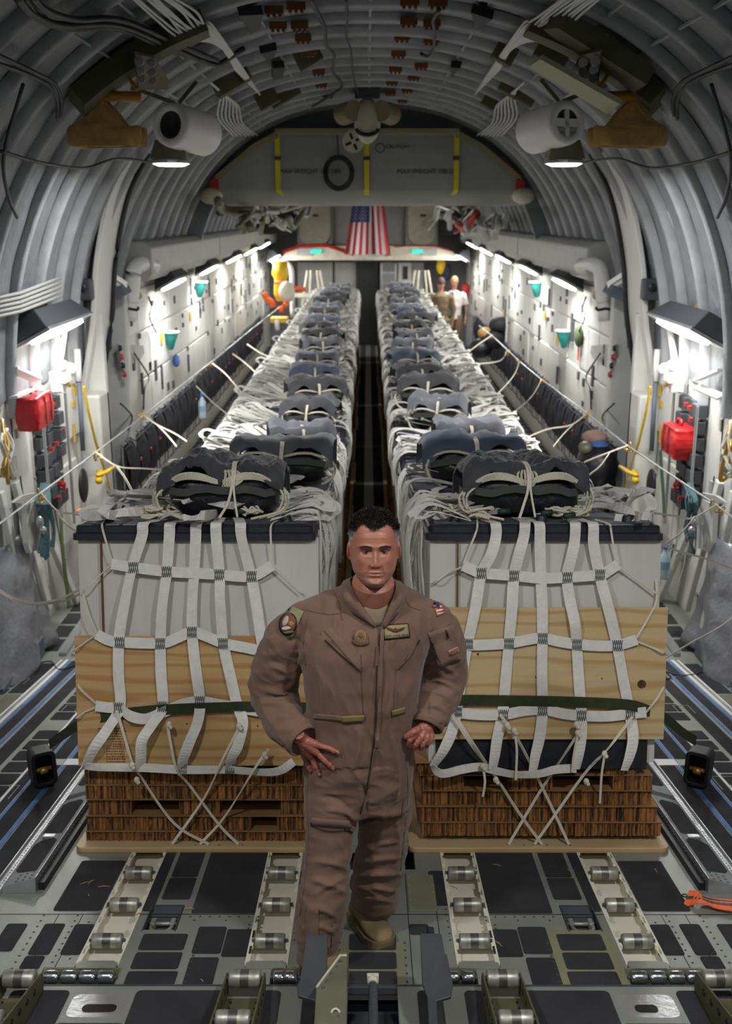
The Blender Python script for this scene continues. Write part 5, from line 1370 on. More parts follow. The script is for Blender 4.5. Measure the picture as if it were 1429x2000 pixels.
line('thigh_zip', [(784,1590),(790,1560)], .0018, M['suitseam'], suit, .004, 3)
line('shin_zip', [(648,1806),(646,1850)], .0018, M['zipd'], suit, .004, 4)
decal('shin_pocket', [(600,1772),(622,1775),(622,1850),(596,1845)], M['suit'], suit, .005, 4, 8)
# ---- hands
def hand(wrist, knuck, fingers, thumb, r=.0098):
    mb = MB()
    k0 = knuck[0]; k3 = knuck[-1]
    for i, k in enumerate(knuck): mb.tube([wrist.lerp(k, -.25), wrist.lerp(k, .35), wrist.lerp(k, .8), k], [.021, .019, .0155, .0128], 12)
    mb.ell(wrist.lerp((k0+k3)/2, .55), (.032, .02, .034), 14, 10)
    for f, k in zip(fingers, knuck):
        P = [k.lerp(f[0], -.2)]+f; n = len(P); mb.tube(smooth_path(P, 3), [r*1.15-(r*.35)*i/(3*(n-1)) for i in range(3*(n-1)+1)], 12); mb.ell(P[-1], (r*.82,)*3, 10, 8)
        for q in f[:-1]: mb.ell(q, (r*1.12,)*3, 10, 8)
    mb.tube(smooth_path(thumb, 3), [.0155-.004*i/(3*(len(thumb)-1)) for i in range(3*(len(thumb)-1)+1)], 12); mb.ell(thumb[-1], (.0108,)*3, 10, 8)
    return mb
def hh(px, py, o): return hit(px, py, o)
w1 = P3(586,1444,3.44)
kn1 = [hh(622,1456,.016), hh(620,1471,.020), hh(609,1481,.018), hh(598,1484,.014)]
fg1 = [[hh(640,1461,.014), hh(651,1466,.011), hh(660,1470,.009)], [hh(634,1486,.015), hh(643,1494,.012), hh(650,1501,.009)], [hh(616,1496,.014), hh(620,1505,.011), hh(623,1512,.009)], [hh(600,1493,.012), hh(603,1499,.010), hh(606,1505,.008)]]
ha = hand(w1, kn1, fg1, [w1+V((-.005, .01, -.01)), w1+V((.0, .045, -.03)), w1+V((.01, .075, -.045)), w1+V((.02, .1, -.05))])
w2 = P3(832,1416,3.50)
def q2(px, py, Y): return P3(px, py, Y)
kn2 = [q2(812,1434,3.455), q2(822,1441,3.452), q2(833,1443,3.458), q2(843,1442,3.468)]
fg2 = [[q2(801,1446,3.447), q2(799,1455,3.462), q2(803,1459,3.485)], [q2(812,1454,3.447), q2(810,1460,3.462), q2(813,1461,3.485)], [q2(825,1455,3.452), q2(822,1461,3.465), q2(823,1461,3.488)], [q2(836,1451,3.462), q2(833,1456,3.475), q2(832,1457,3.492)]]
hb2 = hand(w2, kn2, fg2, [w2.lerp(kn2[0], .3)+V((-.008, -.008, 0)), q2(810,1428,3.452), q2(801,1434,3.45), q2(793,1439,3.455)])
allv = []; allf = []; allc = []
def addm(vs, fs, cs): 
    o = len(allv); allv.extend(vs); allf.extend([tuple(i+o for i in f) for f in fs]); allc.extend(cs)
addm(hvs, hfs, cols)
hskin = V(rgb('9a6250')); hred = V(rgb('9a4a3e'))
for mb in (ha, hb2):
    mm = remesh(mb, .0022, 3, .5); vs = verts_of(mm); cs = []
    for p in vs:
        n_ = noise.noise(p*60)*.5+.5; c = hskin.lerp(hred, .45*n_); cs.append(tuple(c))
    nn = [v.normal for v in mm.vertices]
    vs = [p+n_*(.0012*noise.noise(p*130)-.0008*abs(noise.noise(p*60+V((3,3,3))))) for p, n_ in zip(vs, nn)]
    addm(vs, [tuple(p.vertices) for p in mm.polygons], cs)
# core of the body inside the suit, arms reaching the hands
cb = MB(); sb = cb
limb([(727,1175,3.57,36),(715,1230,3.60,55),(708,1330,3.60,52),(702,1420,3.61,52),(702,1490,3.60,50)])
limb([(610,1212,3.58,26),(552,1280,3.62,28),(536,1335,3.64,25),(560,1415,3.52,20),(584,1442,3.45,17)]); limb([(836,1206,3.58,26),(862,1270,3.61,26),(864,1330,3.61,23),(846,1385,3.545,19),(833,1414,3.502,17)])
limb([(655,1470,3.57,42),(650,1560,3.54,40),(647,1655,3.50,33),(630,1750,3.46,30),(618,1870,3.44,22)]); limb([(752,1470,3.59,42),(751,1560,3.62,40),(742,1655,3.66,33),(736,1735,3.71,30),(722,1776,3.75,22)])
mm = remesh(cb, .009, 2); vs = verts_of(mm); addm(vs, [tuple(p.vertices) for p in mm.polygons], [tuple(skin)]*len(vs))
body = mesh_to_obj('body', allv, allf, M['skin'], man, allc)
# ---- eyes, lids, brows
for s in (-1, 1):
    c = H((s*.0305, -(lerpk(-.006, KF)*(1-(.0305/.081)**2.3)**.55-.0165), -.0065))
    e = MB(); e.ell(c, (.0122,)*3, 20, 14); eye = e.build('eye', mat('eye_white', '82766e', .25), man, world=True, smooth=True)
    d = (CAM-c).normalized(); 
    e = MB(); e.lathe([(.0066, .0104), (.0058, .0114), (0, .0124)], c, d, 16, cap=False); e.build('iris', mat('iris_dark', '38291c', .2), eye, world=True, smooth=True)
    e = MB(); e.lathe([(.0026, .0118), (.0018, .0125), (0, .0127)], c, d, 12, cap=False); e.build('pupil', M['black'], eye, world=True, smooth=True)
    lid = MB()
    for up_ in (1, -1):
        def lf(u, v, up_=up_):
            a = PI*(u*.96+.02); b_ = (.36 if up_ > 0 else .48)+v*1.0; r = .0137
            return c+HRX @ V((r*math.cos(a)*1.0, -r*math.sin(a)*math.cos(b_ if up_ > 0 else b_), up_*r*math.sin(a)*math.sin(b_)+up_*.0*v))
        lid.grid(lf, 20, 8)
    o = lid.build('eyelid', mat('lid_skin', '80503f', .5), man, world=True, smooth=True, solid=.0012)
rh = random.Random(5); hbv = MB(); hc = []
def strand(p, d, l, w, c):
    d = d.normalized(); s_ = d.cross(FW)
    s_ = s_.normalized() if s_.length > 1e-4 else RT.copy()
    hbv.add([p-s_*w, p+s_*w, p+d*l*.6+s_*w*.8, p+d*l*.6-s_*w*.8, p+d*l], [(0,1,2,3), (3,2,4)])
    hc.extend([tuple(c)]*5)
hbvh = BVHTree.FromPolygons(hvs, hfs)
for s in (-1, 1):
    for k in range(330):
        u = rh.random(); x = s*(.013+.037*u); z = .0105+.0055*math.sin(u*2.4)+rh.uniform(-.0036, .0036)*(1-.5*u)-.004*u*u
        y = -head_pt(x, z); strand(H((x, y-.0002, z)), HRX @ V((s*1, -.25, .35-.5*u)), .0065, .0005, V(rgb('261a14')))
cnt = 0
for p, q in zip(hvs, [hl(p) for p in hvs]):
    x, y, z = q
    if abs(x) > .0868 or z < -.06 or y > .12: continue
    hz = hairline(x, y)
    if z < hz+rh.uniform(0, .006): continue
    if (y > 0 and rh.random() < .55) or rh.random() < .35: continue
    gz = min(1, max(0, (z-.032)/.035)); n_ = q.normalized(); rad = HRX @ V((n_.x, n_.y, n_.z))
    fwd = HRX @ V((noise.noise(q*60)*.8+ (.3 if x > 0 else -.3)*0, -1.0, .1)); down = HRX @ V((0, .25, -1))
    dirv = (fwd*.8+rad*.9) if z > .06 else (down*.9+rad*.35)
    l = (.010+.006*rh.random()) if gz > .5 else (.004+.003*rh.random())
    if z > .085: l *= 1.1
    c = grayc.lerp(hairc, gz)*(rh.uniform(.6, 1.2) if gz > .5 else rh.uniform(.8, 1.1))
    if rh.random() < .10: c = grayc*.6
    strand(p+rad*rh.uniform(-.001, .004)*gz, dirv+V((rh.uniform(-.35, .35), rh.uniform(-.35, .35), rh.uniform(-.35, .35))), l, .0007 if gz > .5 else .00035, c); cnt += 1
mesh_to_obj('hair', hbv.v, hbv.f, M['hair'], man, hc, smooth=False)
# ---- boots
def boot(ankle, heel, toe, lab):
    f = (toe-heel); L_ = f.length; f.normalize(); s_ = f.cross(RN).normalized(); bt = thing('boot', None, None, (0, 0, 0)); bpy.data.objects.remove(bt)
    mb = MB(); vs = []; n = 22
    K = [(0,.028,.06),(.03,.038,.11),(.08,.041,.130),(.12,.041,.116),(.16,.044,.092),(.20,.048,.076),(.235,.050,.068),(.262,.047,.061),(.282,.040,.052),(.296,.028,.040),(.304,.012,.030)]
    for t, w, h_ in K:
        t = t/.302*L_
        for j in range(n):
            a = 2*PI*j/n; ca, sa = math.cos(a), math.sin(a)
            w2 = w*1.12
            vs.append(heel+f*t+s_*(w2*math.copysign(abs(ca)**.8, ca))+RN*(.028+max(0, (h_-.028)*(.5+.5*sa)*1.0) if sa > -1.1 else .028))
    fs = [(i*n+j, i*n+(j+1) % n, (i+1)*n+(j+1) % n, (i+1)*n+j) for i in range(len(K)-1) for j in range(n)]+[tuple(range(n-1, -1, -1)), tuple((len(K)-1)*n+j for j in range(n))]
    mb.add(vs, fs); top = heel+f*(.075/.302*L_)
    mb.tube([top+RN*.05, top+RN*.12-f*.0, ankle+V((0, 0, .06))], [.046, .048, .05], 18)
    bm_ = remesh(mb, .005, 3); o = mesh_to_obj('boot', verts_of(bm_), [tuple(p.vertices) for p in bm_.polygons], M['bootm'], man); o['label'] = lab
    mb = MB(); vs = []
    for hgt, gr_ in ((0, 0), (.012, .003), (.026, .003), (.034, -.002)):
        for t, w, h_ in K:
            pass
    out_ = [(t/.302*L_, w*1.12+.004) for t, w, h_ in K]; ring = [(t, w) for t, w in out_]+[(t, -w) for t, w in reversed(out_)]
    m_ = len(ring)
    for hgt, gr_ in ((0, -.003), (.010, .001), (.024, .001), (.034, -.004)):
        for t, w in ring: vs.append(heel+f*(t+(.004 if t > L_*.5 else -.004)*(1 if gr_ > 0 else .3))+s_*(w+math.copysign(gr_, w))+RN*hgt)
    fs = [(k*m_+j, k*m_+(j+1) % m_, (k+1)*m_+(j+1) % m_, (k+1)*m_+j) for k in range(3) for j in range(m_)]+[tuple(range(m_-1, -1, -1)), tuple(3*m_+j for j in range(m_))]
    mb.add(vs, fs); mb.build('sole', M['sole'], o, world=True, smooth=False, bevel=.002)
    mb = MB()
    for k in range(5):
        t = (.125+.014*k)/.302*L_; h_ = .128-.0105*k; a = heel+f*t+RN*(h_); mb.tube([a-s_*.022-RN*.006, a+RN*.004, a+s_*.022-RN*.006+f*.01], .0022, 6); mb.tube([a+s_*.022-RN*.006, a+RN*.005, a-s_*.022-RN*.006+f*.01], .0022, 6)
    mb.tube([a+RN*.006, a+s_*.03+RN*.004-f*.02, a+s_*.036-RN*.01+f*.01, a+RN*.006], .002, 6); mb.build('laces', mat('tan_lace', '8a7a5c', .8), o, world=True, smooth=True)
a = RG(693, 1792); c = RG(752, 1853)
boot(P3(722,1776,3.745), RW(a[0], a[1], 0), RW(c[0], c[1], 0), 'scuffed tan suede boot on the hatch cover')
a = RG(618, 1858); f_ = RW(a[0], a[1], 0)
boot(P3(618,1866,3.44), f_+RU*.02, f_+RU*.02+(RU*-.28+V((.085, 0, 0))), 'tan boot mostly hidden behind the dark arm')
# ================================================================ fittings and background of the hold
def mx(px): return 1434-px
def side(px, s): return px if s < 0 else mx(px)
NM = {-1: 'left', 1: 'right'}
# ---- stowed sidewall seats
M['seatb'] = mat('seat_black', '17181c', .7, bump=.4, bscale=25); M['navy'] = mat('navy_strap', '232b3d', .8); M['redb'] = mat('red_buckle', 'a32624', .4)
def seat():
    t = thing('sidewall_seat', None, 'seat', (0, 0, -40))
    b = MB()
    def f(u, v): x = .05+.05*math.sin(PI*v)+.012*noise.noise(V((u*5, v*6, 2))); return V((x, (u-.5)*.46, .05+.55*v))
    b.grid(f, 8, 10); b.box(0, .06, -.22, .22, .06, .6); b.build('seat_cover', M['seatb'], t, smooth=False)
    b = MB(); b.tube([V((.02, -.24, .63)), V((.02, .24, .63))], .016, 6); b.tube([V((.03, -.24, .05)), V((.03, .24, .05))], .016, 6); b.tube([V((.02, -.23, .0)), V((.02, -.23, .63))], .013, 6); b.build('seat_frame', M['alum'], t)
    for y in (-.1, .1):
        b = MB(); b.ribbon([V((.03, y, .66)), V((.12, y, .58)), V((.13, y*.8, .3)), V((.12, y, .02)), V((.05, y, -.05))], .04, .006, V((0, 1, 0)), k=3); b.build('harness_strap', M['navy'], t)
    b = MB(); b.cbox((.145, .1, .42), (.02, .04, .035)); b.build('buckle', M['redb'], t, bevel=.008)
    return t
proto_seat = seat(); used = False; rnd = random.Random(8)
for s in (-1, 1):
    k = 0; y = 11.4
    while y < 26.5:
        o = copy_tree(proto_seat) if used else proto_seat
        if used and rnd.random() < .6:
            for ch in list(o.children):
                if ch.name.startswith('buckle'): bpy.data.objects.remove(ch)
        used = True
        o.location = (s*2.66, y, .42+rnd.uniform(-.02, .02)); o.rotation_euler = (0, 0, 0 if s < 0 else PI)
        o['label'] = 'black folded troop seat with navy harness, %s from the frame along the %s wall' % (ords[k] if k < 30 else 'last', NM[s]); o['group'] = 'folded seats along the %s wall' % NM[s]
        y += .56; k += 1
# ---- anchor cables, clips and static lines
def cable_pt(px, py): return PZ(px, py, 1.48)
for s in (-1, 1):
    pts = [(-60,1072),(0,1022),(185,885),(281,812),(345,760),(422,700),(480,652),(530,612),(590,566)] if s < 0 else [(1490,1055),(1429,1010),(1400,988),(1227,872),(1147,808),(1058,742),(1014,706),(990,683),(960,655),(935,636)]
    t = thing('anchor_cable', 'long grey steel cable running along the %s wall above the seats' % NM[s], 'cable', cable_pt(*pts[1]))
    b = MB(); b.tube([cable_pt(*p) for p in pts], .007, 6); b.build('cable_run', M['alum'], t, world=True)
    clips = [(78,962),(187,883),(281,812),(414,709),(545,601),(575,578)] if s < 0 else [(1400,985),(1226,870),(1148,806),(1057,742),(1014,707),(990,685),(960,655)]
    for k, (px, py) in enumerate(clips):
        p = cable_pt(px, py); D = p.y; sc = .8
        t = thing('line_clip', 'brass static line clips gathered on the %s cable, %s from the camera' % (NM[s], ords[k]), 'clip', p+V((0, 0, -.06)), None, 'static line clips')
        rr = random.Random(k*3+s)
        b = MB()
        for q in range(4):
            c = p+V((rr.uniform(-.03, .03), rr.uniform(-.05, .05), rr.uniform(-.05, .01))); R = Euler((rr.uniform(0, 3), rr.uniform(0, 3), rr.uniform(0, 3))).to_matrix()
            b.tube([c+R @ V((.026*math.cos(a), .014*math.sin(a), 0)) for a in [2*PI*i/10 for i in range(10)]], .006, 5, closed=True)
        b.build('snap_hook', M['gold'], t, world=True, smooth=True)
def lines(L):
    for lab, m, w, pts in L:
        P = [U(px, py, Y) for px, py, Y in pts]
        b = MB(); b.ribbon(P, w*.62, .004, V((.3, .2, 1)), k=5); tag(b.build('static_line', m, smooth=False), lab, 'line', 'static lines')
def cy(px, py): return cable_pt(px, py).y
L = [('pale static line from the first left clip to the front left bundle, upper', M['cord'], .018, [(78,962,cy(78,962)),(112,998,6.8),(140,1003,6.2),(180,1012,5.2)]),
     ('pale static line from the first left clip to the front left bundle, lower', M['cord'], .02, [(113,1003,6.8),(130,1025,6.2),(162,1045,5.3)]),
     ('pale line from the second left clip running level to the front left parachute', M['cord'], .018, [(187,883,cy(187,883)),(228,910,8),(280,915,7),(335,918,5.3)]),
     ('wide pale line dropping from the second left clip to the bundle lid', M['cord'], .03, [(228,911,8),(245,935,7.4),(264,972,6.2)]),
     ('pale line from the third left clip, right branch', M['cord'], .022, [(281,812,cy(281,812)),(306,829,10),(340,846,9.4),(365,862,8.9)]),
     ('pale line from the third left clip, falling branch', M['cord'], .025, [(306,829,10),(325,848,9.4),(345,872,8.6)]),
     ('pale line crossing the left floor strip below the third clip', M['cord'], .022, [(383,754,12.4),(420,790,11.5),(475,832,10.4)]),
     ('pale line from the fourth left clip to the left row', M['cord'], .024, [(414,709,14),(440,730,13.4),(470,765,12.2)]),
     ('pale line to the left row beyond the fourth clip', M['cord'], .03, [(454,691,15.2),(475,706,14.6),(500,728,13.8)]),
     ('pale line to the left row near its far third', M['cord'], .03, [(482,672,16.5),(510,690,16),(540,703,15.2)]),
     ('slack double line hanging at the left picture edge, upper', M['cord'], .022, [(-20,1140,7),(20,1166,6.7),(60,1178,6.3),(110,1172,5.8),(163,1148,5.0)]),
     ('slack double line hanging at the left picture edge, lower', M['cord'], .018, [(-20,1145,6.9),(30,1174,6.6),(80,1180,6.2),(130,1172,5.6),(165,1155,5.0)]),
     ('pale static line from the first right clip to the front right bundle, upper', M['cord'], .018, [(1400,985,cy(1400,985)),(1352,1012,6.8),(1320,1008,6.2),(1276,1002,5.3)]),
     ('pale static line from the first right clip to the front right bundle, lower', M['cord'], .02, [(1354,1012,6.8),(1330,1040,6.0),(1286,1072,5.0)]),
     ('pale line from the second right clip to the parachute, upper', M['cord'], .02, [(1226,870,cy(1226,870)),(1188,884,8.2),(1160,895,7.6),(1140,903,7)]),
     ('pale line from the second right clip to the parachute, lower', M['cord'], .024, [(1190,885,8.2),(1172,910,7.5),(1150,928,6.8)]),
     ('pale line from the third right clip, upper', M['cord'], .024, [(1148,806,cy(1148,806)),(1115,830,10.4),(1070,838,10),(1020,858,9.4)]),
     ('pale line from the third right clip, lower', M['cord'], .024, [(1120,828,10.4),(1100,848,9.8),(1080,872,9.2)]),
     ('pale line from the fourth right clip to the right row', M['cord'], .026, [(1057,742,cy(1057,742)),(1040,772,12.4),(1010,800,11.8),(960,826,11)]),
     ('pale line from the fifth right clip to the right row', M['cord'], .028, [(1014,707,cy(1014,707)),(1002,735,13.8),(970,770,13.2),(930,800,12.4)]),
     ('pale line from the sixth right clip', M['cord'], .03, [(990,685,cy(990,685)),(975,705,15),(920,712,14.6),(880,722,14)]),
     ('pale line by the far right clip', M['cord'], .03, [(960,655,17),(935,672,16.6),(905,695,16)]),
     ('taut pale line leaving the front right bundle at the picture edge', M['cord'], .018, [(1290,1064,5.0),(1330,1078,5.5),(1380,1092,6.2),(1440,1115,7)]),
     ('short tail hanging from the taut right line, nearer the bundle', M['cord'], .014, [(1327,1078,5.5),(1318,1092,5.5),(1313,1113,5.5)]),
     ('short tail hanging from the taut right line, farther out', M['cord'], .014, [(1337,1080,5.6),(1335,1105,5.6),(1324,1137,5.6)]),
     ('pale line crossing the right side deck low at the picture edge', M['cord'], .016, [(1440,1198,7),(1400,1228,6.6),(1355,1252,6.2),(1288,1292,5.2)])]
lines(L)
# ---- objects on the near side walls (x about 2.8), mirrored where the photo mirrors them
def wallbox(name, lab, cat, pxs, m, s, X=2.80, depth=.12, bev=.01, group=None):
    """pxs = (px0,py0,px1,py1) of the face seen on the wall plane"""
    a = PX(side(pxs[0], -1) if s < 0 else pxs[0], pxs[1], s*X); c = PX(pxs[2], pxs[3], s*X)
    y0, y1 = sorted((a.y, c.y)); z0, z1 = sorted((a.z, c.z))
    b = MB(); x0, x1 = sorted((s*X, s*(X-depth))); b.box(x0, x1, y0, y1, z0, z1)
    return b.build(name, m, bevel=bev) if lab is None else tag(b.build(name, m, bevel=bev), lab, cat, group)
for s in (-1, 1):
    q = (lambda px: px) if s < 0 else mx
    w = bpy.data.objects['wall_'+NM[s]]
    def wp(px, py, X=2.82): return PX(q(px), py, s*X)
    # panel seams and small details in one layer of the wall
    b = MB()
    for px0, py0, px1, py1 in ((12,675,42,1100),(60,640,75,900),(118,640,118,760),(40,930,75,1190),(95,930,140,1180)):
        a, c = wp(px0, py0, 2.815), wp(px1, py1, 2.815); b.ribbon([a, c], .012, .006, V((0, 1, 0)))
    b.build('panel_seam', M['dkgrey'], w, world=True)
    b = MB(); rr = random.Random(5+s)
    for _ in range(60):
        y = rr.uniform(7.2, 10.4); z = rr.uniform(.25, 2.2); d = rr.uniform(.02, .09); h = rr.uniform(.015, .12); x0, x1 = sorted((s*2.80, s*2.82)); b.box(x0, x1, y, y+d, z, z+h)
    b.build('small_fitting', M['ltgrey'], w, world=True)
    b = MB()
    for y0, y1, z0, z1 in ((7.0, 7.5, 1.2, 1.9), (7.55, 8.2, .35, .95), (8.3, 8.8, .3, 1.0), (9.35, 9.95, .5, 1.2), (7.0, 7.5, .4, 1.1), (8.9, 9.3, 1.35, 2.2), (9.5, 10.2, 1.4, 2.3)):
        x0, x1 = sorted((s*2.79, s*2.825)); b.box(x0, x1, y0, y1, z0, z1)
    b.build('liner_panel', M['wallp2'], w, world=True, bevel=.015)
    # leaning stiffener ribs at the foot
    b = MB()
    for px0, py0, px1, py1 in ((0,960,60,1230),(75,1000,150,1175),(28,940,95,1190)):
        a, c = wp(px0, py0, 2.80), wp(px1, py1, 2.66); b.ribbon([a, c], .10, .05, V((0, 1, 0)))
    b.build('stiffener', M['wallp'], w, world=True, bevel=.01)
    # equipment rack
    rack = thing('equipment_rack', 'grey switch and valve rack full of small boxes on the %s ramp bay wall' % NM[s], 'equipment', wp(95, 930), None)
    b = MB(); y0, z0 = wp(95, 930).y, .95
    rr = random.Random(14)
    for i in range(7):
        for j in range(3):
            x0, x1 = sorted((s*2.8, s*(2.8-rr.uniform(.04, .12)))); yy = 8.75+j*.2; zz = .95+i*.14; b.box(x0, x1, yy, yy+.15, zz, zz+.11)
    b.build('rack_box', M['dkgrey'], rack, world=True, bevel=.006)
    b = MB()
    for k in range(12): c = V((s*2.69, 8.78+rr.random()*.5, .98+rr.random()*.9)); b.cbox(c, (.03, .03, .03))
    b.build('switch', M['redb'], rack, world=True); 
    for ya, yb in ((9.38, 9.40), (8.7, 8.7)): b = MB(); b.tube([V((s*2.7, ya, .7)), V((s*2.7, yb, 1.9))], .013, 8); b.build('rack_pipe', M['alum'], rack, world=True)
    # white valve assembly and strut
    t = thing('valve_assembly', 'white valve assembly with strut below the big %s lamp' % NM[s], 'valve', wp(115, 730), None)
    b = MB(); b.tube([wp(127, 640, 2.72), wp(117, 700, 2.7), wp(110, 735, 2.66)], [.03, .03, .035], 10)
    for k in range(4): c = wp(103+8*k, 752, 2.62); b.tube([c+V((0, 0, .05)), c-V((0, 0, .06))], .018, 8)
    c = wp(118, 735, 2.64); b.cbox(c, (.14, .2, .1)); b.ell(c+V((-s*.05, .12, .04)), (.06, .06, .06), 12, 8); b.ell(c+V((-s*.05, -.08, .1)), (.05, .05, .05), 12, 8)
    b.build('valve_body', M['white'], t, world=True, bevel=.008)
    b = MB(); b.tube([wp(125, 745, 2.6), wp(136, 752, 2.6)], .02, 8); b.build('yellow_knob', M['yellow'], t, world=True)
    # white and grey pole
    t = thing('striker_pole', 'white topped grey pole standing by the yellow edged bulkhead, %s side' % NM[s], 'pole', wp(158, 900, 2.7), None)
    b = MB(); b.tube([wp(150, 682, 2.72), wp(154, 745, 2.72)], .032, 10); b.build('pole_sleeve', M['white'], t, world=True, smooth=True)
    b = MB(); b.tube([wp(154, 745, 2.72), wp(162, 880, 2.72)], .022, 10); b.build('pole', M['bluegrey'], t, world=True, smooth=True)
    # bay bulkhead with yellow edge at the frame
    b = MB(); P = [wp(164, 755, 2.6), wp(172, 800, 2.6), wp(186, 860, 2.6), wp(205, 920, 2.6), wp(225, 1000, 2.6)]
    b.ribbon([p for p in P], .02, .02, V((0, 1, 0))); tag(b.build('edge_marking', M['yellow']), 'yellow painted edge line on the %s bay bulkhead' % NM[s], 'marking')
    b = MB(); x0, x1 = sorted((s*2.6, s*2.82)); b.box(x0, x1, 10.2, 10.6, -.02, 1.75); b.build('bay_bulkhead', M['wallp'], w, world=True, bevel=.03)
    for px0, py0, px1, py1 in ((143,755,150,772),(141,785,148,792),(143,830,148,862)):
        a, c = wp(px0, py0, 2.78), wp(px1, py1, 2.78); b = MB(); b.box(min(a.x, c.x)-.004, max(a.x, c.x)+.004, a.y, c.y, c.z, a.z) if a.y < c.y else b.box(a.x-.004, a.x+.004, c.y, a.y, c.z, a.z); b.build('yellow_label', M['yellow'], w, world=True)
    # yellow lever
    t = thing('yellow_lever', 'yellow T handled lever on the %s bay bulkhead' % NM[s], 'lever', wp(205, 925, 2.55), None)
    b = MB(); b.tube([wp(190, 928, 2.58), wp(207, 922, 2.54), wp(223, 911, 2.5)], [.025, .03, .026], 8, flat=.6); b.build('handle', M['yellow'], t, world=True, smooth=True)
    b = MB(); b.tube([wp(195, 922, 2.6), wp(193, 940, 2.57)], .035, 10); b.build('hub', M['yellow'], t, world=True, smooth=True)
    # red first aid style bag
    if s < 0: B0 = PX(70, 830, -2.66); nm_ = 'red vinyl kit bag hanging on the left wall below a white shelf bracket'
    else: B0 = PX(1322, 886, 2.66); nm_ = 'red vinyl kit bag hanging on the right wall beside the grey racks'
    t = thing('kit_bag', nm_, 'bag', B0, None, None)
    b = MB(); 
    def bf(u, v):
        a = 2*PI*u; ca, sa = math.cos(a), math.sin(a); e = .25; z = .26*v
        r = 1-.06*math.cos(2*PI*v)+.03*noise.noise(V((u*9, v*5, s)))
        return B0+V((math.copysign(abs(ca)**e, ca)*.10*r, math.copysign(abs(sa)**e, sa)*.21*r, z-.02*abs(sa)))
    b.grid(bf, 32, 8, closeu=True); n = len(b.v); b.f.append(tuple(range(n-32, n))); b.m.append(0); b.f.append(tuple(range(31, -1, -1))); b.m.append(0)
    b.build('bag_body', M['red'], t, world=True, smooth=False, bevel=.012)
    b = MB(); b.tube([B0+V((0, -.07, .26)), B0+V((0, -.05, .30)), B0+V((0, .05, .30)), B0+V((0, .07, .26))], .012, 6); b.build('carry_handle', M['red'], t, world=True, smooth=True)
    b = MB(); b.ribbon([B0+V((-s*.104, -.05, .24)), B0+V((-s*.108, -.05, .02))], .02, .006, V((0, 1, 0))); b.ribbon([B0+V((-s*.104, .1, .24)), B0+V((-s*.108, .1, .02))], .02, .006, V((0, 1, 0))); b.build('bag_strap', mat('dark_red', '6f1013', .5), t, world=True)
    # shelf brackets over the bag
    for k, (py0, py1) in enumerate(((722,742),(755,772))):
        t = thing('shelf_bracket', 'white angled shelf bracket %s the %s wall bag' % (('high above', 'just above')[k], NM[s]), 'bracket', wp(45, py1, 2.7), None)
        b = MB(); a, c = wp(26, py0 if k == 0 else py1+4, 2.74), wp(74, py1 if k == 0 else py0, 2.62); b.ribbon([a, c], .09, .02, V((1, 0, .2))); b.build('shelf_plate', M['white'], t, world=True)
    # teal harness
    t = thing('restraint_harness', 'teal webbing harness bunched on a hook, %s wall' % NM[s], 'harness', wp(92, 1095, 2.6), None)
    rr = random.Random(31+s); b = MB()
    for k in range(10):
        x0 = 78+rr.uniform(-4, 16); P = [wp(90+rr.uniform(-6, 6), 945, 2.62), wp(x0, 985, 2.56+rr.uniform(-.05, .03)), wp(x0+rr.uniform(-8, 14), 1030, 2.55), wp(x0+rr.uniform(-4, 10), 1062+rr.uniform(-14, 30), 2.56)]
        b.ribbon(P, .05, .006, [V((0, 1, 0)), V((.6, .8, 0)), V((0, 1, .3)), V((.4, 1, 0))], k=4)
    b.build('webbing', mat('harness_teal', '36545a', .8, var=.2), t, world=True)
    b = MB(); b.ell(wp(78, 1020, 2.5), (.03, .03, .05), 10, 7); b.ell(wp(84, 1035, 2.5), (.03, .03, .03), 8, 6); b.build('buckle', M['alum'], t, world=True, smooth=True)
    # green strap going down to the deck
    t = thing('cargo_strap', 'olive green strap hanging down the %s bay wall' % NM[s], 'strap', wp(125, 1180, 2.6), None)
    b = MB(); P = [(119,1005),(121,1060),(126,1110),(133,1165),(135,1186)] if s < 0 else [(145,880),(142,925),(139,965),(137,1010)]
    b.ribbon([wp(a, c, 2.58) for a, c in P], .075, .008, V((0, 1, 0)), k=3); b.build('webbing', mat('strap_green', '5d6f3c' if s < 0 else '3c5c4a', .85), t, world=True)
    # oval slot with black gear
    b = MB(); c = wp(163, 948, 2.58); b.ell(c, (.03, .13, .16), 14, 9); tag(b.build('gear_pouch', M['black'], smooth=True), 'black gear stuffed in the oval slot of the %s bay bulkhead' % NM[s], 'pouch')
    # grey hinge box at the frame and the white extending arm
    t = thing('hinge_box', 'dark square hinge box high on the %s frame' % NM[s], 'box', U(q(165), 570, 10.3), None)
    c = U(q(165), 565, 10.3); b = MB(); b.cbox(c, (.16, .12, .2)); b.build('housing', M['dkgrey'], t, world=True, bevel=.02)
    b = MB(); b.lathe([(.04, 0), (.04, .02), (.02, .03)], c-V((0, .06, -.02)), (0, -1, 0), 14); b.build('bolt', M['black'], t, world=True)
    t = thing('support_arm', 'white slotted arm reaching from the %s frame to the wall' % NM[s], 'bracket', U(q(225), 545, 11.0), None)
    b = MB(); b.ribbon([U(q(204), 533, 11.0), U(q(246), 560, 11.3)], .1, .025, V((0, 0, 1))); b.ribbon([U(q(212), 536, 10.98), U(q(240), 554, 11.2)], .02, .03, V((0, 0, 1))); b.build('arm_plate', M['white'], t, world=True)
    c = U(q(232), 572, 11.3); b = MB(); b.cbox(c, (.2, .3, .1), Euler((0, s*.5, 0)).to_matrix()); b.build('grey_block', M['bluegrey'], t, world=True, bevel=.01)
    # duct hoses
    t = thing('duct_hose', 'white wrapped air hose curving down beside the %s frame' % NM[s], 'hose', U(q(254), 600, 11.9), None)
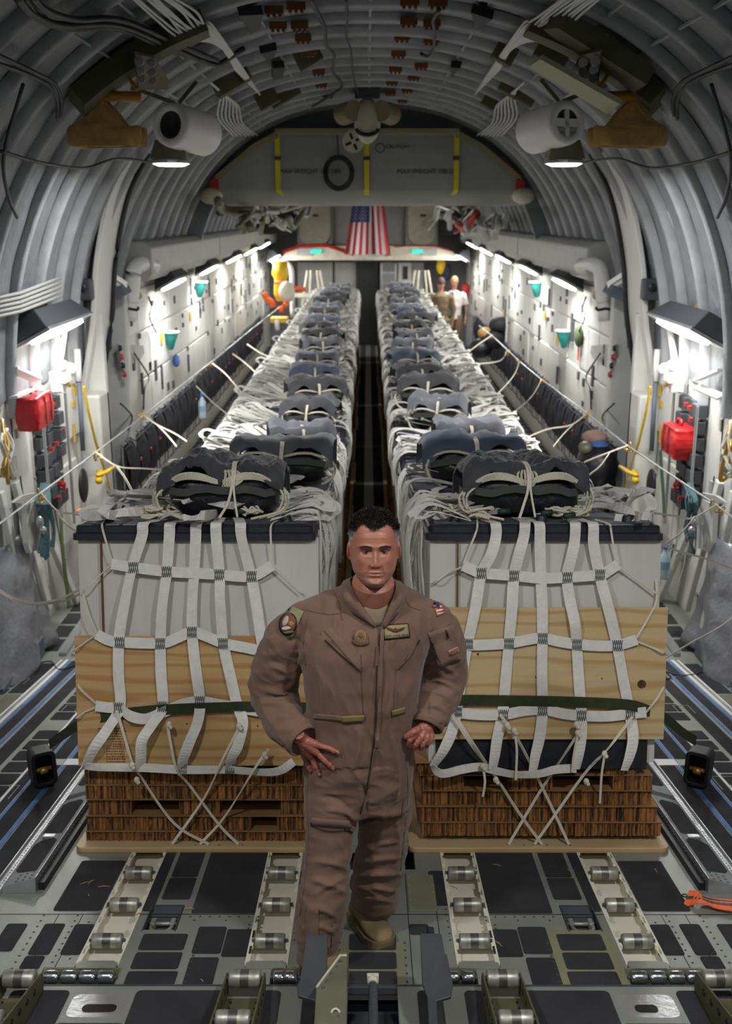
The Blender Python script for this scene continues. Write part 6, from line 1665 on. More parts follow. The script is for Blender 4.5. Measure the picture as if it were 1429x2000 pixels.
    b = MB(); b.tube(smooth_path([U(q(300), 520, 12.2), U(q(277), 516, 11.9), U(q(262), 528, 11.8), U(q(258), 560, 11.8), U(q(255), 590, 11.8)], 6), .085, 14); b.build('hose', M['white'], t, world=True, smooth=True)
    b = MB(); b.tube([U(q(255), 586, 11.8), U(q(253), 626, 11.8)], .075, 12); b.build('hose_end', M['white'], t, world=True, smooth=True)
    b = MB(); b.tube([U(q(255), 603, 11.8)+V((.085*math.cos(a), .085*math.sin(a), .01*math.sin(3*a))) for a in [2*PI*k/12 for k in range(12)]], .015, 6, closed=True); b.build('clamp', M['black'], t, world=True)
    b = MB(); b.tube(smooth_path([U(q(245), 455, 11.9), U(q(240), 490, 11.95), U(q(246), 540, 12.1), U(q(270), 580, 12.3)], 5), .055, 10); tag(b.build('green_duct', mat('duct_green', 'a5ab7c', .6), smooth=True), 'pale green duct behind the white hose, %s side' % NM[s], 'duct')
    # teal funnels on the long wall, wall details
    for k, (px, py, D) in enumerate(((390,568,15.5),(333,668,12.9)) if s < 0 else ((1062-14,568,16.2),(1101,665,13.2))):
        c = PX(px, py, s*2.6)
        t = thing('teal_funnel_light', 'teal funnel shaped emergency light on the %s wall, %s' % (NM[s], ('upper with white cap', 'lower')[k]), 'light', c, None, 'teal wall lights')
        b = MB(); b.lathe([(.11, .12), (.03, -.1), (0, -.1)], c, (0, 0, 1), 16, cap=False); b.build('funnel', M['teal'], t, world=True, smooth=True)
        b = MB(); b.lathe([(0, .15), (.13, .14), (.13, .12), (0, .12)], c, (0, 0, 1), 16, cap=False); b.build('cap', M['white'], t, world=True, smooth=True)
    for k, (px, py) in enumerate(((316,660),(372,618)) if s < 0 else ((1087,664),(1062,617),(984,612))):
        c = PX(px, py, s*2.645); b = MB(); b.cbox(c, (.006, .14, .14)); tag(b.build('placard', M['yellow']), 'small yellow placard on the %s wall, %s' % (NM[s], ('nearer', 'farther', 'farthest')[k]), 'placard')
    for k, (px, py) in enumerate(((407,545),(215,633)) if s < 0 else ((1029,549),(1221,628),(1383,662))):
        c = PX(px, py, s*2.645 if k != 2 else s*2.8); b = MB(); b.cbox(c, (.006, .1, .12)); tag(b.build('exit_placard', mat('placard_green', '3f9a5a', .6)), 'small green placard on the %s wall, %s' % (NM[s], ('by the lamps', 'by the frame', 'below the big lamp')[k]), 'placard')
    # pentagon panels
    c0 = [PX(q(a), b_, s*2.64) for a, b_ in ((232,672),(280,675),(282,690),(244,724),(238,720))]
    b = MB(); vs = c0+[p+V((s*.03, 0, 0)) for p in c0]; n = 5; b.add(vs, [tuple(range(n)), tuple(range(n, 2*n))]+[(i, (i+1) % n, n+(i+1) % n, n+i) for i in range(n)]); b.build('access_panel', M['ltgrey'], w, world=True)
    # loose cables on the wall
    for k, P in enumerate(([(290,580),(296,600),(292,620),(305,650)],[(262,690),(290,735),(282,760),(280,800)],[(235,788),(248,800),(258,815),(250,840)])):
        b = MB(); b.tube(smooth_path([PX(q(a), c, s*2.6) for a, c in P], 5), .01, 6); tag(b.build('wall_cable', M['cable'], smooth=True), 'thin dark cable drooping on the %s wall, %s' % (NM[s], ('highest', 'middle', 'lowest')[k]), 'cable')
    t = thing('control_panel', 'strip of dark and red indicator buttons beside the %s frame' % NM[s], 'panel', PX(q(235), 730, s*2.62), None)
    for k in range(4):
        b = MB(); c = PX(q(232+3*k), 680+17*k, s*2.62); b.lathe([(.035, 0), (.03, .03), (0, .035)], c, (-s, 0, 0), 12, cap=False); b.build('button', (M['black'], M['redb'], M['black'], M['redb'])[k], t, world=True, smooth=True)
    # pipes above the big lamp (left: white pipe bundle, right: two pipes)
    for k in range(5 if s < 0 else 2):
        b = MB(); b.tube([wp(-40, 590+k*9, 2.62), wp(40, 572+k*9, 2.6), wp(118, 542+k*9, 2.58)] if s < 0 else [U(1265-k*8, 305, 9.8), U(1320-k*8, 430, 9.3), U(1378-k*8, 548+k*9, 8.9), U(1450, 560+k*9, 8.6)], .014, 6)
        tag(b.build('wall_pipe', M['wcable'], smooth=True), 'thin pale pipe above the big %s lamp, %s of its bundle' % (NM[s], ords[k] if k else 'topmost'), 'pipe', 'pipes above the %s lamp' % NM[s])
    # ceiling: cargo sling bags, ducts, trusses
    t = thing('canvas_sling', 'tan canvas sling hung below the ceiling, %s' % NM[s], 'sling', U(q(203), 285, 8.0), None)
    Y0 = 7.6
    def sl(u, v):
        # outline: peak at top, wide rounded bottom
        L_ = [(195,190),(178,215),(150,240),(132,252),(134,282),(150,287)]; R_ = [(195,190),(215,208),(235,235),(250,248),(275,248),(274,284)]
        a = smooth_path([V((p[0], p[1], 0)) for p in L_], 3); c = smooth_path([V((p[0], p[1], 0)) for p in R_], 3); i = v*(len(a)-1); k0 = int(i)
        pa, pb = a[k0], c[min(k0, len(c)-1)]; p = pa.lerp(pb, u)
        return U(q(p.x), p.y, Y0-.07*math.sin(PI*u)*v+.015*noise.noise(V((u*5, v*5, 1))))
    b = MB(); b.grid(sl, 18, 16); b.build('canvas', M['tan'], t, world=True, smooth=True, solid=.012)
    b = MB(); b.grid(lambda u, v: sl(u, v)+V((0, .2, -.0)), 18, 16); b.build('canvas_back', M['tan'], t, world=True, smooth=True, solid=.012)
    b = MB(); b.tube([U(q(168), 186, Y0), U(q(275), 190, Y0)], .035, 8); b.tube([U(q(178), 172, Y0), U(q(178), 192, Y0)], .03, 8); b.build('sling_bar', mat('orange_bar', 'a8741f', .6), t, world=True, smooth=True)
    b = MB(); b.tube([U(q(196), 76, Y0+.2), U(q(268), 176, Y0)], .014, 6); b.build('yellow_rod', M['yellow'], t, world=True)
    if s > 0:
        b = MB(); p = U(1279, 208, 7.9); b.cbox(p, (.11, .01, .17)); tag(b.build('paper_tag', M['white']), 'white paper tag hanging by the right canvas sling', 'tag')
    # duct nozzle
    cN = U(q(334), 244, 8.3) if s < 0 else U(1106, 240, 8.3)
    t = thing('air_duct', ('white air duct with open black mouth, left ceiling' if s < 0 else 'white air duct with round crossbar grille, right ceiling'), 'air duct', cN, None)
    ax = V((-s*.5, 1, -.1)).normalized(); r = .158
    b = MB(); b.lathe([(r*.62, -.005), (r*.66, -.02), (r*.95, -.02), (r, .02), (r*1.02, .12), (r*1.02, .42), (r*.9, .45)], cN, ax, 32, cap=False); b.build('duct_body', M['white'], t, world=True, smooth=True)
    b = MB(); b.lathe([(0, .04), (r*.64, .0)], cN, ax, 28, cap=False); b.build('duct_mouth', M['black'], t, world=True)
    if s > 0:
        a1, n1 = frame_from(ax); b = MB()
        b.ribbon([cN-a1*r*.7, cN+a1*r*.7], .06, .02, n1); b.ribbon([cN-n1*r*.7, cN+n1*r*.7], .035, .02, a1); b.build('grille_bar', M['white'], t, world=True)
        for k, hw in ((-.05, .62), (-.085, .5), (-.12, .3)): b = MB(); b.ribbon([cN-a1*r*hw+n1*k*1.0-ax*.001, cN+a1*r*hw+n1*k], .03, .018, n1); b.build('grille_bar', M['ltgrey'], t, world=True)
    b = MB(); b.ribbon([cN+V((0, .25, .17)), cN+V((s*.5, .35, .35))], .06, .03, V((0, 1, 0))); b.ribbon([cN+V((0, .35, .17)), cN+V((-s*.12, .5, .34))], .05, .03, V((0, 1, 0))); b.build('hanger', M['green'], t, world=True)
    # olive truss bracket with holes, wire fans
    t = thing('truss_bracket', 'olive perforated truss bracket under the %s ceiling' % NM[s], 'bracket', CE(q(290), 165), None)
    b = MB(); po = [(262,100),(300,108),(326,150),(325,170),(268,170)]; A = [CE(q(a), c, .25) for a, c in po]; slab(b, A, .02); b.build('bracket_plate', M['olive'], t, world=True)
    b = MB()
    for a, c in ((272,120),(296,122),(275,136),(297,140),(276,154),(298,157)): b.lathe([(.028, 0), (.028, .012)], CE(q(a), c, .28), (0, -1, 0), 12)
    b.build('hole', M['ltgrey'], t, world=True)
    b = MB(); b.ribbon(smooth_path([CE(q(a), c, .10) for a, c in ((150,200),(205,155),(262,115),(325,78),(400,45))], 4), .24, .14, V((0, 1, 0))); tag(b.build('arch_beam', M['olive']), 'long olive beam under the %s ceiling above the sling' % NM[s], 'beam')
    rr = random.Random(60+s)
    for k in range(10):                                # white wire fans
        P = [CE(q(250+8*k+rr.uniform(-5, 5)), -15), CE(q(300+9*k), 25+rr.uniform(-5, 10)), CE(q(345+6*k), 62+rr.uniform(-6, 10)-k*2), CE(q(380+4*k), 78-k*3), CE(q(430+5*k), 90+5*k), CE(q(462+5*k), 140+5*k)]
        b = MB(); b.tube(smooth_path(P, 5), .009, 5); tag(b.build('ceiling_wire', M['white'], smooth=True), 'pale wire fanning over the %s ceiling, %s of the fan' % (NM[s], ords[k]), 'wire', 'wires on the %s ceiling' % NM[s])
    for k in range(7):
        P = [CE(q(410+7*k), 160+6*k), CE(q(430+6*k), 185+4*k), CE(q(426+8*k), 230+2*k), CE(q(455+8*k), 265)]
        b = MB(); b.tube(smooth_path(P, 5), .010, 5); tag(b.build('ceiling_wire', M['white'], smooth=True), 'pale wire on the farther %s ceiling arch, %s of seven' % (NM[s], ords[k]), 'wire', 'wires on the %s ceiling' % NM[s])
    for k, P in enumerate(([(-20,100,8.2),(60,138,8.3),(105,162,8.5),(120,195,8.7),(118,225,8.8)],[(-20,118,8.2),(60,148,8.3),(100,172,8.5),(112,200,8.7),(112,232,8.8)],[(0,195,8.3),(45,165,8.4),(8,300,8.2),(15,380,8.3),(33,425,8.5)][1:],[(0,295,8.3),(80,318,8.6),(165,328,8.8),(230,310,9.0),(300,318,9.3)])):
        b = MB(); b.tube(smooth_path([CE(q(a), c) for a, c, Y in P]), .012, 6); tag(b.build('conduit', M['cable'], smooth=True), 'dark conduit on the %s insulation, %s' % (NM[s], ('upper of the pair', 'lower of the pair', 'long looping one', 'level one beside the sling')[k]), 'cable')
    # olive clutter boxes on the arch
    for k, (px, py, w_, h_, D) in enumerate(((440,160,50,40,10.5),(520,190,40,34,11.5),(600,108,48,40,9.5),(555,185,60,26,12),(470,150,36,26,10.2)) if s < 0 else ((1010,180,70,26,10.8),(985,105,40,34,10),(1075,110,60,30,9.2),(955,200,26,20,12))):
        c = CE(px, py, .08); D = c.y; b = MB(); b.cbox(c, (w_*D/F, .12, h_*D/F), Euler((0, s*.5, 0)).to_matrix()); tag(b.build('avionics_box', M['olive'], bevel=.01), 'small olive box fixed on the %s ceiling, %s' % (NM[s], ords[k]), 'box', 'olive boxes on the ceiling')
    for k, P in enumerate((((462,12),(510,10),(503,38),(486,52)),((505,90),(538,82),(530,100),(518,105)),((530,120),(553,118),(549,140),(530,145))) if s < 0 else (((923,6),(965,20),(933,43)),((882,118),(902,120),(884,138)))):
        b = MB(); slab(b, [CE(a, c, .06) for a, c in P], .06); tag(b.build('wedge_bracket', M['brown'] if 0 else M['black']), 'dark wedge bracket on the %s of the ceiling, %s' % (NM[s], ords[k]), 'bracket')
    # brown terminal strips along the centre
    for line_ in ((((535,20),(543,50),(592,75),(602,100),(622,140),(627,165),(640,185)) if s < 0 else ((800,4),(798,42),(785,72),(778,105),(772,135),(765,160),(762,180))), (((578,12),(585,50)) if s < 0 else ((855,5),(843,46),(842,78),(822,128),(808,150),(795,175),(786,195)))):
        for k, (px, py) in enumerate(line_):
            D = 3.05/((420-py)/F)*.0+1.42*F/(420-py); c = CE(px, py, .07); b = MB(); b.cbox(c, (.13, .06, .05)); 
            for q_ in (-.04, 0, .04): b.cbox(c+V((q_, 0, -.03)), (.02, .05, .03))
            tag(b.build('terminal_strip', M['brown']), 'brown terminal strip, %s from the camera in the %s %s ceiling run' % (ords[k], 'inner' if line_[0][0] in (578, 800) else 'outer', NM[s]), 'terminal strip', 'terminal strips on the ceiling')
# long black and dark cables across the ceiling
for lab, P, r in (('thick black cable swooping from the upper left corner to the ceiling centre', [(30,-10,7.6),(60,25,7.8),(120,50,8),(230,50,8.2),(340,95,8.8),(420,125,9.6),(475,95,10)], .022),
                  ('second thick black cable beside the first in the upper left', [(60,-10,7.6),(90,20,7.8),(150,38,8),(240,40,8.2),(350,88,8.8),(425,118,9.6)], .018),
                  ('third black cable in the upper left bundle', [(45,-10,7.6),(75,30,7.8),(130,57,8),(235,58,8.2),(330,100,8.8),(400,118,9.5)], .014),
                  ('wavy black cable running along the ceiling centre', [(607,-5,7.2),(622,30,7.8),(634,55,8.4),(637,90,9.3),(652,108,10),(650,140,11),(668,165,12),(655,180,12.6),(610,208,13.5)], .016),
                  ('thin black cable right of the wavy one', [(675,-5,7.2),(678,40,8),(676,70,8.8),(685,100,9.6),(690,150,11.4),(700,190,13)], .010),
                  ('black cable pair on the right of the ceiling centre', [(858,18,7.6),(845,40,8),(848,60,8.3),(846,95,9.4),(835,110,9.8),(822,105,9.8)], .014)):
    b = MB(); b.tube(smooth_path([CE(a, c) for a, c, Y in P], 5), r, 7); tag(b.build('ceiling_cable', M['cable'], smooth=True), lab, 'cable')
# right hand reflector box under the ceiling
t = thing('light_trough', 'long olive trough with cream rim under the right ceiling', 'trough', U(1130, 120, 8.4))
b = MB(); slab(b, [CE(a, c, .2) for a, c in ((1060,58),(1075,70),(1240,180),(1262,165),(1150,85),(1090,55))], .1); b.build('trough_body', M['olive'], t, world=True)
b = MB(); slab(b, [CE(a, c, .32) for a, c in ((1037,122),(1060,107),(1215,195),(1190,215))], .03); b.build('trough_rim', mat('rim_cream', 'a8a78a', .6), t, world=True)
# ---- wing box fairing across the hold
Yw = 15.3
t = thing('wing_box_fairing', 'wide grey wing box fairing spanning the ceiling with pale lower lip', 'fairing', U(715, 395, Yw))
def fpoly(pts, Y): return [U(a, c, Y) for a, c in pts]
up_ = [(541,262),(897,262),(940,285),(1020,352),(1026,372),(408,372),(412,352),(495,285)]
b = MB(); A = fpoly(up_, Yw); n = len(A); vs = A+[p+V((0, 1.9, 0)) for p in A]; b.add(vs, [tuple(range(n)), tuple(range(n, 2*n))]+[(i, (i+1) % n, n+(i+1) % n, n+i) for i in range(n)]); b.build('fairing_panel', M['bin'], t, world=True)
b = MB(); a0 = U(408, 372, Yw); a1 = U(1026, 372, Yw)
def lip(u, v): a = v*1.5; p = a0.lerp(a1, u); return p+V((0, .0+.20*(1-math.cos(a)), -.19*math.sin(a)))
b.grid(lip, 20, 8); b.box(a0.x, a1.x, Yw+.19, Yw+1.9, a0.z-.19, a0.z); b.build('fairing_lip', mat('lip_grey', '9a9b95', .55), t, world=True, smooth=False)
for s in (-1, 1):
    b = MB(); c = U(412 if s < 0 else 1022, 383, Yw-.02); b.ell(c, (.16, .12, .11), 16, 10); b.build('fairing_tip', M['cream'], t, world=True, smooth=True)
    b = MB(); slab(b, fpoly([((410,345)[0], 352),(426,344),(428,370),(408,372)] if s < 0 else [(1024,352),(1008,344),(1006,370),(1026,372)], Yw-.01), .02); b.build('red_stripe', M['redp'], t, world=True)
    b = MB(); slab(b, fpoly([(541,256),(495,280),(416,346),(428,350),(500,290),(545,268)] if s < 0 else [(893,256),(940,280),(1018,346),(1006,350),(935,290),(890,268)], Yw-.04), .05); b.build('edge_trim', mat('trim_beige', '8d8468', .7) if s < 0 else bpy.data.materials['trim_beige'], t, world=True)
b = MB(); slab(b, fpoly([(541,254),(893,254),(893,264),(541,264)], Yw-.05), .3); b.build('top_strip', bpy.data.materials['trim_beige'], t, world=True)
def txt(name, body, loc, size, m, parent, rot=(PI/2, 0, 0)):
    cu = bpy.data.curves.new(name, 'FONT'); cu.body = body; cu.size = size; cu.align_x = 'CENTER'; cu.extrude = .002; cu.materials.append(m); tmp = bpy.data.objects.new(name, cu); COL.objects.link(tmp); me = bpy.data.meshes.new_from_object(tmp.evaluated_get(bpy.context.evaluated_depsgraph_get())); bpy.data.objects.remove(tmp)
    o = bpy.data.objects.new(name, me); COL.objects.link(o); o.parent = parent; o.location = TMX[parent.name].inverted() @ V(loc); o.rotation_euler = rot; return o
txt('warning_text', 'MAX WEIGHT 100 LBS', U(605, 339, Yw-.01), .085, M['black'], t); txt('warning_text', 'MAX WEIGHT 100 LBS', U(835, 339, Yw-.01), .085, M['black'], t); txt('small_text', 'CAUTION', U(775, 290, Yw-.01), .07, M['black'], t)
b = MB(); c = U(742, 289, Yw-.012); b.tube([c+V((.06*math.cos(a), 0, .06*math.sin(a))) for a in [2*PI*k/16 for k in range(16)]], .006, 5, closed=True); b.build('round_mark', M['black'], t, world=True)
for px, nm in ((541, 'left'), (716, 'centre'), (892, 'right')):
    t2 = thing('tie_strap', 'yellow tie strap on the %s of the grey wing box fairing' % nm, 'strap', U(px, 380, Yw-.02), None, 'yellow straps')
    b = MB(); k = 4 if px < 600 else (-4 if px > 800 else 0); b.ribbon([U(px, 262, Yw-.02), U(px+k*.5, 370, Yw-.02), U(px+k*2, 382, Yw+.02), U(px+k*4, 390, Yw+.1)], .07, .01, V((1, 0, 0))); b.build('webbing', M['yelstrap'], t2, world=True)
    b = MB(); b.cbox(U(px+k*.3, 309, Yw-.03), (.09, .02, .05)); b.build('buckle', M['dkgrey'], t2, world=True)
b = MB(); c = U(661, 338, Yw-.12)
for r in (.195, .18, .165): b.tube([c+V((r*math.cos(a), .02*math.sin(3*a)+r*.1, r*1.12*math.sin(a))) for a in [2*PI*k/28 for k in range(28)]], .02, 6, closed=True)
b.tube([c+V((0, 0, .2)), c+V((-.02, 0, .6))], .01, 5); tag(b.build('cable_coil', M['cable'], smooth=True), 'coil of dark cable hanging in front of the grey fairing', 'cable coil')
t = thing('loudspeaker_horn', 'cream horn shaped unit at the ceiling centre above the fairing', 'fixture', U(717, 240, 13.5))
c = U(717, 236, 13.5); b = MB(); b.ell(c, (.16, .2, .26), 20, 12); b.build('horn_body', M['cream'], t, world=True, smooth=True)
b = MB(); b.tube([c+V((.13*math.cos(a), -.17, -.10+.07*math.sin(a))) for a in [PI+PI*k/10 for k in range(11)]], .025, 6); b.build('horn_slot', M['black'], t, world=True, smooth=True)
for s in (-1, 1):
    b = MB(); b.lathe([(.12, -.15), (.13, .3), (.05, .35)], c+V((s*.2, 0, .1)), (s*.3, 1, 0), 18); b.build('side_can', mat('can_olive', '8a8060', .6) if s < 0 else bpy.data.materials['can_olive'], t, world=True, smooth=False)
b = MB(); b.cbox(c+V((0, .1, .35)), (.3, .4, .15)); b.build('mount', M['dkgrey'], t, world=True)
t = thing('vent_fan', 'small round vent below the cream ceiling horn', 'vent', U(690, 276, 14.5)); c = U(690, 277, 14.5)
b = MB(); b.lathe([(.13, 0), (.14, .02), (.14, .06)], c, (0, -1, 0), 20); b.build('vent_disc', M['cream'], t, world=True)
for k in range(4): a = k*PI/2+.4; b = MB(); b.ribbon([c+V((.03*math.cos(a), -.065, .03*math.sin(a))), c+V((.11*math.cos(a), -.065, .11*math.sin(a)))], .035, .004, V((-math.sin(a), 0, math.cos(a)))); b.build('vent_slot', M['black'], t, world=True)
b = MB(); A = [V((arch(PI*k/40, .02)[0], 15.6, arch(PI*k/40, .02)[1])) for k in range(4, 37)]
n = len(A); low = [V((p.x*.9, 15.6, min(p.z-.02, 3.7))) for p in A]; b.add(A+low, [(i, i+1, n+i+1, n+i) for i in range(n-1)])
o = b.build('trim_3', M['insul'], solid=.05, world=True); o['kind'] = 'structure'
# ---- forward wall
Yf = 27.6
t = thing('crew_deck_beam', 'cream cross beam below the forward wall with teal exit lights', 'beam', U(720, 510, Yf))
b = MB(); A = fpoly([(545,508),(560,490),(590,480),(850,480),(880,488),(900,508)], Yf); n = len(A); vs = A+[p+V((0, 1.0, 0)) for p in A]; b.add(vs, [tuple(range(n)), tuple(range(n, 2*n))]+[(i, (i+1) % n, n+(i+1) % n, n+i) for i in range(n)]); b.build('beam_face', M['cream'], t, world=True)
b = MB(); b.tube([U(a, c, Yf-.05) for a, c in ((552,492),(585,481),(640,480),(690,497))], .045, 6); b.tube([U(a, c, Yf-.05) for a, c in ((770,482),(800,480),(850,481),(882,490))], .02, 6); b.build('red_trim', M['redp'], t, world=True)
for px in (617, 815): b = MB(); c = U(px, 491, Yf-.06); b.box(c.x-.14, c.x+.14, c.y, c.y+.05, c.z-.05, c.z+.05); b.build('exit_light', mat('exit_teal', '2fb8a8', .5, emit='39c8b8', estr=.8) if px < 700 else bpy.data.materials['exit_teal'], t, world=True)
for px in (595, 838): b = MB(); c = U(px, 492, Yf-.04); b.box(c.x-.2, c.x+.2, c.y, c.y+.05, c.z-.09, c.z+.09); b.build('beam_panel', M['ltgrey'], t, world=True, bevel=.01)
for k, (px, lab) in enumerate(((614, 'left'), (824, 'right'))):
    t = thing('crew_deck_door', 'cream panel with rounded lower corners on the forward wall, %s of the flag' % lab, 'door panel', U(px, 480, Yf+.8))
    o = U(px, 395, Yf+.8); b = MB(); hw = (29 if k == 0 else 26)*(Yf+.8)/F; z1 = U(px, 390, Yf+.8).z; z0 = U(px, 478, Yf+.8).z
    b.prism([(p[0], p[1]) for p in rrect(-hw, hw, z0, z1, .28, 5)], 0, .08, Matrix.Translation(V((o.x, o.y, 0))) @ Matrix.Rotation(PI/2, 4, 'X')); b.build('door_leaf', M['cream'], t, world=True)
    b = MB(); b.box(o.x-hw-.06, o.x+hw+.06, o.y+.001, o.y+.1, z0-.06, z1); b.build('door_surround', M['ltgrey'], t, world=True); b = MB(); b.cbox(U(px+2, 421, Yf+.7), (.14, .02, .06)); b.build('door_latch', M['dkgrey'], t, world=True)
b = MB(); a = U(645, 390, Yf+1.0); c = U(790, 480, Yf+1.0); b.box(a.x, c.x, a.y, a.y+.05, c.z, a.z); tag(b.build('centre_partition', M['ltgrey']), 'plain grey partition behind the hanging flag', 'partition')
# flags
def flag(nm_lab, corners, Y, seed, canton=True):
    t = thing('flag', nm_lab, 'flag', U(*corners[3], Y)); (a, b_, c, d) = [V((p[0], p[1], 0)) for p in corners]
    def P(u, v):
        q = a.lerp(b_, u).lerp(d.lerp(c, u), v); p = U(q.x, q.y, Y); return p+V((0, .09*math.sin(u*13+seed)*(.3+v)+.05*math.sin(u*31), 0))
    mats = [M['flagr'], M['flagw'], M['flagb']]; mb = MB(); nu, nv = 52, 24
    mb.grid(lambda u, v: P(u, v), nu+1, nv+1)
    mb.m = [(2 if canton and (i < nu*7/13*.0+nu*.54*1.0) and (j < nv*.40) else ((i*13//nu) % 2)) for j in range(nv) for i in range(nu)]
    mb.build('cloth', mats, t, world=True, smooth=True, recalc=False)
    if canton:
        sb_ = MB()
        for j in range(6):
            for i in range(9):
                u = .03+.055*i+(.0 if j % 2 else .0); v = .03+.062*j+(.03 if i % 2 else 0); p = P(u, v); sb_.cbox(p-V((0, .012, 0)), (.02, .004, .02))
        sb_.build('stars', M['flagw'], t, world=True)
M['flagr'] = mat('flag_red', 'b32a30', .8); M['flagw'] = mat('flag_white', 'd8d6d6', .8); M['flagb'] = mat('flag_blue', '333a66', .8)
flag('large American flag hung on end at the front of the hold', [(690,389),(747,389),(760,497),(673,497)], 27.0, 0)
flag('second American flag edge showing behind the right of the large flag', [(741,389),(748,389),(763,500),(750,500)], 27.2, 2, False)
# forward lower wall openings and fittings
b = MB(); a = U(695, 511, 29.3); c = U(737, 620, 29.3); b.box(a.x, c.x, a.y-.02, a.y+.05, 0, a.z); o = b.build('door_1', M['black']); o['kind'] = 'structure'
b = MB(); a = U(778, 513, 29.2); c = U(802, 600, 29.2); b.box(a.x, c.x, a.y-.02, a.y+.05, 0, a.z); o = b.build('door_2', M['wallp2'], bevel=.02); o['kind'] = 'structure'
b = MB(); a = U(787, 520, 29.14); c = U(796, 545, 29.14); b.box(a.x, c.x, a.y-.02, a.y, c.z, a.z); b.build('window_slot', M['black'], o, world=True)
t = thing('ladder', 'grey crew ladder between the dark doorway and the white door', 'ladder', U(757, 560, 29.0)); a = U(745, 515, 29.0); c = U(772, 560, 29.0)
for x in (a.x, c.x): b = MB(); b.box(x-.03, x+.03, 28.95, 29.02, 0.0, a.z); b.build('rail', M['alum'], t, world=True)
for k in range(7): b = MB(); z = .25+k*.28; b.box(a.x, c.x, 28.93, 29.03, z, z+.04); b.build('rung', M['alum'], t, world=True)
for k, (px, py, m, lab) in enumerate(((861,520,'yellow','small yellow bottle hung on the forward wall'),(872,532,'navy','dark blue bag hung on the forward wall'),(908,568,'redp','red fire bottle on the forward right wall'))):
    b = MB(); b.ell(U(px, py, 28.5), (.13, .12, .22), 12, 8); tag(b.build(('gas_bottle', 'hung_bag', 'fire_bottle')[k], M[m], smooth=True), lab, ('bottle', 'bag', 'bottle')[k])
# pallet nets/poles by the far rows
for s, px0 in ((-1, 590), (1, 800)):
    t = thing('tripod_rack', 'pale frame of poles standing ahead of the far end of the %s row' % NM[s], 'rack', U(px0+25, 640, 27.0))
    c = U(px0+22, 560, 27.0); 
    for k in range(4): b = MB(); dx = (-.5, -.2, .3, .55)[k]; b.tube([V((c.x+dx, 27, 0)), V((c.x+dx*.3, 27, 2.1))], .03, 6); b.build('pole', M['cream'], t, world=True)
    b = MB(); b.box(c.x-.55, c.x+.55, 26.95, 27.05, 1.45, 1.55); b.build('crossbar', M['cream'], t, world=True)
# ---- yellow and orange survival gear on the left
t = thing('survival_gear', 'yellow life raft pack with orange hoses and white pod by the left forward door', 'survival gear', U(552, 640, 22.5))
c = U(548, 545, 22.5); b = MB(); b.tube([c+V((0, 0, .35)), c+V((0, -.02, .1)), c, c-V((.01, 0, .3)), c-V((.02, 0, .45))], [.14, .18, .13, .14, .08], 14); b.build('raft_pack', M['yellow'], t, world=True, smooth=True)
b = MB(); b.ell(U(560, 570, 22.2), (.17, .16, .22), 16, 10); b.build('white_pod', M['cream'], t, world=True, smooth=True)
b = MB(); b.tube(smooth_path([U(515,572,22.2), U(520,583,22.2), U(530,590,22.2), U(534,600,22.2)], 5), .06, 8); b.tube([U(572,563,22.2), U(595,565,22.4)], .05, 8); b.tube([U(548,598,22.2), U(550,610,22.2)], .05, 8); b.tube([U(553,592,22.1), U(562,598,22.1)], .06, 8); b.tube([U(536,552,22.3), U(560,551,22.3)], .03, 8); b.build('orange_hose', M['orange'], t, world=True, smooth=True)
b = MB(); P = smooth_path([U(532,515,22.9), U(545,510,22.9), U(562,515,22.9), U(569,530,22.9), U(570,565,22.9), U(571,620,22.9)], 4); b.tube(P, .05, 8); b.build('white_frame', M['white'], t, world=True, smooth=True)
b = MB(); a = U(527, 621, 22.2); e = U(562, 631, 22.2); b.box(a.x, e.x, a.y, a.y+.4, e.z, a.z); b.build('yellow_case', M['yellow'], t, world=True, bevel=.02)
b = MB(); b.tube([U(541,625,22.1), U(541,645,22.1)], .05, 8); b.build('white_bundle', M['white'], t, world=True, smooth=True)
# ---- overhead clutter behind the fairing on both sides
for s in (-1, 1):
    rr = random.Random(80+s)
    for k in range(26):
        x0 = rr.uniform(1.4, 2.05)*s; z0 = rr.uniform(3.2, 3.6); y0 = rr.uniform(14, 24); 
        P = [V((x0, y0, z0)), V((x0+rr.uniform(-.25, .25), y0+rr.uniform(.3, 1.2), z0+rr.uniform(-.25, .2))), V((x0+rr.uniform(-.3, .3), y0+rr.uniform(1.0, 2.5), z0+rr.uniform(-.3, .2)))]
        b = MB(); b.tube(smooth_path(P, 4), rr.choice((.02, .035, .06)), 7); o = b.build('overhead_pipe', rr.choice((M['wcable'], M['alum'], M['green'], M['ltgrey'], M['redp'] if k % 7 == 0 else M['ltgrey'])), smooth=True)
        tag(o, 'pipe among the dense overhead plumbing on the %s above the wall beam' % NM[s], 'pipe', 'overhead plumbing %s' % NM[s])
    b = MB(); x0, x1 = sorted((s*1.64, s*2.5)); b.box(x0, x1, 24.8, 24.9, 3.0, 4.3); o = b.build('equipment_bay_wall', M['black']); tag(o, 'dark equipment bay closing the %s overhead space' % NM[s], 'bay')
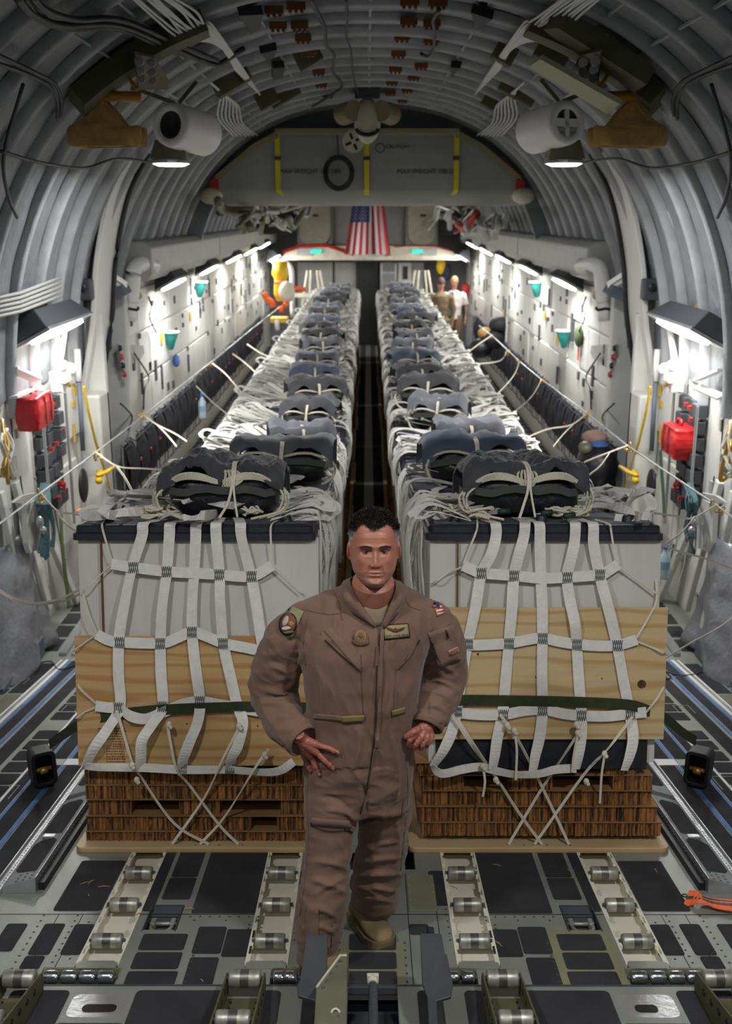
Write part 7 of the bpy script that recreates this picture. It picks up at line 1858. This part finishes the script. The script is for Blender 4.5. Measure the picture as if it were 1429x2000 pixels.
# ---- two airmen far down the right side
def far_person(px, pyh, Y, facing, suit, hairm, lab, strap=False):
    foot = V((U(px, 600, Y).x, Y, 0)); t = thing('person', lab, 'person', foot, None)
    top = U(px, pyh, Y).z; h = top; k = h/1.8
    b = MB(); c = foot
    b.ell(c+V((0, -.02, 1.68*k)), (.078*k, .095*k, .12*k), 16, 12); b.tube([c+V((0, .01, 1.45*k)), c+V((0, 0, 1.6*k))], .058*k, 12)
    for s in (-1, 1):
        b.tube([c+V((s*.2*k, 0, 1.4*k)), c+V((s*.28*k, .03, 1.12*k)), c+V((s*.27*k, -.05*(1 if s > 0 else -1), .88*k)), c+V((s*.26*k, -.07, .80*k))], [.04*k, .034*k, .028*k, .024*k], 10)
        for f in range(4): b.tube([c+V((s*.26*k+(f-1.5)*.014, -.07, .80*k)), c+V((s*.262*k+(f-1.5)*.016, -.085, .74*k)), c+V((s*.25*k+(f-1.5)*.015, -.08, .70*k))], .009*k, 6)
        b.tube([c+V((s*.25*k, -.09, .80*k)), c+V((s*.22*k, -.11, .75*k))], .011*k, 6)
        b.tube([c+V((s*.1*k, 0, .9*k)), c+V((s*.11*k, -.01, .48*k)), c+V((s*.12*k, .02, .08*k))], [.06*k, .042*k, .03*k], 10)
    b.tube([c+V((0, 0, .88*k)), c+V((0, 0, 1.1*k)), c+V((0, .01, 1.42*k))], [.10*k, .10*k, .12*k], 14)
    mm = remesh(b, .02, 2); body = mesh_to_obj('body', verts_of(mm), [tuple(p.vertices) for p in mm.polygons], mat('far_skin', 'a87660', .6), t)
    b = MB()
    b.tube([c+V((0, 0, .86*k)), c+V((0, 0, 1.0*k)), c+V((0, 0, 1.25*k)), c+V((0, 0, 1.42*k)), c+V((0, 0, 1.5*k))], [.17*k, .165*k, .19*k, .19*k, .09*k], 18, flat=.72, up=V((0, 1, 0)))
    for s in (-1, 1):
        b.tube([c+V((s*.15*k, 0, 1.42*k)), c+V((s*.22*k, 0, 1.38*k)), c+V((s*.285*k, .03, 1.12*k)), c+V((s*.275*k, -.03, .88*k))] if not strap or s < 0 else [c+V((s*.15*k, 0, 1.42*k)), c+V((s*.22*k, 0, 1.38*k)), c+V((s*.27*k, .03, 1.18*k))], [.08*k, .078*k, .066*k, .055*k] if not strap or s < 0 else [.08*k, .078*k, .07*k], 12)
        if not strap: b.tube([c+V((s*.09*k, 0, .92*k)), c+V((s*.11*k, -.01, .48*k)), c+V((s*.12*k, .02, .09*k))], [.12*k, .10*k, .085*k], 12)
    mm = remesh(b, .018, 3); vs = [p+V((0, 0, 0))+V((noise.noise(p*9), noise.noise(p*8), 0))*.014 for p in verts_of(mm)]; mesh_to_obj('flight_suit' if not strap else 'shirt', vs, [tuple(p.vertices) for p in mm.polygons], suit, t)
    if strap:
        b = MB(); 
        for s in (-1, 1): b.tube([c+V((s*.09*k, 0, .95*k)), c+V((s*.11*k, -.01, .48*k)), c+V((s*.12*k, .02, .09*k))], [.11*k, .085*k, .07*k], 12)
        b.build('trousers', mat('far_trousers', '5e4c3a', .9), t, world=True, smooth=True)
        b = MB(); b.ribbon([c+V((-.07, -.15, 1.48*k)), c+V((-.06, -.19, 1.2*k)), c+V((-.05, -.16, .95*k))], .1, .01, V((1, 0, 0))); b.build('harness', M['teal'] if 0 else mat('harness_grey', '4e6468', .8), t, world=True)
    b = MB(); b.ell(c+V((0, -.02, 1.72*k)), (.088*k, .11*k, .105*k), 16, 10); b.build('hair', hairm, t, world=True, smooth=True)
    for s in (-1, 1): b = MB(); b.ell(c+V((s*.12*k, -.05, .045)), (.05, .14, .05), 12, 8); b.build('boot', M['bootm'], t, world=True, smooth=True)
far_person(860, 543, 26.0, 0, mat('far_suit', '75634a', .9, var=.15), mat('far_hair', '4b3a34', .8), 'man in a tan flight suit walking away, far right of the rows')
far_person(886, 541, 26.8, 0, mat('far_shirt', 'd8d0c8', .9), mat('fair_hair', 'a88258', .8), 'man in a pale shirt with grey harness, beyond the tan suited man', True)
# ---- small loose things
def bottle(p, lab, sc=1):
    t = thing('water_bottle', lab, 'bottle', p, None, None)
    b = MB(); b.lathe([(.0, 0), (.034*sc, 0), (.036*sc, .02*sc), (.034*sc, .15*sc), (.013*sc, .19*sc), (.013*sc, .21*sc)], p, (0, 0, 1), 16, cap=False); b.build('bottle_body', mat('bottle_clear', 'b8ccd4', .1, spec=.8), t, world=True, smooth=True)
    b = MB(); b.lathe([(.036*sc, .07*sc), (.037*sc, .07*sc), (.037*sc, .12*sc), (.036*sc, .12*sc)], p, (0, 0, 1), 16, cap=False); b.build('label_band', mat('bottle_label', '8fb0c8', .5), t, world=True)
    b = MB(); b.lathe([(.016*sc, .2*sc), (.016*sc, .23*sc), (0, .232*sc)], p, (0, 0, 1), 12, cap=False); b.build('cap', mat('cap_blue', '3f6fd0', .4), t, world=True)
q = RG(1295, 1132); bottle(PX(1295, 1130, 2.45), 'clear water bottle with blue cap beside the front right bundle', 1.3); bottle(PX(396, 818, -2.35), 'water bottle with blue cap left of the left row by the seats', 1.6)
c = PX(1135, 700, 0) if 0 else PX(1131, 668, 2.6); b = MB()
c = PX(1130, 656, 2.62); b.ell(c, (.05, .16, .14), 18, 10); tag(b.build('round_cover', mat('cover_olive', '4a5438', .9), smooth=True), 'round olive cover hung on the right wall', 'cover'); b = MB(); b.ribbon([c-V((0, 0, .12)), c-V((0, .02, .3))], .06, .01, V((0, 1, 0))); tag(b.build('ribbon_streamer', M['orange']), 'orange streamer hanging below the round olive cover', 'streamer')
b = MB(); c = PX(343, 690, -2.6); b.ell(c-V((0, 0, .1)), (.05, .06, .09), 12, 8); tag(b.build('blue_bag', mat('bag_blue', '4a6fb0', .6), smooth=True), 'small blue bag hanging under the lower left teal light', 'bag')
t = thing('backpack_pile', 'black rucksack with blue bottle and cloth on the nearest right seats', 'rucksack', U(1165, 930, 10.4)); rr = random.Random(9)
c = U(1165, 912, 11.1); b = MB(); b.ell(c, (.22, .3, .28), 18, 12); b.build('rucksack', M['bag'], t, world=True, smooth=True)
b = MB(); b.ell(c+V((0, 0, .2)), (.12, .16, .1), 14, 9); b.build('blue_pouch', mat('pouch_blue', '43679a', .35), t, world=True, smooth=True); b = MB(); b.ell(c+V((-.02, .1, .3)), (.14, .14, .08), 14, 9); b.build('pink_cloth', mat('cloth_pink', '9a7a72', .9), t, world=True, smooth=True); b = MB(); b.ell(c+V((-.14, -.05, .22)), (.08, .1, .07), 14, 9); b.build('olive_cloth', M['green'], t, world=True, smooth=True)
t = thing('kit_heap', 'dark kit bags heaped at the far end of the right seats', 'bag', U(965, 680, 21)); c = U(965, 600, 21)
for k, (dx, dz, r, m) in enumerate(((0, -.62, .26, 'seatb'), (-.25, -.8, .24, 'bag'), (.12, -.35, .22, 'seatb'), (-.16, -.5, .15, 'tan'))): b = MB(); b.ell(c+V((dx, 0, dz)), (r, r, r*.8), 14, 9); b.build('kit_bag', M[m], t, world=True, smooth=True)
b = MB(); b.ell(U(160, 998, 8.6)+V((0, 0, 0)), (.05, .05, .02), 12, 6); tag(b.build('orange_strap_end', M['orange'], smooth=True), 'bright orange strap end behind the front left bundle', 'strap')
# plastic sheeting and kerb boxes at the foot of the walls
M['sheet'] = mat('plastic_sheet', '85888d', .3, .2, bump=1, bscale=9)
for s in (-1, 1):
    q = (lambda px: px) if s < 0 else mx
    def sh(u, v): 
        y = 6.9+1.3*u; z = 1.0-.95*v; x = 2.74-.16*v-.05*math.sin(u*9+v*4)-.03*noise.noise(V((u*6, v*6, s))); return V((s*x, y, z))
    b = MB(); b.grid(sh, 30, 20); tag(b.build('plastic_sheet', M['sheet'], smooth=True, solid=.006), 'crumpled silvery sheet draped at the foot of the %s wall' % NM[s], 'sheet')
    b = MB(); x0, x1 = sorted((s*2.62, s*2.80)); b.box(x0, x1, 7.0, 8.0, 0, .16); o = b.build('kerb_box', M['bluegrey'], bevel=.01); tag(o, 'long blue grey kerb box at the foot of the %s wall' % NM[s], 'kerb box')
    # fold-out door panel
    t = thing('fold_out_panel', 'pale fold-out panel with a grey tray on the %s bay wall' % NM[s], 'panel', PX(q(60), 1080, s*2.7)); b = MB()
    A = [PX(q(a), c, s*2.66) for a, c in ((42,985),(62,975),(72,1000),(72,1070),(50,1080),(44,1060))]; slab(b, A, .04); b.build('panel_leaf', M['wallp2'], t, world=True)
    b = MB(); A = [PX(q(a), c, s*2.6) for a, c in ((18,982),(38,968),(64,962),(62,975),(40,984))]; slab(b, A, .03); b.build('tray', M['ltgrey'], t, world=True)
    # hoses and masks at the picture edge
    t = thing('oxygen_hoses', 'tangle of pale hoses and brass fittings on hooks at the %s picture edge' % NM[s], 'hoses', PX(q(15), 960, s*2.7)); rr = random.Random(3+s)
    for k in range(6):
        P = [PX(q(rr.uniform(0, 14)), 830+rr.uniform(-10, 10), s*2.66), PX(q(rr.uniform(0, 26)), 860+rr.uniform(0, 20), s*2.6), PX(q(rr.uniform(0, 30)), 900+rr.uniform(0, 40), s*2.6), PX(q(rr.uniform(0, 22)), 930, s*2.66)]
        b = MB(); b.tube(smooth_path(P, 5), .016, 7); b.build('hose', (M['cream'], M['gold'], M['wcable'])[k % 3], t, world=True, smooth=True)
# black lashing cables on the side decks
for lab, P in (('thin black cable curling over the left side deck', [(0,1283),(20,1295),(28,1320),(45,1326),(75,1300),(100,1295),(115,1310),(150,1302)]), ('thin black cable curling over the right side deck', [(1440,1305),(1390,1312),(1340,1322),(1310,1318),(1295,1312),(1310,1325),(1300,1330)])):
    b = MB(); b.tube(smooth_path([RV(*RG(px, py), .012) for px, py in P], 5), .005, 6); tag(b.build('deck_cable', M['cable'], smooth=True), lab, 'cable')
